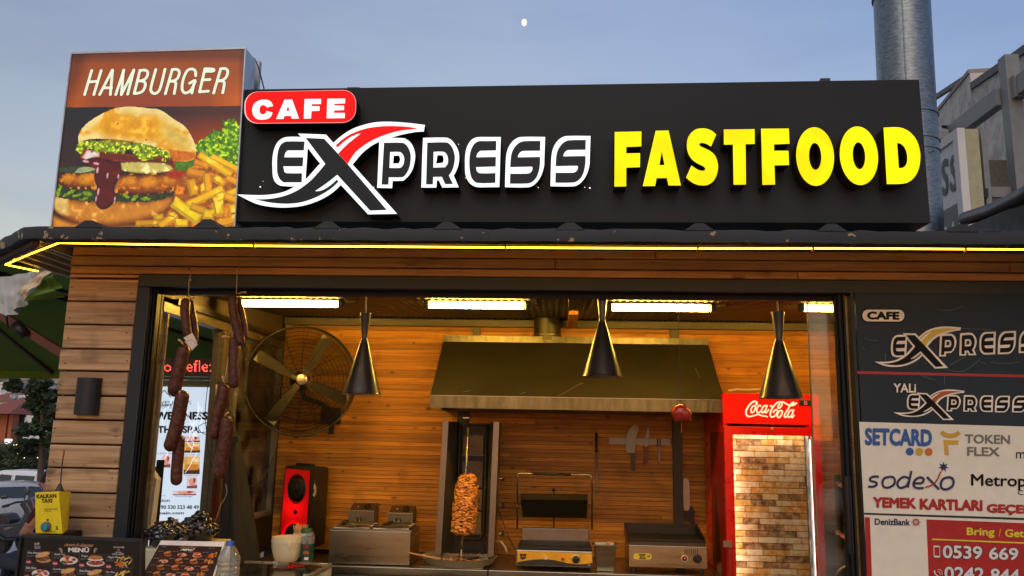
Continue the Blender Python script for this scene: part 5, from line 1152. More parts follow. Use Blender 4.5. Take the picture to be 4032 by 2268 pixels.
MB().tube([P(*zq([(864, 225)])[0], WY-.018), P(*zq([(864, 300)])[0], WY-.018), P(*zq([(866, 385)])[0], WY-.018)], [.007, .0085, .0075], 12).build('handle', BLACKP, k4, smooth=True)
MB().lathe(P(*zq([(866, 388)])[0], WY-.018), [(.011, -.003), (.011, .003)], 14).build('guard', BLACKP, k4)
MB().tube([P(*zq([(866, 390)])[0], WY-.018), P(*zq([(871, 715)])[0], WY-.018), P(*zq([(871, 752)])[0], WY-.018)], [.0062, .0062, .002], 12).build('rod', mat('rod_grey', (.4, .4, .42), .35, .6), k4, smooth=True)
MB().ball(P(*zq([(864, 212)])[0], WY-.018), .004, n=8, m=5).build('ring', STEEL, k4)
k5 = thing('steel_scraper', 'long cream slotted scraper hanging on a nail beside the dark wall post', 'utensil', P(2700, 2010, WY-.02))
wallplate([(1606, 620), (1622, 610), (1648, 622), (1658, 660), (1660, 870), (1645, 892), (1622, 890), (1610, 860), (1604, 700)], WY-.022, .006, 'blade', mat('cream_steel', (.58, .50, .34), .4, .2), k5)
wallplate([(1612, 893), (1650, 893), (1680, 850), (1702, 900), (1700, 970), (1716, 1010), (1690, 1020), (1650, 980), (1616, 970)], WY-.026, .016, 'handle', BLACKP, k5)
p = P(2691, 1772, WY-.004); MB().lathe(p, [(.004, 0), (.005, .006), (.001, .008)], 8, (0, -1, 0)).build('nail', WHITEP, k5)

# ---- red bell
bell = thing('hanging_bell', 'small red metal bell hanging on a thin string in front of the hood', 'bell', P(2683, 1665, .2))
MB().tube([P(2668, 1164, .2), P(2676, 1400, .2), P(2682, 1572, .2)], .0012, 5).build('string', BLACKP, bell)
bq = zoomer(2000, 1050, 2.229); c = P(*bq([(1523, 1290)])[0], .2); s_ = 4.0/F
MB().tube([P(*bq([(1482, 1212)])[0], .2), P(*bq([(1482, 1180)])[0], .2), P(*bq([(1500, 1170)])[0], .2), P(*bq([(1526, 1176)])[0], .2), P(*bq([(1526, 1210)])[0], .2)], .0022, 6).build('loop', mat('wire', (.1, .09, .07), .4, .7), bell)
outl = [(1450, 1330), (1432, 1290), (1440, 1250), (1465, 1218), (1500, 1204), (1540, 1208), (1580, 1235), (1614, 1275), (1605, 1350), (1590, 1358), (1470, 1366)]
fr2 = [P(*bq([q_])[0], .2) for q_ in smoothpoly(outl)]; cc = sum(fr2, Vector())/len(fr2); rings = []
for t, d in ((.0, -.034), (.45, -.031), (.78, -.022), (1., 0.), (.9, .02), (.5, .034), (.0, .036)): rings.append([cc+(v-cc)*max(t, .01)+Vector((0, d, 0)) for v in fr2])
N_ = len(fr2); mb = MB(); mb.add([v for r in rings for v in r], [(i*N_+k, (i+1)*N_+k, (i+1)*N_+(k+1) % N_, i*N_+(k+1) % N_) for i in range(6) for k in range(N_)])
mb.build('dome', mat('bell_red', (.50, .035, .012), .32, .2, coat=.5), bell, smooth=True)
MB().tube([P(2683, 1664, .2), P(2684, 1690, .2), P(2683, 1704, .2)], [.0018, .0018, .003], 6).build('clapper', mat('orange_stick', (.4, .12, .03), .6), bell)
# ================================================================ FRIDGE
FGY = 1.15
frd = thing('drinks_fridge', 'tall red drinks fridge with glass door', 'fridge', (1.25, 1.5, .02))
frd['label'] = 'tall red drinks fridge with white script header, glass door and brick-clad inside'
x0, x1 = P(2851, 1700, FGY).x, P(3229, 1700, FGY).x
zt_, zh, zd = P(3040, 1551, FGY).z, P(3040, 1670, FGY).z, P(3040, 1682, FGY).z
MB().box(x0+.004, x0+.03, FGY+.05, 1.84, .05, zt_-.004).build('side_panel', RED, frd)
MB().box(x1-.03, x1-.004, FGY+.05, 1.84, .05, zt_-.004).build('side_panel', RED, frd)
MB().box(x0+.031, x1-.031, 1.6, 1.84, .05, zt_-.004).build('back_panel', RED, frd)
MB().box(x0+.002, x1-.002, FGY+.02, 1.84, zh+.001, zt_).build('top_box', RED, frd, bevel=.004)
HR = emit('header_red', (1, .008, .002), .85, base=(.55, .01, .006)); CW = emit('header_cream', (1, .88, .55), .95, base=(.8, .75, .6))
MB().box(x0, x1, FGY, FGY+.019, zh, zt_+.001).build('header', HR, frd, bevel=.003)
mb = MB()
for z in (zh+.012, zt_-.012): mb = MB().box(x0+.006, x1-.006, FGY-.0025, FGY-.0005, z-.003, z+.003); mb.build('header_trim', HR, frd)
zf = zoomer(2840, 1540, 5.574)
CC = [([(745, 292), (782, 285), (775, 245), (735, 225), (680, 245), (610, 315), (555, 410), (543, 490), (575, 545), (635, 558)], 5.6), ([(635, 558), (720, 538), (800, 515), (860, 525), (900, 545), (960, 545), (1015, 570)], 4.2), ([(740, 318), (690, 335), (655, 400), (655, 462), (695, 465), (740, 400), (752, 345), (735, 318)], 4.6),
      ([(868, 340), (850, 315), (810, 330), (780, 400), (785, 465), (825, 472), (880, 420)], 4.6), ([(990, 325), (950, 318), (905, 370), (885, 440), (905, 475), (945, 450), (985, 385)], 4.6), ([(1010, 305), (985, 380), (965, 445), (985, 478), (1045, 400)], 4.4), ([(1070, 330), (1112, 326)], 6.5),
      ([(1290, 270), (1255, 320), (1245, 365), (1285, 365), (1325, 315), (1330, 262), (1290, 238), (1220, 262), (1140, 345), (1085, 450), (1075, 530), (1110, 568), (1165, 550), (1220, 490), (1235, 425), (1200, 408), (1155, 445), (1140, 480)], 4.9),
      ([(1290, 238), (1350, 238), (1420, 275), (1490, 310), (1570, 312), (1625, 285), (1658, 252)], 4.6), ([(1325, 425), (1275, 440), (1235, 510), (1235, 568), (1280, 575), (1325, 510), (1340, 450), (1322, 425)], 4.6),
      ([(1560, 300), (1595, 262), (1575, 245), (1530, 285), (1465, 395), (1400, 500), (1385, 555), (1410, 575), (1470, 520)], 4.6), ([(1570, 425), (1530, 418), (1480, 470), (1460, 545), (1485, 578), (1530, 545), (1570, 480)], 4.6), ([(1595, 400), (1565, 480), (1545, 545), (1560, 580), (1600, 520)], 4.4)]
strokes([c_[0] for c_ in CC], [c_[1]*1.15 for c_ in CC], FGY-.002, 'script_lettering', CW, frd, zf)
fbox(MB(), 3147, 1575, 3199, 1598, FGY-.006, .005).build('thermostat', BLACKP, frd, bevel=.002)
mb = MB(); lettering('52', qpx(3165, 1580, 3179, 1593, FGY-.007), mb, bold=.02); mb.build('digits', emit('red_digits', (1, .1, .15), 1.3), frd, recalc=False)
# door
zd0 = .12; xl, xr = P(2886, 1713, FGY).x, P(3198, 1713, FGY).x; zdt = P(3040, 1714, FGY).z
dr = MB(); dr.box(x0+.001, xl, FGY, FGY+.045, zd0, zd); door = dr.build('door_frame', RED, frd, bevel=.003)
MB().box(xr, x1-.001, FGY, FGY+.045, zd0, zd).build('door_frame', RED, frd, bevel=.003)
MB().box(xl+.0005, xr-.0005, FGY, FGY+.045, zdt, zd).build('door_frame', RED, frd, bevel=.003)
MB().box(xl+.0005, xr-.0005, FGY, FGY+.045, zd0, zd0+.06).build('door_frame', RED, frd, bevel=.003)
MB().box(xl+.001, xr-.001, FGY+.02, FGY+.024, zd0+.061, zdt-.001).build('door_glass', glass('fridge_glass', alpha=.06, tint=(.95, .96, .94)), frd)
p = P(3039, 1690, FGY-.001); MB().lathe(p, [(.0085, 0), (.0085, .004), (.005, .006), (.001, .006)], 14, (0, -1, 0)).build('lock', HUB, frd, smooth=True, auto=40)
a = P(2862, 2140, FGY-.02); MB().box(a.x-.02, a.x+.03, FGY-.02, FGY-.001, a.z-.02, a.z+.014).build('latch', STEEL, frd)
MB().box(P(2866, 2200, FGY).x, P(2882, 2200, FGY).x, FGY-.03, FGY-.001, P(2870, 2262, FGY).z, P(2870, 2160, FGY).z).build('handle', mat('handle_red', (.45, .02, .01), .35), frd, bevel=.006)
# side picture on the left flank (bottle and drips)
def side_art(X, Y):
    p = Pic(X, Y, (150, 12, 8)); p.poly([(.30, .26), (.42, .22), (.46, .34), (.66, .50), (.70, .95), (.25, .95), (.22, .55)], (60, 22, 10), nz=.5, ns=6, soft=.02, edge=(130, 90, 50), ew=.03)
    p.poly([(.3, .62), (.66, .6), (.66, .74), (.3, .76)], (196, 150, 120), nz=.4, ns=9, soft=.02); return p
ys_ = [FGY+.06, 1.62]; zz_ = [zh-.05, .45]
picture('side_print', [Vector((x0+.003, ys_[1], zz_[0])), Vector((x0+.003, ys_[0], zz_[0])), Vector((x0+.003, ys_[0], zz_[1])), Vector((x0+.003, ys_[1], zz_[1]))], 60, 150, side_art, printed('side_print'), frd, [(0, 0), (1, 0), (1, 1), (0, 1)])
# inner light strips; the hidden left and top ones are added to brighten bricks
LEDW = emit('fridge_led', (.86, .97, 1), 4.); LEDL = emit('fridge_led_hidden', (.92, 1, .84), 21.)
BD = .115; xb = P(3176, 1900, FGY+BD).x; xbl = xl-.03
MB().box(xr+.0, xr+.004, FGY+.05, FGY+.056, zd0+.08, zdt-.02).build('light_strip', LEDW, frd)
MB().box(xl-.016, xl-.004, FGY+.05, FGY+.056, zd0+.08, zdt-.02).build('light_strip', LEDL, frd)
MB().box(xl+.01, xr-.02, FGY+.05, FGY+.058, zdt+.004, zdt+.012).build('light_strip', LEDL, frd)
FR = mat('frosted_inner', (.55, .66, .68), .25, .1, var=.5, scale=14)
MB().box(xb+.003, xb+.008, FGY+.06, FGY+BD+.02, zd0, zdt).build('inner_side', FR, frd)
MB().box(xbl, xb+.002, FGY+BD+.013, FGY+BD+.02, zd0, zdt+.05).build('mortar_panel', mat('mortar', (.10, .075, .04), .8), frd)
def brickmat(name, a, b_, c_):
    m, n, L_ = newmat(name); b = n['Principled BSDF']; g = n.new('ShaderNodeNewGeometry'); nz = n.new('ShaderNodeTexNoise'); nz.inputs['Scale'].default_value = 26; nz.inputs['Detail'].default_value = 6; nz.inputs['Roughness'].default_value = .65; L_(g.outputs['Position'], nz.inputs['Vector'])
    rp = n.new('ShaderNodeValToRGB'); e = rp.color_ramp.elements; e[0].position = .36; e[0].color = a+(1,); e[1].position = .64; e[1].color = c_+(1,); m_ = e.new(.5); m_.color = b_+(1,); L_(nz.outputs[0], rp.inputs[0]); L_(rp.outputs[0], b.inputs['Base Color']); b.inputs['Roughness'].default_value = .6; return m
BM = [brickmat('brick_sand', (.66, .38, .11), (.85, .64, .30), (.92, .78, .46)), brickmat('brick_cream', (.74, .52, .22), (.90, .76, .46), (.94, .86, .62)), brickmat('brick_amber', (.56, .24, .03), (.76, .44, .10), (.88, .64, .28)), brickmat('brick_umber', (.13, .06, .02), (.40, .22, .08), (.70, .50, .24))]
rr = random.Random(21); bh = 22.4*(FGY+BD+3.8)/F; z = zdt+.045; row = 0
while z > .78:
    xx = xbl-rr.uniform(0, .1)
    while xx < xb-.004:
        L__ = rr.choice((92, 96, 88, 60, 98))*(FGY+BD+3.8)/F; a, b_ = max(xx, xbl), min(xx+L__, xb-.001)
        if b_-a > .012:
            d_ = rr.uniform(-.002, .002); MB().box(a+.0018, b_-.0018, FGY+BD+d_, FGY+BD+.013, z-bh+.0018, z-.0018, .0015).build('brick', rr.choices(BM, (4, 5, 5, 3))[0], frd)
        xx += L__
    z -= bh; row += 1
rope = thing('rope_coil', 'loose tan rope lying on top of the red fridge', 'rope', (1.2, 1.3, zt_))
MB().tube([P(2870, 1541, 1.3)+Vector((0, 0, .004)), P(2900, 1533, 1.32), P(2950, 1536, 1.3), P(3000, 1533, 1.34), P(3030, 1540, 1.3)], .008, 8).build('rope', ROPE, rope, smooth=True)

# ================================================================ GLASS DOOR AND STICKER PANEL (right)
dz1 = zb0+.006
gdoor = thing('glass_door', 'sliding glass door leaf with long black bar handle right of the fridge', 'door', (1.25, .05, .02))
MB().box(P(3190, 1400, .09).x, P(3305, 1400, .09).x, .088, .094, .05, dz1-.01).build('pane', glass('door_glass', alpha=.4, tint=(.9, .87, .76)), gdoor)
MB().box(P(3188, 1400, .085).x-.002, P(3190, 1400, .085).x, .084, .096, .05, dz1-.01).build('pane_edge', emit('lit_glass_edge', (.6, .42, .16), .0, base=(.7, .55, .25)), gdoor)
xa = [P(x, 1400, .02).x for x in (3308, 3322, 3335, 3352, 3366)]
MB().box(xa[0]-.010, xa[0]-.001, .03, .055, .05, dz1).build('stile', ANTHD, gdoor); MB().box(xa[0], xa[1]-.002, .01, .05, .05, dz1).build('stile', ANTHD, gdoor); MB().box(xa[1], xa[1]+.009, -.006, .06, .05, dz1).build('stile', ANTHD, gdoor)
MB().box(xa[1]+.011, xa[3]-.004, .03, .06, .05, dz1).build('brass_strip', mat('brass_strip', (.50, .38, .14), .3, .8), gdoor)
MB().box(xa[3]-.003, 1.345, -.018, .05, .05, dz1).build('stile', ANTH, gdoor)
hA, hB = P(3332, 1873, -.075), P(3345, 2178, -.075); hx = (hA.x+hB.x)/2
for X_, Y_, z1_, z0_, m_ in ((hx, -.075, P(3335, 1875, -.075).z, P(3335, 2178, -.075).z, BLACKM), (P(3288, 1870, .2).x+.01, .2, P(3289, 1868, .2).z, P(3289, 2158, .2).z, mat('bronze_bar', (.11, .085, .055), .35, .5))):
    MB().tube([(X_, Y_, z0_), (X_, Y_, z1_)], .0175, 20).build('handle_bar', m_, gdoor, smooth=True, auto=50)
for y in (1915, 2118):
    a = P(3325, y+5, -.06); MB().tube([(hx, -.06, a.z), (P(3288, y, .2).x+.01, .19, a.z+.003)], .0105, 14).build('handle_mount', mat('bronze_mount', (.22, .17, .10), .3, .8), gdoor, smooth=True, auto=50)
stl = thing('steel_cupboard', 'low steel cupboard with a lever, seen through the glass door', 'cupboard', (1.95, 1.5, .02))
MB().box(P(3245, 2100, 1.4).x, P(3245, 2100, 1.4).x+.6, 1.4, 1.85, .03, P(3300, 2062, 1.4).z).build('body', STEELD, stl, bevel=.004)
MB().box(P(3250, 2100, 1.39).x, P(3250, 2100, 1.39).x+.58, 1.385, 1.399, .05, P(3300, 2222, 1.385).z).build('front', STEEL, stl)
MB().tube([P(3290, 2262, .9), P(3315, 2240, .9), P(3340, 2225, .9)], .009, 10).build('lever', STEEL, stl, smooth=True)

pan = thing('sticker_panel', 'window panel of printed stickers: cafe logos, meal card brands and phone numbers', 'window sticker', (2.0, -.03, .1))
PY = -.026; px1 = 2.72; pxl = 1.349
SLATE = mat('slate_vinyl', (.022, .033, .040), .45, var=.2, scale=2, spec=.2); IVORY = mat('ivory_vinyl', (.80, .73, .57), .45, var=.04); IVO2 = mat('ivory_print', (.92, .80, .62), .45)
def hpoly(name, pts, Y, m, parent=pan, th=.0012): return plate([pts], pplace(Y), th, sm=False).build(name, [m, m], parent, recalc=False)
MB().box(pxl, px1, PY+.002, PY+.02, .05, dz1).build('backing', SLATE, pan)
hpoly('ivory_sheet', [(3383, 1661), (4300, 1687), (4300, 3300), (3470, 3300)], PY, IVORY)
REDV = mat('red_vinyl', (.42, .012, .012), .4); NAVY = mat('navy_print', (.012, .02, .09), .45); BLUE = mat('blue_print', (.015, .10, .32), .45); BKV = mat('black_vinyl', (.004, .004, .004), .4, spec=.15)
hpoly('red_stripe', [(3374, 1461), (4300, 1481.5), (4300, 1492), (3374.5, 1472)], PY-.0002, REDV)
hpoly('teal_line', [(3403, 2019), (4300, 2048), (4300, 2057), (3403, 2026)], PY-.0015, SLATE)
hpoly('red_bar', [(3405, 2036), (3425, 2037), (3470, 3300), (3450, 3300)], PY-.0015, REDV)
hpoly('red_block', [(3648, 2045), (4300, 2070), (4300, 3300), (3700, 3300)], PY-.0015, REDV)
def logo(ax, bx, ay, by, cyx, swc, layer):
    f_ = lambda l: [(ax+bx*(x-933), ay+by*y+cyx*x) for x, y in l]
    g = lambda loops: [f_(l) for l in loops]
    mb = MB(); items = [LOGO[k][0] for k in ('E', 'P', 'R', 'E2', 'S', 'S2')]+[[W1], [W2], [W3]]
    for i, lp in enumerate(items): plate(g([l for l in lp]), pplace(PY-.0020-.00012*i), .0, mb=mb, sub=2)
    mb.build('logo_outline', IVO2, pan, recalc=False)
    mb = MB(); items = [LOGO[k][1] for k in ('E', 'P', 'R', 'E2', 'S', 'S2')]+[[BX]]
    for i, lp in enumerate(items): plate(g(lp), pplace(PY-.0036-.0001*i), .0, mb=mb, sub=2)
    mb.build('logo_letters', BKV, pan, recalc=False)
    plate(g([RD]), pplace(PY-.0044), .0, sub=2).build('logo_swoosh', swc, pan, recalc=False)
logo(3444, .459, 1092.7, .452, -.0156, mat('yellow_print', (.70, .48, .03), .4), 0)
logo(3518, .378, 1361.4, .3313, .0087, mat('rust_print', (.42, .085, .02), .4), 1)
zG = zoomer(3360, 1180, 2.787); zI = zoomer(3360, 1640, 2.308)
plate([zG(rrect(88, 98, 572, 100, 572, 250, 88, 246, 70))], pplace(PY-.001), 0, sub=1).build('pill_border', BKV, pan, recalc=False)
plate([zG(rrect(100, 108, 560, 110, 560, 240, 100, 238, 62))], pplace(PY-.0022), 0, sub=1).build('pill', IVO2, pan, recalc=False)
def ptext(s, x0, y0, x1, y1, m, z=None, bold=.04, sl=.022, name='lettering', dy=.0028, out=None, slant=0., sp=1.):
    if z: (x0, y0), (x1, y1) = z([(x0, y0), (x1, y1)])
    if out: mb = MB(); lettering(s, qpx(x0-1.5, y0-1.5, x1+1.5, y1+1.5, PY-dy+.0006, sl), mb, bold=bold+out[1], slant=slant, space=sp); mb.build(name+'_outline', out[0], pan, recalc=False)
    mb = MB(); lettering(s, qpx(x0, y0, x1, y1, PY-dy, sl), mb, bold=bold, slant=slant, space=sp); return mb.build(name, m, pan, recalc=False)
ptext('CAFE', 150, 128, 508, 218, BKV, zG, .075, .012)
ptext('YALi', 442, 918, 688, 1018, IVO2, zG, .03, .01, out=(BKV, .05))
ptext('SETCARD', 105, 102, 716, 262, BLUE, zI, .06, .02)
for cx_, m_ in ((513, BLUE), (600, mat('amber_print', (.62, .36, .03), .45)), (685, mat('orange_print', (.62, .14, .02), .45))):
    plate([zI(ellp(cx_, 318+(cx_-513)*.02, 36, 35, n=20))], pplace(PY-.0025), 0, sub=1).build('dot', m_, pan, recalc=False)
AMB = mat('amber_print', (.62, .36, .03), .45); GREY = mat('grey_print', (.17, .16, .14), .5)
plate([zI([(790, 155), (812, 126), (845, 148), (885, 156), (925, 148), (952, 130), (976, 158), (940, 184), (885, 195), (830, 184)])], pplace(PY-.0025), 0).build('token_mark', AMB, pan, recalc=False)
plate([zI([(822, 212), (955, 218), (953, 255), (862, 252), (868, 348), (832, 346)])], pplace(PY-.0025), 0, sm=False).build('token_mark', AMB, pan, recalc=False)
ptext('TOKEN', 1015, 160, 1425, 243, GREY, zI, .03, .02); ptext('FLEX', 1035, 275, 1330, 356, GREY, zI, .03, .02)
NV = [[(232, 548), (190, 545), (155, 562), (160, 585), (205, 598), (212, 618), (180, 638), (135, 636)], [(330, 548), (285, 560), (265, 600), (280, 640), (320, 645), (365, 622), (378, 580), (362, 552), (330, 546)],
      [(505, 560), (460, 548), (418, 575), (400, 615), (425, 648), (480, 632), (505, 590)], [(528, 494), (505, 600), (495, 645)], [(548, 605), (620, 605), (640, 570), (610, 552), (565, 575), (548, 615), (570, 648), (640, 650)], [(670, 548), (720, 600), (780, 662)],
      [(858, 552), (815, 570), (795, 615), (810, 655), (855, 660), (900, 632), (912, 588), (895, 558), (858, 550)]]
strokes(NV, 8.5, PY-.0026, 'script_lettering', NAVY, pan, zI)
strokes([[(650, 645), (720, 620), (765, 570), (795, 500)]], 5., PY-.0045, 'red_flick', REDV, pan, zI)
star = []
for i in range(14):
    a = -math.pi/2+i*math.pi/7; r = 48 if i % 2 == 0 else 22; star.append((820+r*math.cos(a), 458+r*math.sin(a)))
plate([zI(star)], pplace(PY-.0025), 0, sm=False).build('star', NAVY, pan, recalc=False)
ptext('Metropol', 1070, 522, 1700, 662, BKV, zI, .02, .02); ptext('CARD', 1497, 668, 1700, 712, BKV, zI, .0, .02); ptext('m', 1480, 322, 1560, 380, BKV, zI, .0, .0)
ptext('YEMEK', 178, 730, 572, 828, REDV, zI, .07, .025); ptext('KARTLARI', 603, 744, 1175, 846, REDV, zI, .07, .025); ptext('GEÇERLİDİR', 1212, 768, 2000, 892, REDV, zI, .07, .025)
ptext('DenizBank', 195, 925, 515, 985, NAVY, zI, .035, .02)
wh = []
for k in range(8): a = k*math.pi/4; wh.append([(570+8*math.cos(a), 960+8*math.sin(a)), (570+42*math.cos(a), 960+42*math.sin(a))])
strokes(wh, 1.8, PY-.0026, 'wheel_spokes', REDV, pan, zI); strokes([[(570+26*math.cos(t), 960+26*math.sin(t)) for t in [i*math.pi/8 for i in range(17)]]], 3, PY-.0026, 'wheel_rim', REDV, pan, zI)
YV = mat('yellow_vinyl', (.72, .62, .04), .4)
ptext('Bring', 1030, 1008, 1285, 1100, YV, zI, .04, .02, dy=.0034); ptext('/', 1322, 1020, 1340, 1092, YV, zI, .0, .02, dy=.0034); ptext('Get', 1378, 1024, 1551, 1096, YV, zI, .04, .02, dy=.0034)
hpoly('yellow_rule', zI([(715, 1110), (1900, 1158), (1900, 1170), (715, 1122)]), PY-.003, YV)
WV = mat('white_vinyl', (.72, .71, .66), .4)
ptext('0539', 812, 1168, 1172, 1288, WV, zI, .035, .03, out=(BKV, .035), dy=.0040); ptext('669', 1232, 1186, 1500, 1300, WV, zI, .035, .03, out=(BKV, .035), dy=.0040)
ptext('0242', 826, 1362, 1190, 1484, WV, zI, .035, .03, out=(BKV, .035), dy=.0040); ptext('844', 1246, 1380, 1512, 1500, WV, zI, .035, .03, out=(BKV, .035), dy=.0040)
plate([zI(rrect(728, 1172, 788, 1176, 788, 1284, 732, 1280, 10)), zI([(734, 1186), (738, 1264), (784, 1266), (782, 1188)])], pplace(PY-.003), 0, sm=False).build('phone_icon', WV, pan, recalc=False)
strokes([[(738, 1398), (742, 1425), (765, 1450), (790, 1470)]], 5, PY-.003, 'handset_icon', WV, pan, zI); strokes([[(765, 1405), (785, 1415), (790, 1440)], [(765, 1388), (800, 1400), (808, 1440)]], 1.8, PY-.003, 'handset_waves', WV, pan, zI)
SCR = mat('scuff', (.28, .30, .30), .6)
strokes([[(915, 102), (1000, 118), (1100, 108), (1210, 70)], [(115, 418), (180, 442), (265, 446)], [(95, 525), (130, 552)], [(1185, 315), (1520, 330)], [(700, 790), (780, 845), (900, 880)], [(1060, 715), (1200, 640), (1300, 560), (1420, 570)], [(1000, 760), (1200, 785), (1400, 650)], [(352, 590), (352, 735)], [(1001, 840), (1001, 930)], [(1400, 685), (1460, 705)], [(1510, 685), (1640, 702), (1820, 685)]], .75, PY-.0005, 'scratch', SCR, pan, zG)
# ================================================================ FRONT OF THE KIOSK
z6 = zoomer(0, 1450, 1.771)
# hanging sausages
SAU, n, L_ = newmat('cured_sausage'); b = n['Principled BSDF']; g = n.new('ShaderNodeNewGeometry'); nz = n.new('ShaderNodeTexNoise'); nz.inputs['Scale'].default_value = 60; nz.inputs['Detail'].default_value = 5; L_(g.outputs['Position'], nz.inputs['Vector'])
rp = n.new('ShaderNodeValToRGB'); e = rp.color_ramp.elements; e[0].position = .35; e[0].color = (.05, .010, .005, 1); e[1].position = .75; e[1].color = (.15, .042, .016, 1); L_(nz.outputs[0], rp.inputs[0]); L_(rp.outputs[0], b.inputs['Base Color']); b.inputs['Roughness'].default_value = .42; b.inputs['Coat Weight'].default_value = .08; b.inputs['Specular IOR Level'].default_value = .35
bp = n.new('ShaderNodeBump'); bp.inputs['Strength'].default_value = .8; bp.inputs['Distance'].default_value = .006; L_(nz.outputs[0], bp.inputs['Height']); L_(bp.outputs[0], b.inputs['Normal'])
CAS = mat('casing_end', (.62, .40, .20), .6, var=.3, scale=40)
def sausage(parent, pts, r, Y, ends=True, name='sausage', n_=9):
    c = [P(x, y, Y) for x, y in pts]; out = []
    for i in range(len(c)-1):
        p0, p1, p2, p3 = c[max(i-1, 0)], c[i], c[i+1], c[min(i+2, len(c)-1)]
        for k in range(n_): t = k/n_; out.append(.5*((2*p1)+(-p0+p2)*t+(2*p0-5*p1+4*p2-p3)*t*t+(-p0+3*p1-3*p2+p3)*t**3))
    out.append(c[-1]); N = len(out); rs = []
    L = [0]
    for i in range(1, N): L.append(L[-1]+(out[i]-out[i-1]).length)
    for i in range(N):
        e_ = min(L[i], L[-1]-L[i])/r; f_ = math.sqrt(max(0, 1-(1-min(e_, 1))**2)); rs.append(r*max(.12, f_)*(1+.05*mnoise.noise(out[i]*40)))
    o = MB().tube(out, rs, 16).build(name, SAU, parent, smooth=True); return out, o
def tail(parent, p, d, L=.03):
    p = Vector(p); MB().tube([p, p+d*L*.5+Vector((0, 0, .004)), p+d*L], [.003, .0042, .0065], 6).build('casing_end', CAS, parent, smooth=True)
for i, (nail, chain) in enumerate((((748, 1060), None), ((933, 1053), None))):
    Y = -.05
    s_ = thing('sausage_string', ['string of cured sausages hanging at the left, with a small white tag', 'string of cured sausages hanging nearest the fan, without a tag'][i], 'sausages', P(720 if i == 0 else 890, 1900, Y), 'sausage strings hanging in the window')
    n0 = P(*nail, -.03); MB().lathe(n0, [(.003, 0), (.0045, .012), (.001, .014)], 8, (0, -1, 0)).build('nail', BLACKM, s_)
    m_ = 4.0*.88/F
    if i == 0:
        MB().tube([P(748, 1062, -.045), P(749, 1085, Y), P(744, 1110, Y), P(742, 1172, Y)], .0022, 6).build('string', ROPE, s_, smooth=True)
        MB().ball(P(750, 1102, Y), .005, n=8, m=6).build('string_knot', ROPE, s_)
        a, _ = sausage(s_, [(732, 1173), (729, 1230), (735, 1290), (742, 1330)], 20*m_, Y)
        sausage(s_, [(748, 1180), (758, 1240), (768, 1300), (768, 1350)], 14*m_, Y+.035)
        tail(s_, P(748, 1180, Y), Vector((.9, 0, .4))); tail(s_, P(722, 1357, Y), Vector((-.75, 0, .65)), .035)
        sausage(s_, [(728, 1358), (714, 1420), (696, 1490), (682, 1562)], 28*m_, Y)
        sausage(s_, [(722, 1536), (710, 1600), (692, 1690), (664, 1778)], 29*m_, Y+.004)
        sausage(s_, [(706, 1712), (702, 1780), (696, 1850), (694, 1912)], 24*m_, Y+.03)
        tail(s_, P(706, 1562, Y-.02), Vector((0, 0, .9))); tail(s_, P(712, 1715, Y), Vector((.6, 0, -.5)), .03)
        q_ = [P(724, 1330, Y-.03), P(757, 1311, Y-.03), P(781, 1357, Y-.036), P(758, 1381, Y-.036)]
        tg = flat('paper_tag', [P(726, 1345, Y-.04), P(755, 1333, Y-.04), P(780, 1356, Y-.042), P(756, 1380, Y-.042)], mat('tag_paper', (.8, .70, .58), .6), s_)
        flat('paper_tag', [P(722, 1330, Y-.03), P(757, 1311, Y-.03), P(776, 1348, Y-.034), P(742, 1352, Y-.034)], mat('tag_paper', (.8, .70, .58)), s_)
        strokes([[(728, 1347), (754, 1336), (777, 1356), (756, 1377), (728, 1347)]], 1.6, Y-.0445, 'tag_border', mat('tag_red', (.5, .04, .03), .5), s_, lambda l: l, curve=False)
    else:
        MB().tube([P(934, 1056, -.045), P(931, 1158, Y)], .0022, 6).build('string', ROPE, s_)
        sausage(s_, [(917, 1158), (918, 1210), (930, 1280), (949, 1350), (952, 1362)], 20*m_, Y)
        sausage(s_, [(936, 1170), (952, 1230), (964, 1290), (966, 1335)], 12*m_, Y+.03)
        tail(s_, P(936, 1158, Y), Vector((.9, 0, .2)), .045); tail(s_, P(905, 1327, Y), Vector((-.95, 0, .0)), .04)
        sausage(s_, [(922, 1326), (921, 1400), (922, 1480), (919, 1530)], 23*m_, Y)
        sausage(s_, [(936, 1360), (942, 1430), (940, 1500)], 12*m_, Y+.03)
        MB().tube([P(918, 1300, Y+.01), P(900, 1400, Y+.02), P(884, 1500, Y+.02), P(882, 1630, Y+.02), P(880, 1660, Y+.02)], .002, 6).build('string', ROPE, s_)
        MB().tube([P(848, 1512, Y), P(862, 1508, Y), P(880, 1507, Y), P(898, 1512, Y)], .0022, 6).build('string_knot', BLACKM, s_)
        sausage(s_, [(882, 1512), (872, 1580), (850, 1660), (842, 1732)], 25*m_, Y); tail(s_, P(880, 1506, Y), Vector((-.2, 0, 1.)), .03); tail(s_, P(852, 1512, Y), Vector((.1, 0, -1.)), .05)
        sausage(s_, [(893, 1636), (888, 1720), (870, 1820), (858, 1888)], 27*m_, Y-.01); tail(s_, P(884, 1640, Y), Vector((.6, 0, .6)), .03)

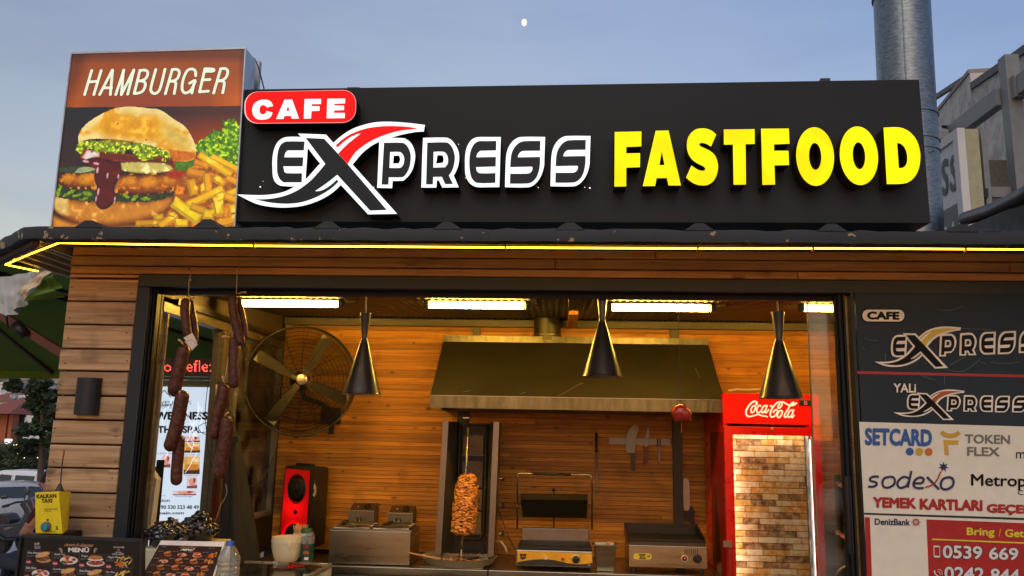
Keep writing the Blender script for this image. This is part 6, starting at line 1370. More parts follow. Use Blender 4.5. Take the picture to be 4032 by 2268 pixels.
# wall lamp
lc = P(352, 1560, -.013); lz1, lz0 = P(352, 1487, -.06).z, P(352, 1633, -.06).z; lr = 48*3.75/F
wl = thing('wall_lamp', 'black half-round up-and-down lamp on the plank pillar', 'lamp', (lc.x, -.013, lz0))
arc = [(lc.x-lr*math.cos(t), -.022-lr*.9*math.sin(t)) for t in [math.pi*k/18 for k in range(19)]]
mb = MB(); N_ = len(arc); inn = [(lc.x-(lr-.004)*math.cos(t), -.022-(lr-.004)*.9*math.sin(t)) for t in [math.pi*k/18 for k in range(19)]]
mb.add([(x, y, lz0) for x, y in arc]+[(x, y, lz1) for x, y in arc]+[(x, y, lz0) for x, y in inn]+[(x, y, lz1) for x, y in inn], [(k, k+1, N_+k+1, N_+k) for k in range(N_-1)]+[(2*N_+k, 3*N_+k, 3*N_+k+1, 2*N_+k+1) for k in range(N_-1)]+[(k, 2*N_+k, 2*N_+k+1, k+1) for k in range(N_-1)]+[(N_+k, N_+k+1, 3*N_+k+1, 3*N_+k) for k in range(N_-1)])
mb.build('shade', mat('lamp_black', (.014, .014, .015), .5), wl, smooth=True, auto=40)
MB().box(lc.x-lr, lc.x+lr, -.022, -.014, lz0, lz1).build('backplate', BLACKP, wl)
MB().lathe((lc.x-.005, -.048, lz0+.006), [(.017, 0), (.017, .03)], 14).build('bulb', emit('lamp_bulb', (1, .72, .3), 3.), wl)

# taxi call box
tx = thing('taxi_call_box', 'yellow taxi call box with teal button and antenna', 'call box', P(190, 2100, -.2))
TY = mat('taxi_yellow', (.86, .66, .01), .48, var=.12, scale=14)
def q6(x, y, Y): return P(*z6([(x, y)])[0], Y)
fTL, fTR, fBR, fBL = q6(243, 866, -.2), q6(410, 858, -.215), q6(436, 1157, -.215), q6(246, 1150, -.2)
bTR, bBR = q6(497, 862, -.10), q6(472, 1130, -.10); dv = bTR-fTR
MB().hexa([fBL, fBR, fTR, fTL], [fBL+dv+Vector((0, 0, .0)), bBR, bTR, fTL+dv]).build('case', TY, tx, bevel=.004)
def face(u, v, d=.0015):
    p = (fBL*(1-u)+fBR*u)*(1-v)+(fTL*(1-u)+fTR*u)*v; return p+Vector((0, -d, 0))
def ft(s, x0, y0, x1, y1, m, bold=.05, name='lettering'):
    U = lambda x: (x-243)/(174.); V = lambda y: 1-(y-862)/290.
    mb = MB(); lettering(s, [face(U(x0), V(y0)), face(U(x1), V(y0)), face(U(x1), V(y1)), face(U(x0), V(y1))], mb, bold=bold); mb.build(name, m, tx, recalc=False)
ft('KALKAN', 256, 876, 398, 906, BKV); ft('TAXI', 290, 910, 366, 938, BKV)
ft('PRESS, WAIT 5-10 MIN', 308, 978, 398, 988, BKV, .0); ft('5 MINUTES', 308, 991, 352, 999, BKV, .0)
ft('3', 376, 1098, 391, 1124, BKV, .03); ft('ANKA', 310, 1128, 378, 1142, mat('faded_brown_ink', (.25, .13, .02), .6), .0)
c = face((320-243)/174, 1-(1103-862)/290); MB().lathe(c, [(.021, 0), (.021, .012), (.0165, .016)], 20, (0, -1, 0)).build('button_ring', mat('grey_plastic', (.12, .12, .12), .4), tx, smooth=True, auto=40); MB().lathe(c, [(.0155, .012), (.0145, .019), (.001, .020)], 18, (0, -1, 0)).build('button', mat('teal_button', (.02, .28, .26), .35), tx, smooth=True, auto=40)
c = face((329-243)/174, 1-(1056-862)/290); MB().lathe(c, [(.005, 0), (.005, .002)], 10, (0, -1, 0)).build('speaker_hole', mat('brown_plug', (.12, .07, .02), .5), tx)
ab = q6(413, 862, -.15); MB().lathe(ab, [(.020, 0), (.019, .006), (.011, .022), (.007, .034), (.001, .038)], 14).build('antenna_base', mat('old_rubber', (.05, .045, .03), .7), tx, smooth=True)
MB().tube([ab+Vector((.003, 0, .03)), q6(425, 760, -.15), q6(436, 650, -.15), q6(444, 600, -.15)], .0028, 6).build('antenna', mat('old_rubber', (.05, .045, .03)), tx); MB().tube([q6(444, 603, -.15), q6(447, 565, -.15)], .0042, 6).build('antenna_tip', mat('brown_tip', (.25, .13, .06), .5), tx)
MB().box(ab.x-.09, ab.x+.05, -.2, -.02, fBL.z-.04, fBL.z-.004).build('bracket', BLACKM, tx)

# menu board
zM = zoomer(50, 2080, 2.862); MY = -.40
mbd = thing('menu_board', 'black framed food menu board headed MENÜ, standing left below the taxi box', 'menu board', P(310, 2700, MY))
def qm(x, y, d=0.): return P(*zM([(x, y)])[0], MY-d)
MQ = [qm(110, 85), qm(1458, 135), qm(1440, 1500), qm(-60, 1400)]
MB().hexa(MQ, [v+Vector((0, .03, 0)) for v in MQ]).build('panel', mat('board_black', (.008, .008, .008), .35), mbd)
mb = MB(); mb.bar(MQ[0]+Vector((0, -.004, 0)), MQ[1]+Vector((0, -.004, 0)), .008, .014); mb.build('frame', BLACKP, mbd); MB().bar(MQ[1]+Vector((0, -.004, 0)), MQ[2]+Vector((0, -.004, 0)), .008, .014).build('frame', BLACKP, mbd); MB().bar(MQ[0]+Vector((0, -.004, 0)), MQ[3]+Vector((0, -.004, 0)), .008, .014).build('frame', BLACKP, mbd)
def foodpic(p, x, y, w, h, kind, rr):
    if kind == 0:     # bun with filling
        p.ell(x+w*.68, y+h*.72, w*.3, h*.2, (196, 148, 92), nz=.4, ns=.05, edge=(120, 70, 30), ew=8)
        p.ell(x+w*.66, y+h*.55, w*.27, h*.22, (92, 52, 30), nz=1., ns=.12, hi=(190, 130, 90), hithr=.58, rough=6)
        p.ell(x+w*.64, y+h*.28, w*.31, h*.2, (216, 172, 110), ang=-.25, nz=.3, ns=.04, edge=(150, 96, 46), ew=10)
    elif kind == 1:   # plate with pieces
        p.ell(x+w*.62, y+h*.6, w*.36, h*.32, (226, 218, 206), nz=.15, edge=(160, 150, 140), ew=6)
        for k in range(9): p.ell(x+w*rr.uniform(.45, .85), y+h*rr.uniform(.3, .8), w*.08, h*.1, rr.choice([(190, 90, 60), (206, 130, 80), (150, 46, 34)]), nz=.8, ns=.2, rough=4)
        p.ell(x+w*.4, y+h*.72, w*.09, h*.1, (70, 96, 30), nz=.8, ns=.2, rough=4)
    elif kind == 2:   # layered sandwich
        p.ell(x+w*.62, y+h*.7, w*.36, h*.24, (220, 210, 196), nz=.15)
        p.ell(x+w*.63, y+h*.66, w*.3, h*.17, (150, 40, 30), nz=.9, ns=.15, hi=(216, 120, 100), hithr=.58, rough=5)
        p.ell(x+w*.62, y+h*.4, w*.31, h*.1, (232, 226, 206), nz=.3, rough=4)
        p.ell(x+w*.62, y+h*.26, w*.28, h*.16, (190, 116, 60), nz=.7, ns=.12, rough=4)
    else:             # fries / nuggets
        for k in range(26):
            xx, yy = x+w*rr.uniform(.4, .95), y+h*rr.uniform(.12, .8); a = rr.uniform(-1.3, -.3) if kind == 3 else rr.uniform(0, 3); l_ = w*.11; t_ = h*.035
            dx, dy = math.cos(a)*l_, math.sin(a)*l_*.8; p.poly([(xx-dx-t_, yy-dy), (xx+dx-t_, yy+dy), (xx+dx+t_, yy+dy+t_), (xx-dx+t_, yy-dy+t_)], rr.choice([(230, 186, 92), (206, 150, 62), (240, 206, 120)]), sm=False, nz=.3)
        if kind == 4:
            for k in range(9): p.ell(x+w*rr.uniform(.35, .7), y+h*rr.uniform(.5, .85), w*.06, h*.09, (196, 104, 36), nz=.6, ns=.2, rough=3)
CELLS = [(158, 250, 448, 412), (458, 268, 752, 430), (758, 285, 1052, 450), (1062, 300, 1360, 466), (140, 415, 430, 578), (446, 432, 735, 596), (742, 450, 1036, 612), (1044, 466, 1342, 630)]
def menu_paint(X, Y):
    p = Pic(X, Y, (18, 15, 16)); rr = random.Random(3)
    for i, (x0, y0, x1, y1) in enumerate(CELLS):
        w_, h_ = x1-x0, y1-y0; sl = 16
        p.poly([(x0, y0), (x1, y0+sl), (x1-10, y1), (x0-10, y1-sl)], (86, 78, 78), sm=False, nz=.05); p.poly([(x0+4, y0+4), (x1-4, y0+sl+4), (x1-14, y1-5), (x0-6, y1-sl-5)], (26, 21, 22), sm=False, nz=.2)
        foodpic(p, x0, y0+8, w_-8, h_-14, (0, 1, 2, 4, 1, 0, 0, 3)[i], rr)
        p.ell(x0+22, y1-32, 32, 26, (176, 22, 40), nz=.1, soft=2)
    for cx_, m_ in ((540, -1), (945, 1)):
        for k in range(3): a = -.6+.5*k; p.ell(cx_-m_*10*k+(-4), 232+k*16, 18, 6, (196, 160, 130), ang=m_*(a+.9), soft=2)
    return p
UVM = [(130, 130), (1420, 180), (1415, 1000), (70, 940)]
picture('food_print', [qm(x, y, .0012) for x, y in UVM], 330, 230, menu_paint, printed('food_print', .35), mbd, UVM)
PW = mat('menu_white', (.78, .76, .72), .5); PO = mat('menu_orange', (.66, .34, .16), .5); PR = mat('menu_red', (.45, .02, .04), .5)
def mtext(s, x0, y0, x1, y1, m, bold=.0, dy=0., slant=.0, d=.0026, par=mbd, q=qm):
    mb = MB(); lettering(s, [q(x0, y0, d), q(x1, y0+dy, d), q(x1, y1+dy, d), q(x0, y1, d)], mb, bold=bold, slant=slant); mb.build('lettering', m, par, recalc=False)
mtext('MENÜ', 625, 206, 862, 268, PW, .06, 6); mtext('Lezzetin En Güzel Hali', 592, 166, 905, 200, PO, .02, 12, .1)
for s_, x0, y0, x1 in (('Kuzu Kokoreç', 170, 262, 312), ('Ayvalık Tost', 468, 280, 588), ('Yengen', 770, 298, 845), ('Nugget Menü', 1072, 312, 1208), ('Köfte Dürüm', 150, 430, 266), ('Tavuk Burger', 450, 448, 580), ('Tavuk Ekmek', 748, 464, 876), ('Cips Menü', 1050, 480, 1152)): mtext(s_, x0, y0, x1, y0+27, PW, .02, 5, .1)
for i, (x0, y0, x1, y1) in enumerate(CELLS):
    mtext('400₺' if i == 0 else '300₺', x0-6, y1-44, x0+44, y1-22, PW, .03, 1)
    for k in range(2): mtext('soslu ekmek, salata' if k == 0 else 'patates, turşu', x0+6, y0+50+k*14, x0+(86 if k == 0 else 64), y0+59+k*14, mat('menu_grey', (.4, .39, .38), .6), 0, 2)
mtext('%100', 245, 166, 300, 190, PW, .03, -6); mtext('KALİTELİ', 246, 196, 312, 212, PW, .0, -6); mtext('MALZEME', 246, 218, 312, 234, PW, .0, -6)
mtext('SICAK & TAZE', 1136, 204, 1256, 222, PW, .02, 2); mtext('HER GÜN', 1156, 262, 1226, 276, PW, .02, 2); mtext('KOPKOLO LEZZET', 1120, 282, 1254, 298, PW, .02, 4)
mb = MB(); c0 = qm(1192, 245, .0026); mb.add([c0+Vector((dx*.0011/2.86*1., 0, dz*.0011/2.86)) for dx, dz in ((-14, -10), (14, -10), (18, 2), (8, 8), (0, 24), (-10, 6), (-18, 2))], [tuple(range(7))]); mb.build('flame_mark', mat('flame_red', (.5, .05, .03), .5), mbd, recalc=False)

# counter shelf outside and things on it
shz = .93
shelf = thing('front_counter', 'narrow pale counter ledge in front of the open kiosk window', 'counter', (-1.5, -.25, 0))
MB().box(-1.98, -1.05, -.46, -.024, shz-.04, shz).build('top', mat('counter_cream', (.55, .50, .38), .4), shelf, bevel=.004)
MB().box(-1.95, -1.08, -.42, -.03, .02, shz-.042).build('cabinet', mat('counter_front', (.4, .38, .32), .5), shelf)
zN = zoomer(500, 1950, 3.22)
PL0 = P(760, 2128, -.1); PLB = P(700, 2420, -.4); PLN = Vector((1, 0, 0)).cross(PLB-PL0).normalized()
def pn(x, y):    # point on the leaning sheet: nearer towards the bottom
    px_, py_ = zN([(x, y)])[0]; d = ray(px_, py_); return CAM+d*((PL0-CAM).dot(PLN)/d.dot(PLN))
PLN = PLN if PLN.y < 0 else -PLN
def qn(x, y, d=0.): return pn(x, y)+PLN*d
m2 = thing('menu_sheet', 'white-edged printed menu sheet leaning on the counter beside the water bottle', 'menu', pn(800, 1400))
SQ = [pn(430, 573), pn(1243, 590), pn(960, 1500), pn(-60, 1500)]
nrm = PLN*-.012
MB().hexa(SQ, [v+nrm for v in SQ]).build('board', mat('sheet_white', (.78, .72, .66), .5), m2)
MB().hexa([pn(1243, 592)+nrm*.1, pn(1243, 592)+nrm*4, pn(960, 1500)+nrm*4, pn(960, 1500)+nrm*.1], [pn(1236, 592)+nrm*1.1, pn(1236, 592)+nrm*4, pn(953, 1500)+nrm*4, pn(953, 1500)+nrm*1.1]).build('stand', mat('acrylic_yellow', (.7, .6, .3), .3), m2)
UVN = [(408, 632), (1207, 655), (955, 1440), (-30, 1440)]
def menu2(X, Y):
    p = Pic(X, Y, (52, 40, 38)); rr = random.Random(9)
    for r in range(6):
        for c_ in range(4):
            x = 400-r*48+c_*190-r*c_*1.5; y = 712+r*88+c_*5; w_ = 172; h_ = 84
            foodpic(p, x, y, w_, h_, (0, 1, 2, 4, 1, 0, 0, 3, 0, 0, 1, 0)[(r*4+c_) % 12], rr)
            p.ell(x+24, y+h_*.75, 15, 11, (120, 30, 34), soft=2)
    p.C[..., 0] *= .95; p.C[..., 1] *= .62; p.C[..., 2] *= .5; return p
picture('food_print', [qn(x, y, .0012) for x, y in UVN], 210, 200, menu2, printed('food_print'), m2, UVN)
mtext('MENÜ', 695, 676, 850, 708, PW, .06, 3, 0.3, .0026, m2, qn); mtext('Lezzetin En Güzel Hali', 690, 654, 885, 668, PO, .02, 2, .3, .0026, m2, qn)
mtext('%100', 450, 650, 492, 664, mat('menu_grey', (.4, .39, .38)), 0, 0, .2, .0026, m2, qn); mtext('SICAK & TAZE', 1040, 672, 1110, 684, mat('menu_grey', (.4, .39, .38)), 0, 2, .2, .0026, m2, qn)
for r in range(6):
    for c_ in range(4): x = 400-r*48+c_*190-r*c_*1.5; y = 708+r*88+c_*5; mtext(('Kuzu Kokoreç', 'Ayvalık Tost', 'Yengen', 'Nugget Menü', 'Köfte Dürüm', 'Tavuk Burger', 'Tavuk Ekmek', 'Cips Menü')[(r*4+c_) % 8], x-8, y, x+62, y+11, mat('menu_grey', (.4, .39, .38)), .02, 1, .3, .0026, m2, qn)

# bottle
bt = P(905, 2131, -.2); bx_ = P(900, 2220, -.2).x; k_ = 3.6/F
btl = thing('water_bottle', 'clear plastic water bottle with blue cap on the counter', 'bottle', (bx_, -.2, shz))
m_, n, L_ = newmat('bottle_pet'); n.remove(n['Principled BSDF']); tr = n.new('ShaderNodeBsdfTransparent'); tr.inputs[0].default_value = (.80, .81, .76, 1); gl = n.new('ShaderNodeBsdfGlossy'); gl.inputs['Roughness'].default_value = .05; fr = n.new('ShaderNodeLayerWeight'); fr.inputs[0].default_value = .55; mx = n.new('ShaderNodeMixShader'); L_(fr.outputs['Facing'], mx.inputs[0]); L_(tr.outputs[0], mx.inputs[1]); L_(gl.outputs[0], mx.inputs[2]); df = n.new('ShaderNodeBsdfDiffuse'); df.inputs[0].default_value = (.72, .70, .58, 1); m9 = n.new('ShaderNodeMixShader'); m9.inputs[0].default_value = .20; L_(mx.outputs[0], m9.inputs[1]); L_(df.outputs[0], m9.inputs[2]); L_(m9.outputs[0], n['Material Output'].inputs[0]); PET = m_
zc_ = bt.z; R_ = 43*k_
prof = [(.036, shz), (R_*.97, shz+.01)]
z = shz+.02
while z < zc_-.085: prof += [(R_, z), (R_*.985, z+.007), (R_*.93, z+.011), (R_*.985, z+.015)]; z += .022
prof += [(R_, zc_-.078), (R_*.93, zc_-.062), (R_*.66, zc_-.036), (R_*.4, zc_-.02), (R_*.33, zc_-.014)]
MB().lathe((bx_, -.2, 0), prof, 36).build('body', PET, btl, smooth=True, auto=60)
MB().lathe((bx_, -.2, zc_-.02), [(15.5*k_, 0), (15.5*k_, .018), (14*k_, .021), (.001, .021)], 24).build('cap', mat('blue_cap', (.03, .13, .50), .35), btl, smooth=True, auto=40)

# mussel bowls on a cream cool box
BWZ = P(655, 2152, .1).z
cbx = thing('cool_box', 'cream cool box under the two black bowls behind the menu sheet', 'cool box', (-1.75, .2, .93))
MB().box(-1.93, P(835, 2130, .2).x, .03, .45, .9, BWZ-.002).build('body', mat('cream_box', (.70, .64, .40), .4), cbx, bevel=.01)
FOIL = mat('glossy_black_wrap', (.012, .011, .009), .22, .0, var=.3, coat=.5, bump=.6, bscale=30)
SH1 = mat('mussel_black', (.012, .012, .014), .16, coat=.8, var=.3); SH2 = mat('mussel_pale', (.35, .24, .14), .4); SH3 = mat('mussel_red', (.25, .01, .01), .35)
mb = MB(); prof = [(0, -.5), (.26, -.35), (.34, 0), (.24, .35), (0, .5)]
vs = []
for a_, l_ in ((.02, -.5), (.2, -.38), (.3, -.1), (.27, .2), (.13, .43), (.01, .5)):
    for k in range(7): t = 2*math.pi*k/7; vs.append((a_*math.cos(t)*.075, l_*.075, abs(a_)*math.sin(t)*.075*.62))
mb.add(vs, [(i*7+k, i*7+(k+1) % 7, (i+1)*7+(k+1) % 7, (i+1)*7+k) for i in range(5) for k in range(7)]); 
protos = []
for m_ in (SH1, SH2, SH3):
    o = mb.build('mussel', m_, None, smooth=True); protos.append(o.data); bpy.data.objects.remove(o)
rr = random.Random(12)
for i, (pxc, pyr, pyb, Yc, wpx, lab) in enumerate(((652, 2098, 2150, .12, 68, 'black bowl heaped with glossy mussels, the left one beside the white plastic sign'), (779, 2071, 2124, .30, 66, 'black bowl heaped with glossy mussels, the right one behind the menu sheet'))):
    p = P(pxc, pyb, Yc); r = wpx*(Yc+3.8)/F; h = P(pxc, pyr, Yc).z-p.z; zb = BWZ if i == 0 else BWZ-.0
    bw = thing('mussel_bowl', lab, 'bowl', (p.x, Yc, zb), 'bowls of mussels')
    MB().lathe((p.x, Yc, zb), [(r*.72, 0), (r*.78, .008), (r*.93, h*.7), (r*1.0, h*1.0), (r*1.04, h*1.03), (r*.98, h*1.0), (r*.9, h*.7), (r*.6, h*.2)], 30, wob=.015).build('bowl', FOIL, bw, smooth=True, auto=60)
    for k in range(95):
        a = rr.uniform(0, 6.28); q_ = rr.random()**.5; x = p.x+q_*r*.95*math.cos(a); y = Yc+q_*r*.95*math.sin(a); z = zb+h*.8+(1-q_**1.6)*(.055 if i == 0 else .07)+rr.uniform(-.008, .006)
        o = bpy.data.objects.new('mussel', rr.choices(protos, (12, 2, 1 if i == 0 else 0))[0]); COL.objects.link(o); o.parent = bw; o.location = Vector((x, y, z))-rootloc(bw); o.rotation_euler = (rr.uniform(-.9, .9), rr.uniform(-3, 3), rr.uniform(0, 6.28)); o.scale = (1, rr.uniform(.7, 1), 1)
# white plastic sign behind jamb
ws = thing('white_plastic_sign', 'thick white plastic board with black letters, half hidden behind the left jamb', 'sign', P(585, 2106, .27))
zS = zoomer(0, 1450, 1.771)
plate([zS([(930, 640), (1015, 655), (1035, 690), (1090, 775), (1082, 830), (1045, 1130), (1030, 1160), (985, 1168), (900, 1160)])], pplace(.25), .05, sub=4).build('board', [WHITEP, WHITEP], ws, bevel=0)
mb = MB(); lettering('S', [P(*zS([(x, y)])[0], .2485) for x, y in ((1000, 778), (1024, 780), (1022, 838), (998, 836))], mb, bold=.05); mb.build('lettering', BKV, ws, recalc=False)
mb = MB(); lettering('Y', [P(*zS([(x, y)])[0], .2485) for x, y in ((975, 950), (1000, 950), (996, 985), (971, 985))], mb, bold=.05); mb.build('lettering', BKV, ws, recalc=False)
plate([zS([(1010, 690), (1020, 690), (1040, 735), (1010, 725)])], pplace(.2485), .001, sm=False).build('red_mark', [REDV, REDV], ws, recalc=False)
bp_ = thing('black_stand', 'slim black upright bar behind the white plastic sign', 'stand', P(625, 2045, .55))
MB().box(P(608, 1900, .55).x, P(631, 1900, .55).x, .55, .58, .95, P(625, 1811, .55).z).build('upright', BLACKM, bp_, bevel=.003); MB().box(P(560, 1840, .55).x, P(608, 1840, .55).x, .555, .575, P(600, 1865, .55).z, P(600, 1838, .55).z).build('cross_bar', BLACKM, bp_)

# display case
dc = thing('display_case', 'low glass-topped steel display case behind the counter', 'display case', (-1.6, .4, 0))
dx0, dx1, dy0, dy1, dz = -1.90, -1.208, .09, .76, .992
for a, b_, c_, d_ in ((dx0, dx1, dy1-.022, dy1), (dx0, dx1, dy0, dy0+.022), (dx1-.024, dx1, dy0+.023, dy1-.023), (dx0, dx0+.024, dy0+.023, dy1-.023)):
    MB().box(a, b_, c_, d_, dz-.02, dz).build('top_rail', mat('rail_steel', (.55, .50, .38), .28, .8), dc, bevel=.003)
MB().box(dx0+.025, dx1-.025, dy0+.023, dy1-.023, dz-.012, dz-.006).build('glass_top', glass('case_glass', alpha=.12, tint=(.72, .70, .6)), dc)
MB().box(dx1-.018, dx1-.002, dy0, dy1, .45, dz-.021).build('side', mat('case_white', (.62, .58, .48), .4), dc)
MB().box(dx0, dx1-.02, dy0, dy0+.012, .3, dz-.021).build('front', STEEL, dc); MB().box(dx0, dx1-.02, dy1-.012, dy1, .3, dz-.021).build('back', STEEL, dc); MB().box(dx0, dx1-.02, dy0+.013, dy1-.013, .75, .76).build('floor', mat('case_floor', (.16, .14, .09), .4, .4), dc)
for k in range(3):
    x = dx0+.06+k*.21; MB().box(x, x+.18, dy0+.1, dy1-.1, .762, .80).build('food_tray', STEEL, dc); MB().box(x+.01, x+.17, dy0+.11, dy1-.11, .801, .815).build('food', mat(('salad', 'red_meat', 'cheese')[k], ((.12, .16, .04), (.30, .05, .03), (.5, .38, .15))[k], .6, var=.5, scale=30), dc)
# bowl, cup, jar, cards
def px_lathe(parent, name, xc, Y, pr, m, **k):
    """profile given as (half width px, y px)"""
    s_ = (Y-CAM.y)/F; x = P(xc, pr[0][1], Y).x; return MB().lathe((x, Y, 0), [(w_*s_, P(xc, y_, Y).z) for w_, y_ in pr], 32, **k).build(name, m, parent, smooth=True, auto=40)
wb_ = thing('mixing_jug', 'cream plastic jug of sauce on the display case', 'jug', P(1127, 2208, .68))
px_lathe(wb_, 'bowl', 1127, .68, [(38, 2208), (46, 2200), (56, 2165), (58, 2135), (60, 2134), (60, 2128), (58, 2112), (56, 2112), (55, 2140), (50, 2160)], CREAM)
px_lathe(wb_, 'sauce', 1127, .68, [(54, 2128), (54, 2126), (1, 2124)], mat('sauce_orange', (.75, .40, .06), .4))
MB().tube([P(1137, 2128, .605), P(1139, 2160, .612), P(1135, 2196, .635)], [.009, .009, .008], 8).build('handle', CREAM, wb_, smooth=True)
cu = thing('skewer_cup', 'bundle of wooden skewers in a paper cup behind the cream jug', 'cup', P(1180, 2150, .80))
px_lathe(cu, 'cup', 1180, .80, [(22, 2190), (28, 2150), (30, 2100), (28, 2100)], mat('paper_cup', (.7, .66, .5), .5))
rr = random.Random(6); cc0 = P(1180, 2105, .80)
for k in range(46):
    a = rr.uniform(0, 6.28); q_ = rr.random()**.5*.028; d = Vector((math.cos(a)*q_, math.sin(a)*q_, 0)); MB().tube([cc0+d*.7+Vector((0, 0, -.06)), cc0+d*1.7+Vector((0, 0, .048+rr.uniform(-.008, .008)))], .0017, 4).build('skewer', mat('skewer_wood', (.72, .5, .24), .6, var=.2), cu)
jr = thing('spice_jar', 'spice jar with green cap and dark green label right of the cream jug', 'jar', P(1206, 2211, .68))
px_lathe(jr, 'glass', 1208, .68, [(22, 2211), (24, 2208), (24, 2110), (20, 2100), (20, 2094), (18, 2094), (22, 2112), (22, 2200)], PET)
px_lathe(jr, 'label', 1208, .68, [(24.6, 2207), (24.6, 2140)], mat('green_label', (.01, .075, .035), .4), cap=False); px_lathe(jr, 'contents', 1208, .68, [(21, 2205), (21, 2118), (1, 2117)], mat('spice', (.28, .22, .12), .8, var=.4, scale=60))
px_lathe(jr, 'cap_ring', 1208, .68, [(21, 2108), (21, 2099), (20, 2098)], WHITEP); px_lathe(jr, 'cap', 1208, .68, [(22, 2098), (22, 2084), (20, 2081), (1, 2081)], mat('green_cap', (.02, .12, .03), .4))
yj = .68-24.8*4.48/F; fbox(MB(), 1192, 2148, 1216, 2158, yj-.001, .001).build('label_mark', REDV, jr)
mb = MB(); c_ = P(1205, 2182, yj-.001); mb.add([c_]+[c_+Vector((.017*math.cos(t), 0, .017*math.sin(t))) for t in [math.pi*k/10 for k in range(11)]], [(0, k+1, k+2) for k in range(10)]); mb.build('label_picture', mat('label_orange', (.6, .12, .03), .5), jr, recalc=False); fbox(MB(), 1197, 2194, 1214, 2205, yj-.001, .001).build('label_mark', IVO2, jr)
cd = thing('playing_cards', 'small stack of playing cards standing on the back rail of the display case', 'cards', P(1105, 2228, .70))
fbox(MB(), 1077, 2209, 1131, 2228, .70, .03).build('deck', mat('card_white', (.82, .8, .7), .45), cd, bevel=.002)
for x_ in (1083, 1095): 
    p = P(x_, 2217, .699); mb = MB(); mb.add([p+Vector((dx*.004, 0, dz*.005)) for dx, dz in ((0, 1), (.9, -.2), (.5, -.6), (.15, -.4), (.3, -1), (-.3, -1), (-.15, -.4), (-.5, -.6), (-.9, -.2))], [tuple(range(9))]); mb.build('spade_mark', BKV, cd, recalc=False)

# loudspeaker
spk = thing('party_speaker', 'tall black loudspeaker with glowing red front on the side cabinet', 'loudspeaker', P(1170, 2170, 1.6))
zW = zoomer(500, 1600, 2.169)
def qw(x, y, Y): return P(*zW([(x, y)])[0], Y)
FL_t, FR_t, FR_b, FL_b = qw(1345, 505, 1.62), qw(1600, 530, 1.46), qw(1560, 1235, 1.46), qw(1285, 1200, 1.62)
BR_t, BR_b = qw(1728, 525, 1.74), qw(1655, 1225, 1.74); dv = BR_t-FR_t; dv.z = 0
MB().hexa([FL_b, FR_b, FR_t, FL_t], [FL_b+dv, FR_b+dv, FR_t+dv, FL_t+dv]).build('cabinet', mat('speaker_black', (.02, .019, .018), .5), spk, bevel=.022, smooth=True, auto=50)
fn = (FR_b-FL_b).cross(FL_t-FL_b).normalized()
if fn.y > 0: fn = -fn
def sf(u, v, d=.003): return (FL_b*(1-u)+FR_b*u)*(1-v)+(FL_t*(1-u)+FR_t*u)*v+fn*d
def spk_paint(X, Y):
    p = Pic(X, Y, (215, 4, 8)); 
    g = np.exp(-((X-.4)/.45)**2-((Y-.52)/.16)**2)+np.exp(-((np.hypot((X-.5)/.36, (Y-.90)/.17)-1)/.22)**2)*.8
    p.C *= (0.45+.9*g)[..., None]
    for cy2, col in ((.26, (16, 4, 4)), (.93, (22, 8, 8))):
        d = 1-np.hypot((X-.52)/.36, (Y-cy2)/.185); a = np.clip(d*14+.5, 0, 1)[..., None]; p.C = p.C*(1-a)+np.array(s2l(col))*a
    d = 1-np.hypot((X-.52)/.09, (Y-.575)/.035); a = np.clip(d*5, 0, 1)[..., None]; p.C = p.C*(1-a)+np.array(s2l((20, 2, 3)))*a
    return p
picture('lit_grille', [sf(.07, .965), sf(.88, .965), sf(.88, .06), sf(.07, .06)], 60, 150, spk_paint, printed('lit_grille', .5, glow=.9), spk, [(0, 0), (1, 0), (1, 1), (0, 1)])
for v_ in (.73, .12):
    c_ = sf(.49, v_, .006); ex = (FR_b-FL_b).normalized(); MB().tube([c_+ex*.082*math.cos(t)+Vector((0, 0, .09*math.sin(t))) for t in [2*math.pi*k/36 for k in range(36)]], .004, 6, closed=True).build('woofer_rim', BLACKP, spk, smooth=True)
    mb = MB().lathe(c_, [(.078, -.001), (.05, .004), (.03, .006), (.022, .012), (.001, .016)], 28, fn); mb.build('woofer', mat('woofer_cone', (.012, .01, .01), .6), spk, smooth=True)
for x0_, y0_, x1_, y1_ in ((1602, 660, 1585, 760), (1612, 680, 1590, 800), (1595, 740, 1575, 825)):
    a, b_ = qw(x0_, y0_, 1.47), qw(x1_, y1_, 1.49); MB().ribbon([a, a.lerp(b_, .5)+Vector((.004, 0, 0)), b_], [.008, .02, .006], (.9, -.4, 0)).build('torn_sticker', mat('paper_scrap', (.7, .65, .5), .7), spk)
MB().tube([FL_t.lerp(FR_t, .2)+dv*.4, FL_t.lerp(FR_t, .2)+dv*.4+Vector((0, 0, .012)), FL_t.lerp(FR_t, .8)+dv*.4+Vector((0, 0, .012)), FL_t.lerp(FR_t, .8)+dv*.4], .007, 8).build('carry_handle', BLACKP, spk, smooth=True)

# folded dark parasol
fp = thing('folded_parasol', 'folded dark fabric parasol leaning inside by the left window', 'parasol', P(940, 2230, .8))
pts = [(898, 1600, .006), (906, 1640, .018), (912, 1720, .030), (922, 1820, .048), (930, 1930, .062), (938, 2060, .082), (944, 2160, .098), (946, 2225, .105)]
vs = []; NS = 40
for x, y, r in pts:
    c_ = P(x, y, .82)
    for k in range(NS): t = 2*math.pi*k/NS; rr_ = r*(1+.16*math.sin(t*5+y*.004)+.07*math.sin(t*11)); vs.append((c_.x+rr_*math.cos(t), c_.y+rr_*math.sin(t), c_.z))
MB().add(vs, [(i*NS+k, (i+1)*NS+k, (i+1)*NS+(k+1) % NS, i*NS+(k+1) % NS) for i in range(len(pts)-1) for k in range(NS)]+[tuple(range(NS))]).build('canopy', mat('dark_canvas', (.028, .022, .014), .85, bump=.3, bscale=90), fp, smooth=True)
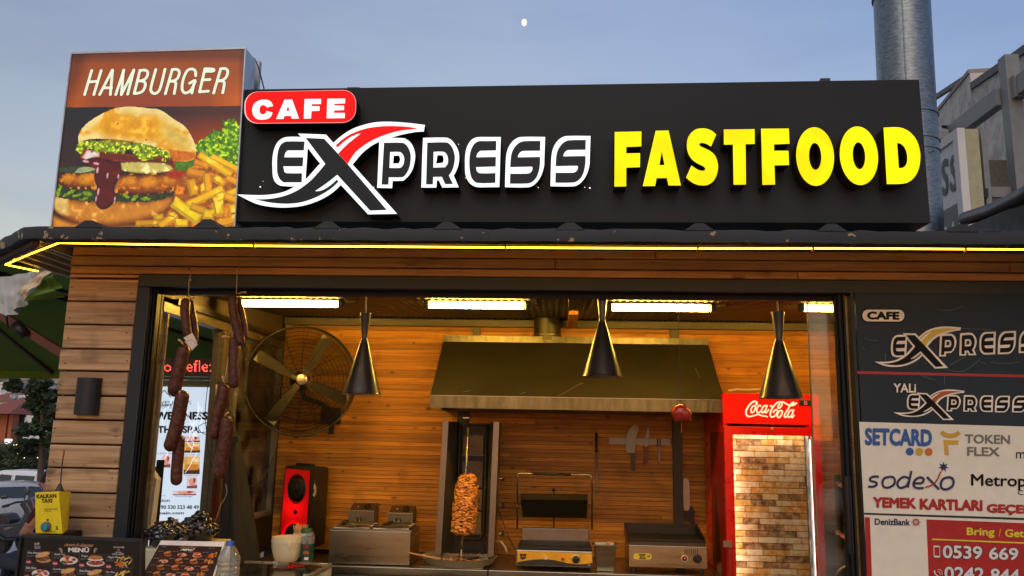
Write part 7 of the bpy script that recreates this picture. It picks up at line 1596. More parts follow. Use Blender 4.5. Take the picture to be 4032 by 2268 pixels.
MB().tube([P(898, 1610, .82), P(893, 1560, .82)], .008, 8).build('tip', BLACKM, fp)
MB().tube([P(948, 2225, .82), Vector((P(950, 2225, .82).x, .82, .03))], .018, 10).build('pole', BLACKM, fp)
a = P(918, 1735, .78); MB().box(a.x-.022, a.x+.022, .775, .79, a.z-.012, a.z+.02).build('strap', BLACKP, fp)
wr = thing('hanging_wire', 'thin grey cable sagging across the left window', 'cable', P(850, 2080, .5))
def splinepts(c, n_=6):
    out = []
    for i in range(len(c)-1):
        p0, p1, p2, p3 = c[max(i-1, 0)], c[i], c[i+1], c[min(i+2, len(c)-1)]
        for k in range(n_): t = k/n_; out.append(.5*((2*p1)+(-p0+p2)*t+(2*p0-5*p1+4*p2-p3)*t*t+(-p0+3*p1-3*p2+p3)*t**3))
    return out+[c[-1]]
MB().tube(splinepts([P(x, y, .45) for x, y in ((888, 1905), (893, 1935), (884, 1965), (868, 1990), (855, 2030), (838, 2080), (826, 2115))]), .0022, 6).build('wire', mat('wire_grey', (.3, .27, .2), .5), wr, smooth=True)
wr2 = thing('fan_cable', 'thin dark cable looping from the big fan down to the speaker', 'cable', P(1050, 1900, 1.4))
MB().tube(splinepts([P(x, y, 1.35) for x, y in ((1092, 1700), (1086, 1770), (1060, 1840), (1030, 1885), (985, 1915), (945, 1890))]), .003, 6).build('wire', mat('wire_brown', (.09, .07, .04), .5), wr2, smooth=True)
wr3 = thing('window_cable', 'thin black cable hanging in front of the lit spa poster', 'cable', P(820, 1700, .35))
MB().tube(splinepts([P(x, y, .35) for x, y in ((838, 1300), (832, 1420), (818, 1520), (808, 1620), (812, 1690), (818, 1760), (835, 1840))]), .0018, 6).build('wire', BLACKM, wr3, smooth=True)
MB().tube(splinepts([P(x, y, .35) for x, y in ((812, 1712), (790, 1700), (782, 1680), (810, 1665), (826, 1672), (812, 1700), (782, 1702))]), .0018, 6).build('loop', BLACKM, wr3, smooth=True)
# ================================================================ OUTSIDE, SEEN TO THE LEFT AND THROUGH THE SIDE WINDOW
LB = 2.5
zP1, zP2 = zoomer(580, 1350, 3.22), zoomer(580, 1750, 3.62)
lbx = thing('spa_lightbox', 'glowing white spa poster lightbox with black lettering and a phone number', 'sign', P(700, 2150, LB))
lx0, lx1 = P(470, 1800, LB).x, P(812, 1800, LB).x; lz1, lz0 = P(750, 1524, LB).z, P(750, 2190, LB).z
MB().box(lx0-.05, lx1+.09, LB+.01, LB+.12, lz0-.1, P(750, 1500, LB).z).build('case', mat('olive_case', (.16, .17, .08), .5), lbx)
WL3 = emit('poster_backlight', (.60, .72, .85), .95, base=(.7, .75, .8))
MB().box(lx0, lx1, LB-.001, LB+.009, lz0, lz1).build('poster', WL3, lbx)
PK = mat('poster_black', (.01, .012, .02), .5); PG = emit('poster_grey', (.25, .28, .33), .6)
def lt(s, z, x0, y0, x1, y1, m=PK, bold=.03, d=.004):
    (a, b_), (c_, e_) = z([(x0, y0), (x1, y1)]); mb = MB(); lettering(s, qpx(a, b_, c_, e_, LB-d, .0), mb, bold=bold); mb.build('lettering', m, lbx, recalc=False)
lt('ATLANTIS WELLNESS', zP1, -330, 735, 560, 780, PG, .03); lt('Turkish Bath & Spa', zP1, -60, 812, 420, 840, PG, .0)
lt('ATLANTIS WELLNESS', zP1, -560, 872, 768, 978, PK, .07); lt('TURKISH BATH & SPA', zP1, -560, 1052, 660, 1145, PK, .06)
lt('Face Care & Face Mask', zP1, 10, 1388, 330, 1412, PK, 0); lt('Traditional Turkish Bath', zP1, 390, 1408, 668, 1428, PK, 0)
lt('Various Massages', zP2, 395, 728, 640, 756, PK, 0); lt('Massage', zP2, 175, 722, 262, 742, PK, 0); lt('Turkish bath', zP2, 520, 432, 722, 452, PK, 0)
lt('Reservation', zP2, -120, 775, 320, 820, PK, .03); lt('+90 530 523 48 49', zP2, 150, 866, 735, 922, PK, .04); lt('hamain.com', zP2, 60, 955, 525, 998, PK, .04); lt('.co', zP2, 350, 1058, 445, 1092, PK, .04)
strokes([[(20, 790), (310, 786)], [(20, 803), (310, 799)], [(75, 660), (130, 640)], [(85, 690), (150, 668)], [(100, 625), (165, 655)], [(135, 605), (175, 640)], [(215, 598), (262, 650), (300, 690)], [(215, 598), (180, 640)]], 3, LB-.004, 'logo_lines', PK, lbx, zP1, curve=False)
def spa(X, Y):
    p = Pic(X, Y, (214, 170, 96)); p.C *= (1+.5*(vnoise(X, Y, 6, 3)-.5))[..., None]
    p.poly([(0, .75), (1, .7), (1, 1), (0, 1)], (60, 30, 40), sm=False, soft=.02); p.poly([(.1, .45), (.9, .45), (.9, .75), (.1, .78)], (188, 120, 40), sm=False, soft=.02); p.poly([(.6, .1), (.95, .1), (.95, .3), (.6, .3)], (226, 206, 160), sm=False, soft=.02); return p
def spa2(X, Y):
    p = Pic(X, Y, (214, 196, 200)); p.poly([(0, .8), (1, .7), (1, 1), (0, 1)], (120, 60, 60), sm=False, soft=.02); p.poly([(.2, .3), (.5, .1), (.9, .3), (.7, .8), (.3, .7)], (206, 140, 120), soft=.03, nz=.5, ns=5); p.poly([(.6, .1), (.9, .2), (.7, .6)], (140, 40, 50), soft=.03); return p
PRG = printed('poster_photo', .5, glow=.75)
for z, x0, y0, x1, y1, fn_ in ((zP2, 515, 170, 748, 425, spa), (zP1, 470, 1270, 670, 1395, spa), (zP2, 560, 460, 712, 628, spa2), (zP2, 360, 655, 700, 725, spa2), (zP2, 205, 145, 330, 330, spa2), (zP1, 470, 1180, 670, 1262, spa2)):
    (a, b_), (c_, e_) = z([(x0, y0), (x1, y1)]); picture('photo', qpx(a, b_, c_, e_, LB-.003), 24, 24, fn_, PRG, lbx, [(0, 0), (1, 0), (1, 1), (0, 1)])
CRK = emit('bright_crease', (.8, .85, 1), 1.3); rr = random.Random(31); cr_l = []
for k in range(15):
    x, y = rr.uniform(150, 780), rr.uniform(560, 1400); l = [(x, y)]
    for j in range(6): x += rr.uniform(-45, 45); y += rr.uniform(20, 90); l.append((min(790, x), y))
    cr_l.append(l)
strokes(cr_l, 1.6, LB-.0045, 'crease', CRK, lbx, zP1)
led2 = thing('led_text_sign', 'scrolling red LED text sign above the spa poster', 'sign', P(700, 1480, 2.1))
fbox(MB(), 600, 1412, 842, 1482, 2.1, .05).build('case', mat('led_case', (.03, .012, .012), .4), led2)
V_, F_ = textmesh('yorkefle:', -.004, 1.05)
mb = MB(); A_ = np.array(V_); 
qd = [P(618, 1424, 2.097), P(832, 1418, 2.097), P(832, 1478, 2.097), P(618, 1474, 2.097)]
# dot matrix: sample the glyph area on a grid
x0_, x1_, y0_, y1_ = A_[:, 0].min(), A_[:, 0].max(), A_[:, 1].min(), A_[:, 1].max()
def inside(x, y):
    for f_ in F_:
        n_ = len(f_); c_ = False
        for i in range(n_):
            xa_, ya_ = V_[f_[i]][:2]; xb_, yb2 = V_[f_[(i+1) % n_]][:2]
            if (ya_ > y) != (yb2 > y) and x < (xb_-xa_)*(y-ya_)/(yb2-ya_)+xa_: c_ = not c_
        if c_: return True
    return False
for iy in range(13):
    for ix in range(58):
        u, v = (ix+.5)/58, (iy+.5)/13
        if inside(x0_+(x1_-x0_)*u, y0_+(y1_-y0_)*v):
            c_ = (qd[3]*(1-u)+qd[2]*u)*(1-v)+(qd[0]*(1-u)+qd[1]*u)*v; s_ = .0028; mb.box(c_.x-s_, c_.x+s_, 2.093, 2.097, c_.z-s_, c_.z+s_)
mb.build('led_dots', emit('led_red', (1, .10, .06), 2.6), led2, kind='stuff')

# green parasol canopy
GRN = mat('green_canvas', (.11, .21, .018), .85, var=.15, scale=3, bump=.15, bscale=60)
um = thing('green_parasol', 'big green market parasol left of the kiosk, seen from below', 'parasol', (-3.9, 1.6, 0))
UC = Vector((-4.8, 1.9, 3.0)); eh = 2.2
cor = [Vector((-7.4, 3.7, eh)), Vector((-2.15, 3.75, eh+.05)), Vector((-2.5, .9, 2.66)), Vector((-7.2, .4, 2.7))]
def panel(a, b_, nm):
    N_ = 14; vs = []
    for i in range(N_+1):
        for j in range(N_+1):
            u, v = i/N_, j/N_; e_ = a.lerp(b_, u); p = e_.lerp(UC, v); p.z -= .10*math.sin(math.pi*u)*(1-v)*.0+.05*math.sin(math.pi*v)+.03*math.sin(math.pi*u)*(1-v); vs.append(p)
    return MB().add(vs, [(i*(N_+1)+j, (i+1)*(N_+1)+j, (i+1)*(N_+1)+j+1, i*(N_+1)+j+1) for i in range(N_) for j in range(N_)]).build(nm, GRN, um, smooth=True)
for i in range(4): panel(cor[i], cor[(i+1) % 4], 'canopy')
for i in range(2):
    a, b_ = cor[i], cor[(i+1) % 4]; MB().hexa([a, b_, b_+Vector((0, 0, -.10)), a+Vector((0, 0, -.10))], [a+Vector((0, .004, 0)), b_+Vector((0, .004, 0)), b_+Vector((0, .004, -.10)), a+Vector((0, .004, -.10))]).build('valance', GRN, um)
MAH = mat('mahogany_rib', (.16, .045, .03), .5)
for i in range(4):
    MB().bar(cor[i]+Vector((0, 0, -.03)), UC+Vector((0, 0, -.08)), .035, .05).build('rib', mat('dark_rib', (.05, .02, .012), .6), um)
    m_ = cor[i].lerp(cor[(i+1) % 4], .5); MB().bar(m_+Vector((0, 0, -.04)), UC+Vector((0, 0, -.08)), .03, .045).build('rib', mat('dark_rib', (.05, .02, .012)), um)
MB().tube([(UC.x, UC.y, 0), (UC.x, UC.y, UC.z)], .04, 14).build('pole', MAH, um)
MB().bar(P(-40, 1212, 1.15), P(262, 1400, 1.15), .05, .05).build('strut', MAH, um)
c_ = P(88, 1300, 1.13); MB().tube([c_+Vector((-.04, 0, .03)), c_+Vector((0, -.02, 0)), c_+Vector((.035, 0, -.035))], .034, 10).build('strap', BLACKP, um, smooth=True)
MB().tube([P(-5, 1075, 1.0), P(12, 1180, 1.0), P(26, 1252, 1.08), P(32, 1290, 1.1)], .006, 6).build('cord', BLACKM, um)
# rolled clear-and-white drape tied under the eave
def sheet(name, A, B, Y, m, parent, amp=.02, waves=4, nu=24, nv=14):
    vs = []
    def along(l, t):
        s_ = t*(len(l)-1); i = min(int(s_), len(l)-2); f_ = s_-i; return (l[i][0]*(1-f_)+l[i+1][0]*f_, l[i][1]*(1-f_)+l[i+1][1]*f_)
    for i in range(nu+1):
        for j in range(nv+1):
            u, v = i/nu, j/nv; a, b_ = along(A, u), along(B, u); p = P(a[0]*(1-v)+b_[0]*v, a[1]*(1-v)+b_[1]*v, Y); p.y += amp*math.sin(u*waves*6.28+v*2)*(.3+v)+.5*amp*mnoise.noise(Vector((u*5, v*5, 1))); vs.append(p)
    return MB().add(vs, [(i*(nv+1)+j, (i+1)*(nv+1)+j, (i+1)*(nv+1)+j+1, i*(nv+1)+j+1) for i in range(nu) for j in range(nv)]).build(name, m, parent, smooth=True)
dr = thing('tied_drape', 'white and green awning cloth bunched and tied under the left eave corner', 'cloth', P(190, 1060, .75))
sheet('white_cloth', [(195, 1050), (150, 1062), (90, 1078), (0, 1092), (-90, 1105)], [(192, 1062), (120, 1165), (70, 1225), (28, 1252), (-90, 1180)], .75, mat('white_awning', (.50, .52, .50), .75, var=.1), dr, .03, 5)
sheet('cream_hem', [(200, 1048), (70, 1142)], [(198, 1072), (92, 1172)], .69, mat('cream_awning', (.72, .58, .36), .7), dr, .012, 2)
sheet('green_cloth', [(206, 1054), (150, 1120), (95, 1186)], [(216, 1058), (232, 1130), (237, 1166)], .73, mat('green_awning', (.12, .22, .02), .7), dr, .03, 2)
MB().ball(P(198, 1052, .72), .03, .03, .035, 12, 8).build('knot', mat('cream_awning', (.72, .58, .36)), dr, smooth=True)
MB().box(P(212, 1060, .9).x, P(290, 1060, .9).x, .9, .95, P(240, 1082, .9).z, P(240, 1048, .9).z).build('end_beam', mat('brown_end', (.12, .05, .02), .6), dr)
MB().tube(splinepts([P(x, y, .72) for x, y in ((132, 1030), (140, 1020), (165, 1030), (180, 1045), (150, 1058), (136, 1042))]), .008, 8).build('strap_loop', mat('old_strap', (.16, .12, .07), .7), dr, smooth=True)

# neighbouring wall and white railing behind the side window
nb = thing('neighbour_wall', 'dim brown wall of the neighbouring terrace behind the side window', 'wall', (-2.4, 7, -.3))
MB().box(P(905, 1700, 7).x, P(905, 1700, 7).x+4.5, 7, 7.3, -.5, 3.2).build('wall', mat('dim_render', (.17, .14, .10), .85, var=.25, scale=1.5), nb)
rl = thing('white_railing', 'white post-and-rail balustrade behind the side window', 'railing', (-2.2, 4.6, -.2))
MB().box(-3.5, P(1075, 1880, 4.6).x, 4.58, 4.66, P(930, 1888, 4.6).z, P(930, 1870, 4.6).z).build('rail', SKYW, rl)
for px in (1068, 985, 900): x = P(px, 1880, 4.6).x; MB().box(x-.04, x+.05, 4.57, 4.67, -.2, P(930, 1845 if px == 1068 else 1870, 4.6).z).build('post', SKYW, rl)

# ================================================================ TOWN, CARS, TREES
def ground_at(px, Y): return P(px, 1700, Y).x
rr = random.Random(17)
def house(name, lab, x0, x1, y0, y1, Y, dep, wallm, roof=None, wins=(), cat='building'):
    a, b_ = P(x0, y0, Y), P(x1, y1, Y); t = thing(name, lab, cat, ((a.x+b_.x)/2, Y, b_.z))
    MB().box(a.x, b_.x, Y, Y+dep, b_.z-6, a.z).build('wall', wallm, t)
    for wx, wy, ww, wh in wins:
        p = P(wx, wy, Y-.05); q_ = P(wx+ww, wy+wh, Y-.05); w_ = MB().box(p.x, q_.x, Y-.05, Y+.1, q_.z, p.z).build('window', mat('far_window', (.05, .055, .06), .3), t); MB().box(p.x-.05, q_.x+.05, Y-.1, Y+.05, q_.z-.12, q_.z-.003).build('sill', wallm, w_)
    if roof:
        h = roof[0]; o_ = .4; z = a.z; MB().add([(a.x-o_, Y-o_, z), (b_.x+o_, Y-o_, z), (b_.x+o_, Y+dep+o_, z), (a.x-o_, Y+dep+o_, z), (a.x-o_, Y+dep/2, z+h), (b_.x+o_, Y+dep/2, z+h)], [(0, 1, 5, 4), (2, 3, 4, 5), (0, 4, 3), (1, 2, 5), (0, 3, 2, 1)]).build('roof', roof[1], t)
    else: MB().box(a.x-.1, b_.x+.1, Y-.1, Y+dep+.1, a.z+.002, a.z+.25).build('parapet', wallm, t)
    return t
TILE = mat('clay_roof', (.30, .09, .05), .8, var=.3, scale=2, aniso=(1, 8, 1)); WR = mat('white_stucco', (.72, .71, .68), .85, var=.08, scale=.6); OCH = mat('orange_stucco', (.42, .13, .055), .8, var=.12)
house('white_house', 'small white house high on the hillside, top left', -60, 48, 1512, 1560, 92, 8, WR, None, ((5, 1528, 7, 9), (22, 1530, 7, 9), (36, 1532, 6, 8)))
house('white_house', 'long white house with red roof band just under the hillside tree', -60, 60, 1578, 1640, 80, 8, WR, (1.0, TILE), ((8, 1592, 8, 10), (30, 1592, 8, 10)))
house('white_house', 'white flat-roofed house half hidden behind the dark pine tree', 46, 150, 1566, 1745, 70, 9, WR, None, ((60, 1590, 9, 12), (90, 1590, 9, 12), (60, 1630, 9, 12), (92, 1632, 9, 12)))
house('white_house', 'white house wall low behind the pine tree beside the pillar', 120, 260, 1600, 1720, 86, 9, WR, None, ((135, 1620, 9, 12), (190, 1622, 9, 12)))
oh = thing('orange_building', 'orange-columned building with red tiled roof at the left edge', 'building', P(10, 1745, 46))
a, b_ = P(-80, 1628, 46), P(52, 1745, 46); z = a.z
MB().add([(a.x, 45.2, z), (b_.x, 45.2, z), (b_.x, 52, z), (a.x, 52, z), (a.x+1, 48.5, z+1.1), (b_.x-.9, 48.5, z+1.1)], [(0, 1, 5, 4), (2, 3, 4, 5), (0, 4, 3), (1, 2, 5), (0, 3, 2, 1)]).build('roof', TILE, oh)
for x0_, x1_ in ((-30, 22), (29, 44)): MB().box(P(x0_, 1700, 46).x, P(x1_, 1700, 46).x, 46, 46.6, b_.z-3, z-.003).build('column', OCH, oh)
MB().box(a.x, P(40, 1700, 47).x, 48, 48.3, b_.z-3, z-.003).build('wall', mat('shop_dark', (.06, .05, .045), .6), oh)
MB().box(P(18, 1735, 45).x, P(40, 1735, 45).x, 45, 45.2, P(20, 1748, 45).z, P(20, 1728, 45).z).build('lit_sign', emit('far_sign', (.9, .95, 1), 1.2), oh)
ds = thing('satellite_dish', 'grey satellite dish on the flat roof left of the pine tree', 'satellite dish', P(58, 1580, 69)); dcn = P(58, 1567, 69)
MB().lathe(dcn, [(.02, 0), (.15, .02), (.28, .07), (.34, .12)], 18, (.2, -1, .35)).build('dish', mat('dish_grey', (.4, .4, .4), .5), ds, smooth=True); MB().tube([dcn+Vector((0, .05, -.05)), P(58, 1585, 69)], .04, 6).build('mast', BLACKM, ds)
def leafcloud(mb, c, r, n_, s, rr, flatz=1.):
    for k in range(n_):
        d = Vector((rr.gauss(0, 1), rr.gauss(0, 1), rr.gauss(0, 1))).normalized()*(rr.random()**.4); p = Vector(c)+Vector((d.x*r, d.y*r, d.z*r*flatz)); a = Vector((rr.uniform(-1, 1), rr.uniform(-1, 1), rr.uniform(-.6, .6))).normalized()*s*rr.uniform(.6, 1.3); b_ = Vector((rr.uniform(-1, 1), rr.uniform(-1, 1), rr.uniform(-1, 1))).cross(a).normalized()*s*.45
        mb.add([p-a, p+b_, p+a, p-b_], [(0, 1, 2, 3)])
def foliage(name, a, b_): 
    m, n, L_ = newmat(name); b = n['Principled BSDF']; g = n.new('ShaderNodeNewGeometry'); nz = n.new('ShaderNodeTexNoise'); nz.inputs['Scale'].default_value = 1.7; nz.inputs['Detail'].default_value = 4; L_(g.outputs['Position'], nz.inputs['Vector']); rp = n.new('ShaderNodeValToRGB'); e = rp.color_ramp.elements; e[0].position = .35; e[0].color = a+(1,); e[1].position = .65; e[1].color = b_+(1,); L_(nz.outputs[0], rp.inputs[0]); L_(rp.outputs[0], b.inputs['Base Color']); b.inputs['Roughness'].default_value = .7; return m
FO1 = foliage('pine_foliage', (.018, .035, .014), (.055, .085, .035)); FO2 = foliage('bush_foliage', (.03, .05, .02), (.11, .14, .06)); BARK = mat('bark', (.09, .06, .04), .9, var=.3)
def tree(lab, px, pyt, pyb, Y, wpx, n_, leaf, name='pine_tree', fol=FO1, lean=0.):
    top, bot = P(px, pyt, Y), P(px, pyb, Y); s_ = (Y+3.8)/F; H_ = top.z-bot.z; R_ = wpx*s_/2; t = thing(name, lab, 'tree', bot); r_ = random.Random(int(px*7+Y))
    tr = MB(); tr.tube([bot+Vector((0, 0, -1)), bot.lerp(top, .4), bot.lerp(top, .75), top], [H_*.035, H_*.026, H_*.014, H_*.004], 8)
    mb = MB()
    for k in range(46):
        f_ = .16+.84*(k/46); c0 = bot.lerp(top, f_); L__ = R_*(1.15-f_**1.4)*r_.uniform(.55, 1.1); a = r_.uniform(0, 6.28); e_ = c0+Vector((math.cos(a)*L__, math.sin(a)*L__, H_*r_.uniform(-.03, .07)))
        tr.tube([c0, c0.lerp(e_, .5)+Vector((0, 0, H_*.02)), e_], [H_*.007, H_*.005, H_*.002], 4)
        for q_ in (.4, .65, .85, 1.): leafcloud(mb, c0.lerp(e_, q_)+Vector((0, 0, -H_*.01)), R_*.2*r_.uniform(.6, 1.2), n_, leaf, r_, .6)
    tr.build('trunk', BARK, t); mb.build('crown', fol, t, recalc=False); return t
tree('tall dark feathery pine tree rising beside the plank pillar', 168, 1462, 1845, 30, 240, 46, .14)
tree('small round dark tree on the hillside above the white house', 56, 1490, 1550, 88, 80, 12, .32, 'hillside_tree')
tree('dark tree on the hillside behind the pine tree', 140, 1478, 1560, 95, 70, 10, .34, 'hillside_tree')
hg = MB(); r_ = random.Random(44)
for k in range(300):
    px = r_.uniform(-60, 260); Y = r_.uniform(39, 44); c_ = P(px, r_.uniform(1768, 1870)-(20 if px < 60 else 0)*r_.random(), Y); leafcloud(hg, c_, r_.uniform(.25, .6), 38, .10, r_)
tag(hg.build('hedge', FO2, recalc=False), 'long green hedge and shrubs behind the parked white van', 'hedge', kind='stuff')
fl = MB()
for k in range(70):
    c_ = P(r_.gauss(100, 30), r_.gauss(1772, 12), 37); fl.ball(c_, .022, n=5, m=3)
tag(fl.build('fairy_lights', emit('fairy_glow', (1, .75, .35), 4.), recalc=False), 'string of tiny warm fairy lights in front of the hedge', 'fairy lights', kind='stuff')

# cars ------------------------------------------------------------
GLS = mat('car_glass', (.02, .024, .028), .12, var=.05, coat=.5); TYR = mat('tyre', (.02, .02, .02), .8); RIM = mat('rim', (.35, .35, .36), .35, .7)
def car(name, lab, cat, prof, W, paint, wins, wheels, wr, loc, rz, lights=(), extra=None):
    t = thing(name, lab, cat, (0, 0, 0)); n_ = len(prof); mb = MB(); hz_ = max(z for x, z in prof)
    def inset(z): return 0 if z < hz_*.55 else (z-hz_*.55)/(hz_*.45)*.13
    L_ = [(x, -W/2+inset(z), z) for x, z in prof]; R_ = [(x, W/2-inset(z), z) for x, z in prof]
    mb.add(L_+R_, [tuple(range(n_)), tuple(range(n_, 2*n_))[::-1]]+[(i, (i+1) % n_, n_+(i+1) % n_, n_+i) for i in range(n_)])
    mb.build('body', paint, t, bevel=.045, smooth=True, auto=35)
    for w_ in wins:
        q_ = [Vector((x, -W/2+inset(z)-.012, z)) for x, z in w_]; MB().add(q_+[v+Vector((0, .02, 0)) for v in q_], [tuple(range(len(q_)))]+[(i, (i+1) % len(q_), len(q_)+(i+1) % len(q_), len(q_)+i) for i in range(len(q_))]).build('side_window', GLS, t)
    for wx in wheels:
        for s_ in (-1, 1):
            c_ = Vector((wx, s_*(W/2-.09), wr)); w_ = MB().lathe(c_-Vector((0, s_*.1, 0)), [(wr*.62, 0), (wr*.93, .0), (wr, .04), (wr, .17), (wr*.93, .21), (wr*.62, .21)], 26, (0, s_, 0)).build('tyre', TYR, t, smooth=True, auto=40); MB().lathe(c_+Vector((0, s_*.085, 0)), [(wr*.6, 0), (wr*.58, .025), (wr*.2, .01), (.02, .02)], 20, (0, s_, 0)).build('rim', RIM, t, smooth=True)
    for nm, m_, b_ in lights: MB().box(*b_).build(nm, m_, t, bevel=.02)
    if extra: extra(t)
    t.location = loc; t.rotation_euler = (0, 0, rz); return t
WHT = mat('van_white', (.85, .86, .86), .3, coat=.4, var=.03); SIL = mat('silver_paint', (.50, .50, .50), .3, .25, coat=.4, var=.04)
va = P(20, 2003, 34); gz = -2.3
va = P(70, 1855, 34.2); vz = va.z-1.82
def van_extra(t):
    MB().box(1.15, 1.155, -.94, -.925, .35, 1.7).build('door_seam', BLACKP, t); MB().box(.02, .025, -.94, -.925, .35, 1.65).build('door_seam', BLACKP, t)
    MB().box(-.02, .0, -.98, -.93, 1.02, 1.06).build('door_handle', BLACKP, t)
    MB().hexa([Vector((1.35, -.87, 1.1)), Vector((2.05, -.87, 1.12)), Vector((1.98, -.82, 1.6)), Vector((1.35, -.82, 1.62))], [Vector((1.35, -.83, 1.1)), Vector((2.05, -.83, 1.12)), Vector((1.98, -.78, 1.6)), Vector((1.35, -.78, 1.62))]).build('blank_panel', WHT, t)
car('white_van', 'white panel van parked in front of the hedge', 'van', [(-2.1, .35), (2.2, .35), (2.24, .9), (2.16, 1.5), (2.02, 1.8), (-.6, 1.84), (-1.0, 1.74), (-1.55, 1.15), (-2.15, 1.0), (-2.2, .6)], 1.8, WHT, [[(-.98, 1.12), (-.12, 1.1), (-.12, 1.62), (-.66, 1.66)], [(.06, 1.1), (1.0, 1.1), (1.0, 1.6), (.06, 1.63)]], (-1.4, 1.4), .32, (va.x-.2, 34.2+.9, vz), 0., extra=van_extra)
sv = P(110, 1893, 24.5)
def hatch_extra(t):
    q_ = [Vector((-1.98, -.62, .98)), Vector((-1.98, .62, .98)), Vector((-1.42, .52, 1.40)), Vector((-1.42, -.52, 1.40))]; n_ = Vector((-.6, 0, .8))*.012
    MB().hexa([v+n_ for v in q_], [v-n_ for v in q_]).build('rear_window', GLS, t)
    MB().hexa([Vector((-1.62, -.5, 1.43)), Vector((-1.62, .5, 1.43)), Vector((-1.4, .5, 1.45)), Vector((-1.4, -.5, 1.45))], [Vector((-1.62, -.5, 1.41)), Vector((-1.62, .5, 1.41)), Vector((-1.4, .5, 1.42)), Vector((-1.4, -.5, 1.42))]).build('spoiler', BLACKP, t)
    MB().box(-2.14, -2.10, -.28, .28, .55, .68).build('number_plate', WHITEP, t)
TL = mat('tail_lamp', (.42, .01, .012), .2, coat=.6)
car('silver_hatchback', 'silver hatchback seen from its rear, parked beside the white van', 'car', [(-2.1, .3), (1.9, .3), (2.0, .55), (1.8, .8), (.95, .95), (.25, 1.38), (-.4, 1.46), (-1.45, 1.42), (-2.0, .98), (-2.12, .9)], 1.72, SIL, [[(-1.35, .98), (-.35, .96), (-.38, 1.33), (-1.2, 1.32)], [(-.28, .96), (.62, .96), (.2, 1.3), (-.3, 1.34)]], (-1.3, 1.3), .31, (sv.x+.35, 24.5, sv.z-1.46), math.radians(36), lights=(('tail_light', TL, (-2.15, -2.02, -.85, -.5, .82, .98)), ('tail_light', TL, (-2.15, -2.02, .5, .85, .82, .98))), extra=hatch_extra)
# scooter
SY = 9.0; scs = (SY+3.8)/F
sct = thing('scooter', 'dark blue motor scooter parked nearest, left of the taxi box', 'scooter', P(60, 2170, SY))
DK = mat('scooter_navy', (.028, .034, .048), .28, coat=.5, var=.08); zz6 = z6
def plate6(pts, Y, th, name, m, par=sct, bev=.0): return plate([z6(pts)], lambda x, y, d: (lambda q: Vector((q.x, Y+d, q.z)))(P(x, y, Y)), th, sub=4).build(name, [m, m], par, recalc=True, bevel=bev)
plate6([(-60, 1030), (0, 1015), (40, 1020), (70, 1060), (60, 1090), (-60, 1100)], SY-.10, .28, 'seat', mat('seat_vinyl', (.02, .02, .02), .5), bev=.02)
plate6([(-60, 1085), (70, 1085), (130, 1070), (165, 1010), (150, 960), (175, 925), (205, 960), (235, 1060), (225, 1120), (190, 1165), (100, 1190), (-60, 1185)], SY-.16, .36, 'body', DK, bev=.03)
plate6([(130, 950), (175, 915), (225, 905), (245, 960), (250, 1080), (215, 1090), (190, 1040)], SY-.14, .3, 'front_fairing', DK, bev=.03)
plate6([(190, 900), (210, 900), (250, 985), (240, 1010), (205, 950)], SY-.10, .2, 'windshield', mat('smoked_screen', (.05, .055, .06), .15), bev=.01)
plate6([(20, 1115), (75, 1105), (95, 1112), (60, 1122), (40, 1132)], SY-.17, .012, 'side_badge', mat('bright_steel', (.55, .54, .52)))
for x, y in ((-20, 1195), (222, 1190)):
    c_ = P(*z6([(x, y)])[0], SY); MB().lathe(c_+Vector((0, -.06, 0)), [(.13, 0), (.22, .0), (.25, .03), (.25, .09), (.22, .12), (.13, .12)], 26, (0, 1, 0)).build('tyre', TYR, sct, smooth=True, auto=40); MB().lathe(c_+Vector((0, -.05, 0)), [(.13, 0), (.03, .0)], 16, (0, 1, 0)).build('rim', RIM, sct)
def s6(x, y, d=0): return P(*z6([(x, y)])[0], SY+d)
MB().tube([s6(55, 955, -.3), s6(110, 935, -.2), s6(160, 930, 0), s6(200, 925, .2)], .016, 8).build('handlebar', BLACKP, sct, smooth=True); MB().tube([s6(18, 965, -.3), s6(62, 955, -.3)], .022, 8).build('grip', BLACKP, sct); MB().tube([s6(12, 900, -.32), s6(50, 895, -.3)], .03, 8).build('hand_guard', BLACKP, sct)
for x, y, d_, bx2 in ((187, 858, .1, 178),): MB().tube([s6(165, 930, d_), s6(175, 890, d_)], .007, 6).build('mirror_stalk', BLACKP, sct); MB().ball(s6(x, y, d_), .05, .02, .065, 12, 8).build('mirror', mat('mirror_back', (.06, .06, .06), .3), sct, smooth=True)
MB().tube([s6(30, 1190, -.1), s6(36, 1248, -.2)], .012, 6).build('side_stand', BLACKM, sct); MB().tube([s6(-40, 1150, -.2), s6(30, 1195, -.2), s6(120, 1195, -.2)], .02, 8).build('floor_rail', BLACKM, sct)

# person seated beyond the pillar
def skinmesh(name, verts, edges, radii, m, parent, sub=2):
    me = bpy.data.meshes.new(name); off = rootloc(parent); me.from_pydata([tuple(Vector(v)-off) for v in verts], edges, []); o = bpy.data.objects.new(name, me); COL.objects.link(o)
    sk_ = o.modifiers.new('s', 'SKIN'); sb = o.modifiers.new('b', 'SUBSURF'); sb.levels = sub; sb.render_levels = sub
    for i, r in enumerate(radii): me.skin_vertices[0].data[i].radius = (r, r)
    me.skin_vertices[0].data[0].use_root = True
    bpy.context.view_layer.update(); dg = bpy.context.evaluated_depsgraph_get(); m2_ = bpy.data.meshes.new_from_object(o.evaluated_get(dg)); bpy.data.objects.remove(o)
    m2_.materials.clear(); m2_.materials.append(m); o = bpy.data.objects.new(name, m2_); COL.objects.link(o); o.parent = parent; m2_.polygons.foreach_set('use_smooth', [True]*len(m2_.polygons)); return o
PYY = 3.9; hd = P(200, 1902, PYY); hnd = P(128, 2062, PYY-.25); gzp = groundz(0, PYY); seat = hd.z-.72
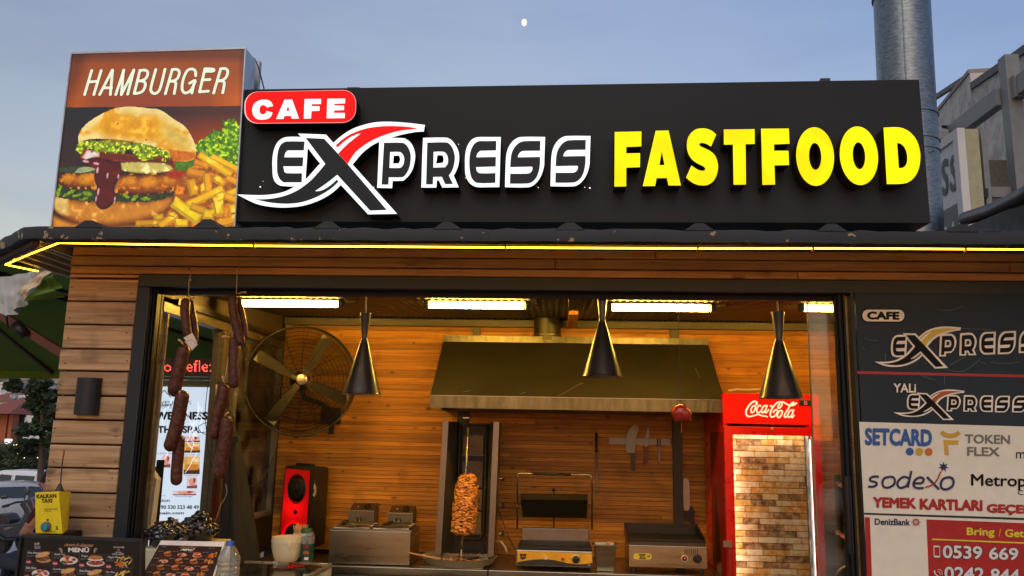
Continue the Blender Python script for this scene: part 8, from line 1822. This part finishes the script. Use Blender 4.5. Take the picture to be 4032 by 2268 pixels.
pr = thing('person', 'person with dark hair sitting behind the plank pillar, one bare arm reaching down', 'person', (hd.x, PYY, gzp))
SKIN = mat('skin', (.52, .27, .18), .5, var=.06); SHIRT = mat('maroon_shirt', (.10, .015, .02), .8); JEAN = mat('jeans', (.04, .055, .09), .8); HAIR = mat('dark_hair', (.02, .012, .008), .6)
hv = lambda x, y, z: Vector((hd.x+x, PYY+y, z))
V = [hv(.1, 0, seat+.02), hv(.09, 0, seat+.2), hv(.05, 0, seat+.4), hv(.03, 0, seat+.5), hv(.02, 0, hd.z-.12), hv(0, 0, hd.z-.02), hv(-.01, 0, hd.z+.07),
     hv(.04, -.18, seat+.47), hv(-.06, -.24, seat+.26), hnd+Vector((.05, .02, .07)), hnd, hv(.04, .18, seat+.47), hv(.0, .25, seat+.25), hv(-.22, .16, seat+.12), hv(-.3, .14, seat+.08),
     hv(.06, -.1, seat), hv(-.38, -.12, seat+.03), hv(-.4, -.12, gzp+.12), hv(-.52, -.12, gzp+.05), hv(.06, .1, seat), hv(-.38, .12, seat+.03), hv(-.4, .12, gzp+.12), hv(-.52, .12, gzp+.05)]
E_ = [(0, 1), (1, 2), (2, 3), (3, 4), (4, 5), (5, 6), (3, 7), (7, 8), (8, 9), (9, 10), (3, 11), (11, 12), (12, 13), (13, 14), (0, 15), (15, 16), (16, 17), (17, 18), (0, 19), (19, 20), (20, 21), (21, 22)]
skinmesh('body', V, E_, [.14, .13, .14, .09, .055, .085, .08, .06, .045, .032, .03, .06, .045, .032, .03, .085, .065, .045, .04, .085, .065, .045, .04], SKIN, pr)
skinmesh('shirt', [V[0], V[1], V[2], V[3], V[7], V[7].lerp(V[8], .6), V[11], V[11].lerp(V[12], .6)], [(0, 1), (1, 2), (2, 3), (3, 4), (4, 5), (3, 6), (6, 7)], [.155, .148, .155, .10, .075, .06, .075, .06], SHIRT, pr)
skinmesh('trousers', [V[0], V[15], V[16], V[17], V[19], V[20], V[21]], [(0, 1), (1, 2), (2, 3), (0, 4), (4, 5), (5, 6)], [.15, .10, .078, .058, .10, .078, .058], JEAN, pr)
MB().ball(hv(.02, 0, hd.z+.045), .105, .095, .10, 18, 12, disp=.1).build('hair', HAIR, pr, smooth=True); MB().ball(hv(.06, 0, hd.z-.04), .06, .085, .10, 14, 9, disp=.1).build('hair', HAIR, pr, smooth=True)
for k in range(4): 
    d = Vector((-.2+.1*k, -.5, -1)).normalized(); b0 = hnd+Vector((-.02+.013*k, -.01, -.02)); MB().tube([b0, b0+d*.035, b0+d*.065+Vector((.006, 0, 0))], [.009, .0085, .006], 8).build('finger', SKIN, pr, smooth=True)
MB().tube([hnd+Vector((.02, -.01, .01)), hnd+Vector((.045, -.03, -.015)), hnd+Vector((.05, -.04, -.04))], [.011, .009, .007], 8).build('thumb', SKIN, pr, smooth=True)
MB().tube([hv(-.085, 0, hd.z+.01), hv(-.115, 0, hd.z-.015), hv(-.09, 0, hd.z-.03)], [.01, .014, .01], 8).build('nose', SKIN, pr, smooth=True)
for s_ in (-1, 1): MB().ball(hv(-.083, .033*s_, hd.z+.018), .009, n=8, m=6).build('eye', BLACKP, pr, smooth=True); MB().ball(hv(.01, .088*s_, hd.z), .018, .008, .028, 8, 6).build('ear', SKIN, pr, smooth=True)
ch = thing('garden_chair', 'brown garden chair under the seated person behind the pillar', 'chair', (hd.x+.1, PYY, gzp))
BR = mat('brown_resin', (.10, .05, .025), .6); MB().box(hd.x-.3, hd.x+.28, PYY-.24, PYY+.24, seat-.17, seat-.125).build('seat', BR, ch, bevel=.01); MB().hexa([hv(.26, -.24, seat-.12), hv(.26, .24, seat-.12), hv(.38, .24, seat+.36), hv(.38, -.24, seat+.36)], [hv(.30, -.24, seat-.12), hv(.30, .24, seat-.12), hv(.42, .24, seat+.36), hv(.42, -.24, seat+.36)]).build('backrest', BR, ch)
for x_, y_ in ((-.26, -.2), (-.26, .2), (.24, -.2), (.24, .2)): MB().bar(hv(x_, y_, gzp), hv(x_, y_, seat-.172), .04).build('leg', BR, ch)

# ================================================================ RIGHT: PERGOLA, NEIGHBOUR SIGN, BUILDING
PGM = mat('grey_steel_paint', (.22, .23, .225), .5, var=.1)
pg = thing('pergola_frame', 'grey painted square-tube frame at the top right edge', 'frame', (4, 1.7, 0))
pa, pb = P(3963, 500, 1.6), P(4022, 500, 1.6); pt = P(3990, 212, 1.6).z
pa.x = (P(3963, 210, 1.6).x+P(3996, 745, 1.6).x)/2; w_ = 56*5.4/F
MB().box(pa.x, pa.x+w_, 1.6, 1.6+w_, 0, pt).build('post', PGM, pg, bevel=.004)
zt1, zb1 = P(3938, 354, 1.72).z, P(3942, 419, 1.72).z; MB().box(pa.x-.03, pa.x+.04, 1.6+w_+.002, 4.6, zb1, zt1).build('beam', PGM, pg)
zt2, zb2 = P(3990, 300, 1.55).z, P(3990, 372, 1.55).z; MB().box(pa.x+.03, pa.x+.10, .3, 1.598, zb2, zt2).build('beam', PGM, pg)
MB().box(pa.x+.02, pa.x+.11, 1.55, 1.599, zb2-.012, zt2+.012).build('joint_plate', PGM, pg)
sg = thing('neighbour_sign', 'white side sign board with ESS lettering, end-on behind the chimney', 'sign', P(3800, 900, 1.5))
SX = P(3792, 700, 1.5).x; sz1, sz0 = P(3790, 507, 1.5).z, P(3790, 905, 1.5).z; ex_ = P(3868, 700, 1.5).x
MB().box(SX+.001, ex_, 1.5, 4.8, sz0-.4, sz1).build('case', mat('pale_yellow_side', (.42, .40, .24), .6), sg, bevel=.003)
MB().box(SX-.006, SX, 1.5, 4.8, sz0-.4, sz1).build('face', mat('sign_face_white', (.58, .60, .60), .4), sg)
MB().box(SX-.02, P(3812, 700, 1.495).x, 1.49, 1.56, sz0-.4, sz1+.004).build('frame', SKYW, sg, bevel=.003); MB().box(SX-.02, SX+.0, 1.561, 4.8, sz1-.06, sz1+.004).build('frame', SKYW, sg)
zb_ = PX(3792, 789, SX).z; MB().box(SX-.009, SX-.0062, 1.562, 4.78, sz0-.38, zb_).build('lower_band', mat('band_grey', (.10, .12, .12), .5), sg)
def sgt(s, x0, y0, x1, y1, x2, y2, x3, y3, m, bold=.02): mb = MB(); lettering(s, [PX(x0, y0, SX-.012), PX(x1, y1, SX-.012), PX(x2, y2, SX-.012), PX(x3, y3, SX-.012)], mb, bold=bold); mb.build('lettering', m, sg, recalc=False)
DG = mat('sign_letter_grey', (.06, .065, .07), .5)
sgt('S', 3740, 613, 3767, 600, 3767, 752, 3740, 760, DG, .03); sgt('S', 3706, 632, 3733, 617, 3733, 768, 3706, 776, DG, .03); sgt('E', 3676, 650, 3700, 637, 3700, 780, 3676, 790, DG, .03)
sgt('RA', 3708, 898, 3772, 862, 3772, 960, 3708, 985, SKYW, .03)
for y_ in (532, 548, 735): p = P(3852, y_, 1.498); MB().lathe(p, [(.004, 0), (.004, .003)], 8, (0, -1, 0)).build('screw', ALU, sg)
MB().box(P(3868, 600, 1.55).x, P(3890, 600, 1.55).x, 1.55, 1.6, sz0-.3, P(3880, 506, 1.55).z).build('support', PGM, sg); MB().box(P(3860, 760, 1.54).x, P(3885, 760, 1.54).x, 1.52, 1.549, P(3870, 780, 1.54).z, P(3870, 745, 1.54).z).build('bracket', BLACKM, sg)
MB().box(P(3890, 760, 1.62).x, pa.x-.002, 1.66, 1.70, P(3900, 775, 1.66).z, P(3900, 735, 1.66).z).build('cross_bar', PGM, sg)
fld = thing('floodlight', 'small grey floodlight above the neighbour sign beside the chimney', 'floodlight', P(3710, 545, 2.4))
MB().hexa([P(3690, 508, 2.3), P(3735, 520, 2.3), P(3738, 538, 2.3), P(3692, 548, 2.3)], [P(3700, 496, 2.45), P(3738, 508, 2.45), P(3738, 526, 2.45), P(3700, 536, 2.45)]).build('head', mat('flood_grey', (.3, .3, .27), .5), fld, bevel=.003); MB().tube([P(3712, 498, 2.4), P(3735, 500, 2.45), P(3745, 530, 2.5)], .012, 6).build('arm', BLACKM, fld)
aw = thing('brown_gutter', 'dark brown gutter beam running back above the kiosk roof at the right edge', 'gutter', (3.2, .8, 2.6))
gx = P(4032, 765, .15).x; gz_ = P(4032, 765, .15).z; xe = 1.5
ge = P(3800, 862, 1.35)
MB().tube([P(4110, 722, .1), P(4032, 768, .35), P(3915, 825, .9), ge], .042, 16).build('beam', mat('brown_gutter_metal', (.035, .018, .016), .4, .2), aw, smooth=True, auto=40)
MB().hexa([P(3800, 895, 1.3), P(4120, 760, .12), P(4140, 905, .12), P(3790, 925, 1.3)], [P(3800, 890, 1.4)+Vector((.1, 0, 0)), P(4120, 760, .3)+Vector((.1, 0, 0)), P(4140, 905, .3)+Vector((.1, 0, 0)), P(3790, 925, 1.4)+Vector((.1, 0, 0))]).build('flashing', mat('dark_under', (.02, .014, .012), .6), aw)
bd = thing('grey_building', 'weathered grey plaster building with roof railing at the right', 'building', P(3850, 900, 11))
PLA, n, L_ = newmat('weathered_plaster'); b = n['Principled BSDF']; g = n.new('ShaderNodeNewGeometry'); nz = n.new('ShaderNodeTexNoise'); nz.inputs['Scale'].default_value = 2.2; nz.inputs['Detail'].default_value = 9; nz.inputs['Roughness'].default_value = .68; nz.inputs['Distortion'].default_value = .8; L_(g.outputs['Position'], nz.inputs['Vector']); rp = n.new('ShaderNodeValToRGB'); e = rp.color_ramp.elements; e[0].position = .34; e[0].color = (.30, .29, .26, 1); e[1].position = .6; e[1].color = (.62, .61, .56, 1); L_(nz.outputs[0], rp.inputs[0]); L_(rp.outputs[0], b.inputs['Base Color']); b.inputs['Roughness'].default_value = .9
def slab(a, b_, zb, th, name, m, parent):
    a, b_ = Vector(a), Vector(b_); d = (b_-a); nn = Vector((-d.y, d.x, 0)).normalized()*th
    if nn.x < 0: nn = -nn
    za, zc = (zb, zb) if zb <= 0 else (a.z-zb, b_.z-zb)
    MB().hexa([Vector((a.x, a.y, za)), Vector((b_.x, b_.y, zc)), b_, a], [Vector((a.x, a.y, za))+nn, Vector((b_.x, b_.y, zc))+nn, b_+nn, a+nn]).build(name, m, parent)
A1, B1 = P(3640, 450, 14), P(3824, 342, 11.2); A1.z = B1.z = (A1.z+B1.z)/2; slab(A1, B1, -1, .3, 'wall', PLA, bd)
C1, D1 = P(3832, 350, 11), P(4180, 112, 7.3); slab(C1, D1, -1, .3, 'wall', PLA, bd)
slab(A1+Vector((-.03, 0, .06)), B1+Vector((-.03, 0, .06)), .075, .4, 'coping', mat('coping_stone', (.30, .27, .24), .8), bd); MB().hexa([P(3820, 345, 11.1), P(3862, 338, 11.1), P(3862, 344, 11.1), P(3820, 352, 11.1)], [P(3820, 345, 11.5), P(3862, 338, 11.5), P(3862, 344, 11.5), P(3820, 352, 11.5)]).build('corner_slab', mat('coping_stone', (.30, .27, .24)), bd)
slab(C1+Vector((-.05, 0, .12)), D1+Vector((-.05, 0, .12)), .13, .25, 'roof_edge', mat('slate_edge', (.12, .12, .12), .7), bd)
slab(D1, D1+Vector((5, -.3, -.4)), -1, .3, 'wall', PLA, bd)
MB().box(P(3893, 660, 9).x, P(3990, 660, 9).x, 9, 9.4, -1, P(3940, 630, 9).z).build('lower_wing', mat('brown_render', (.12, .105, .085), .9, var=.2), bd)
rA, rB = P(3655, 402, 14), P(3838, 284, 11.2); MB().bar(rA, rB, .09).build('handrail', mat('rail_brown', (.05, .04, .035), .5), bd)
for px, y0_, y1_ in ((3784, 322, 352), (3826, 296, 340)): 
    t = (px-3655)/(3838-3655); q_ = rA.lerp(rB, t); MB().bar(q_+Vector((0, 0, -.02)), Vector((q_.x, q_.y, A1.z+.0)), .10).build('rail_post', mat('rail_post', (.13, .12, .10), .5), bd)
print('objects', len(bpy.data.objects))
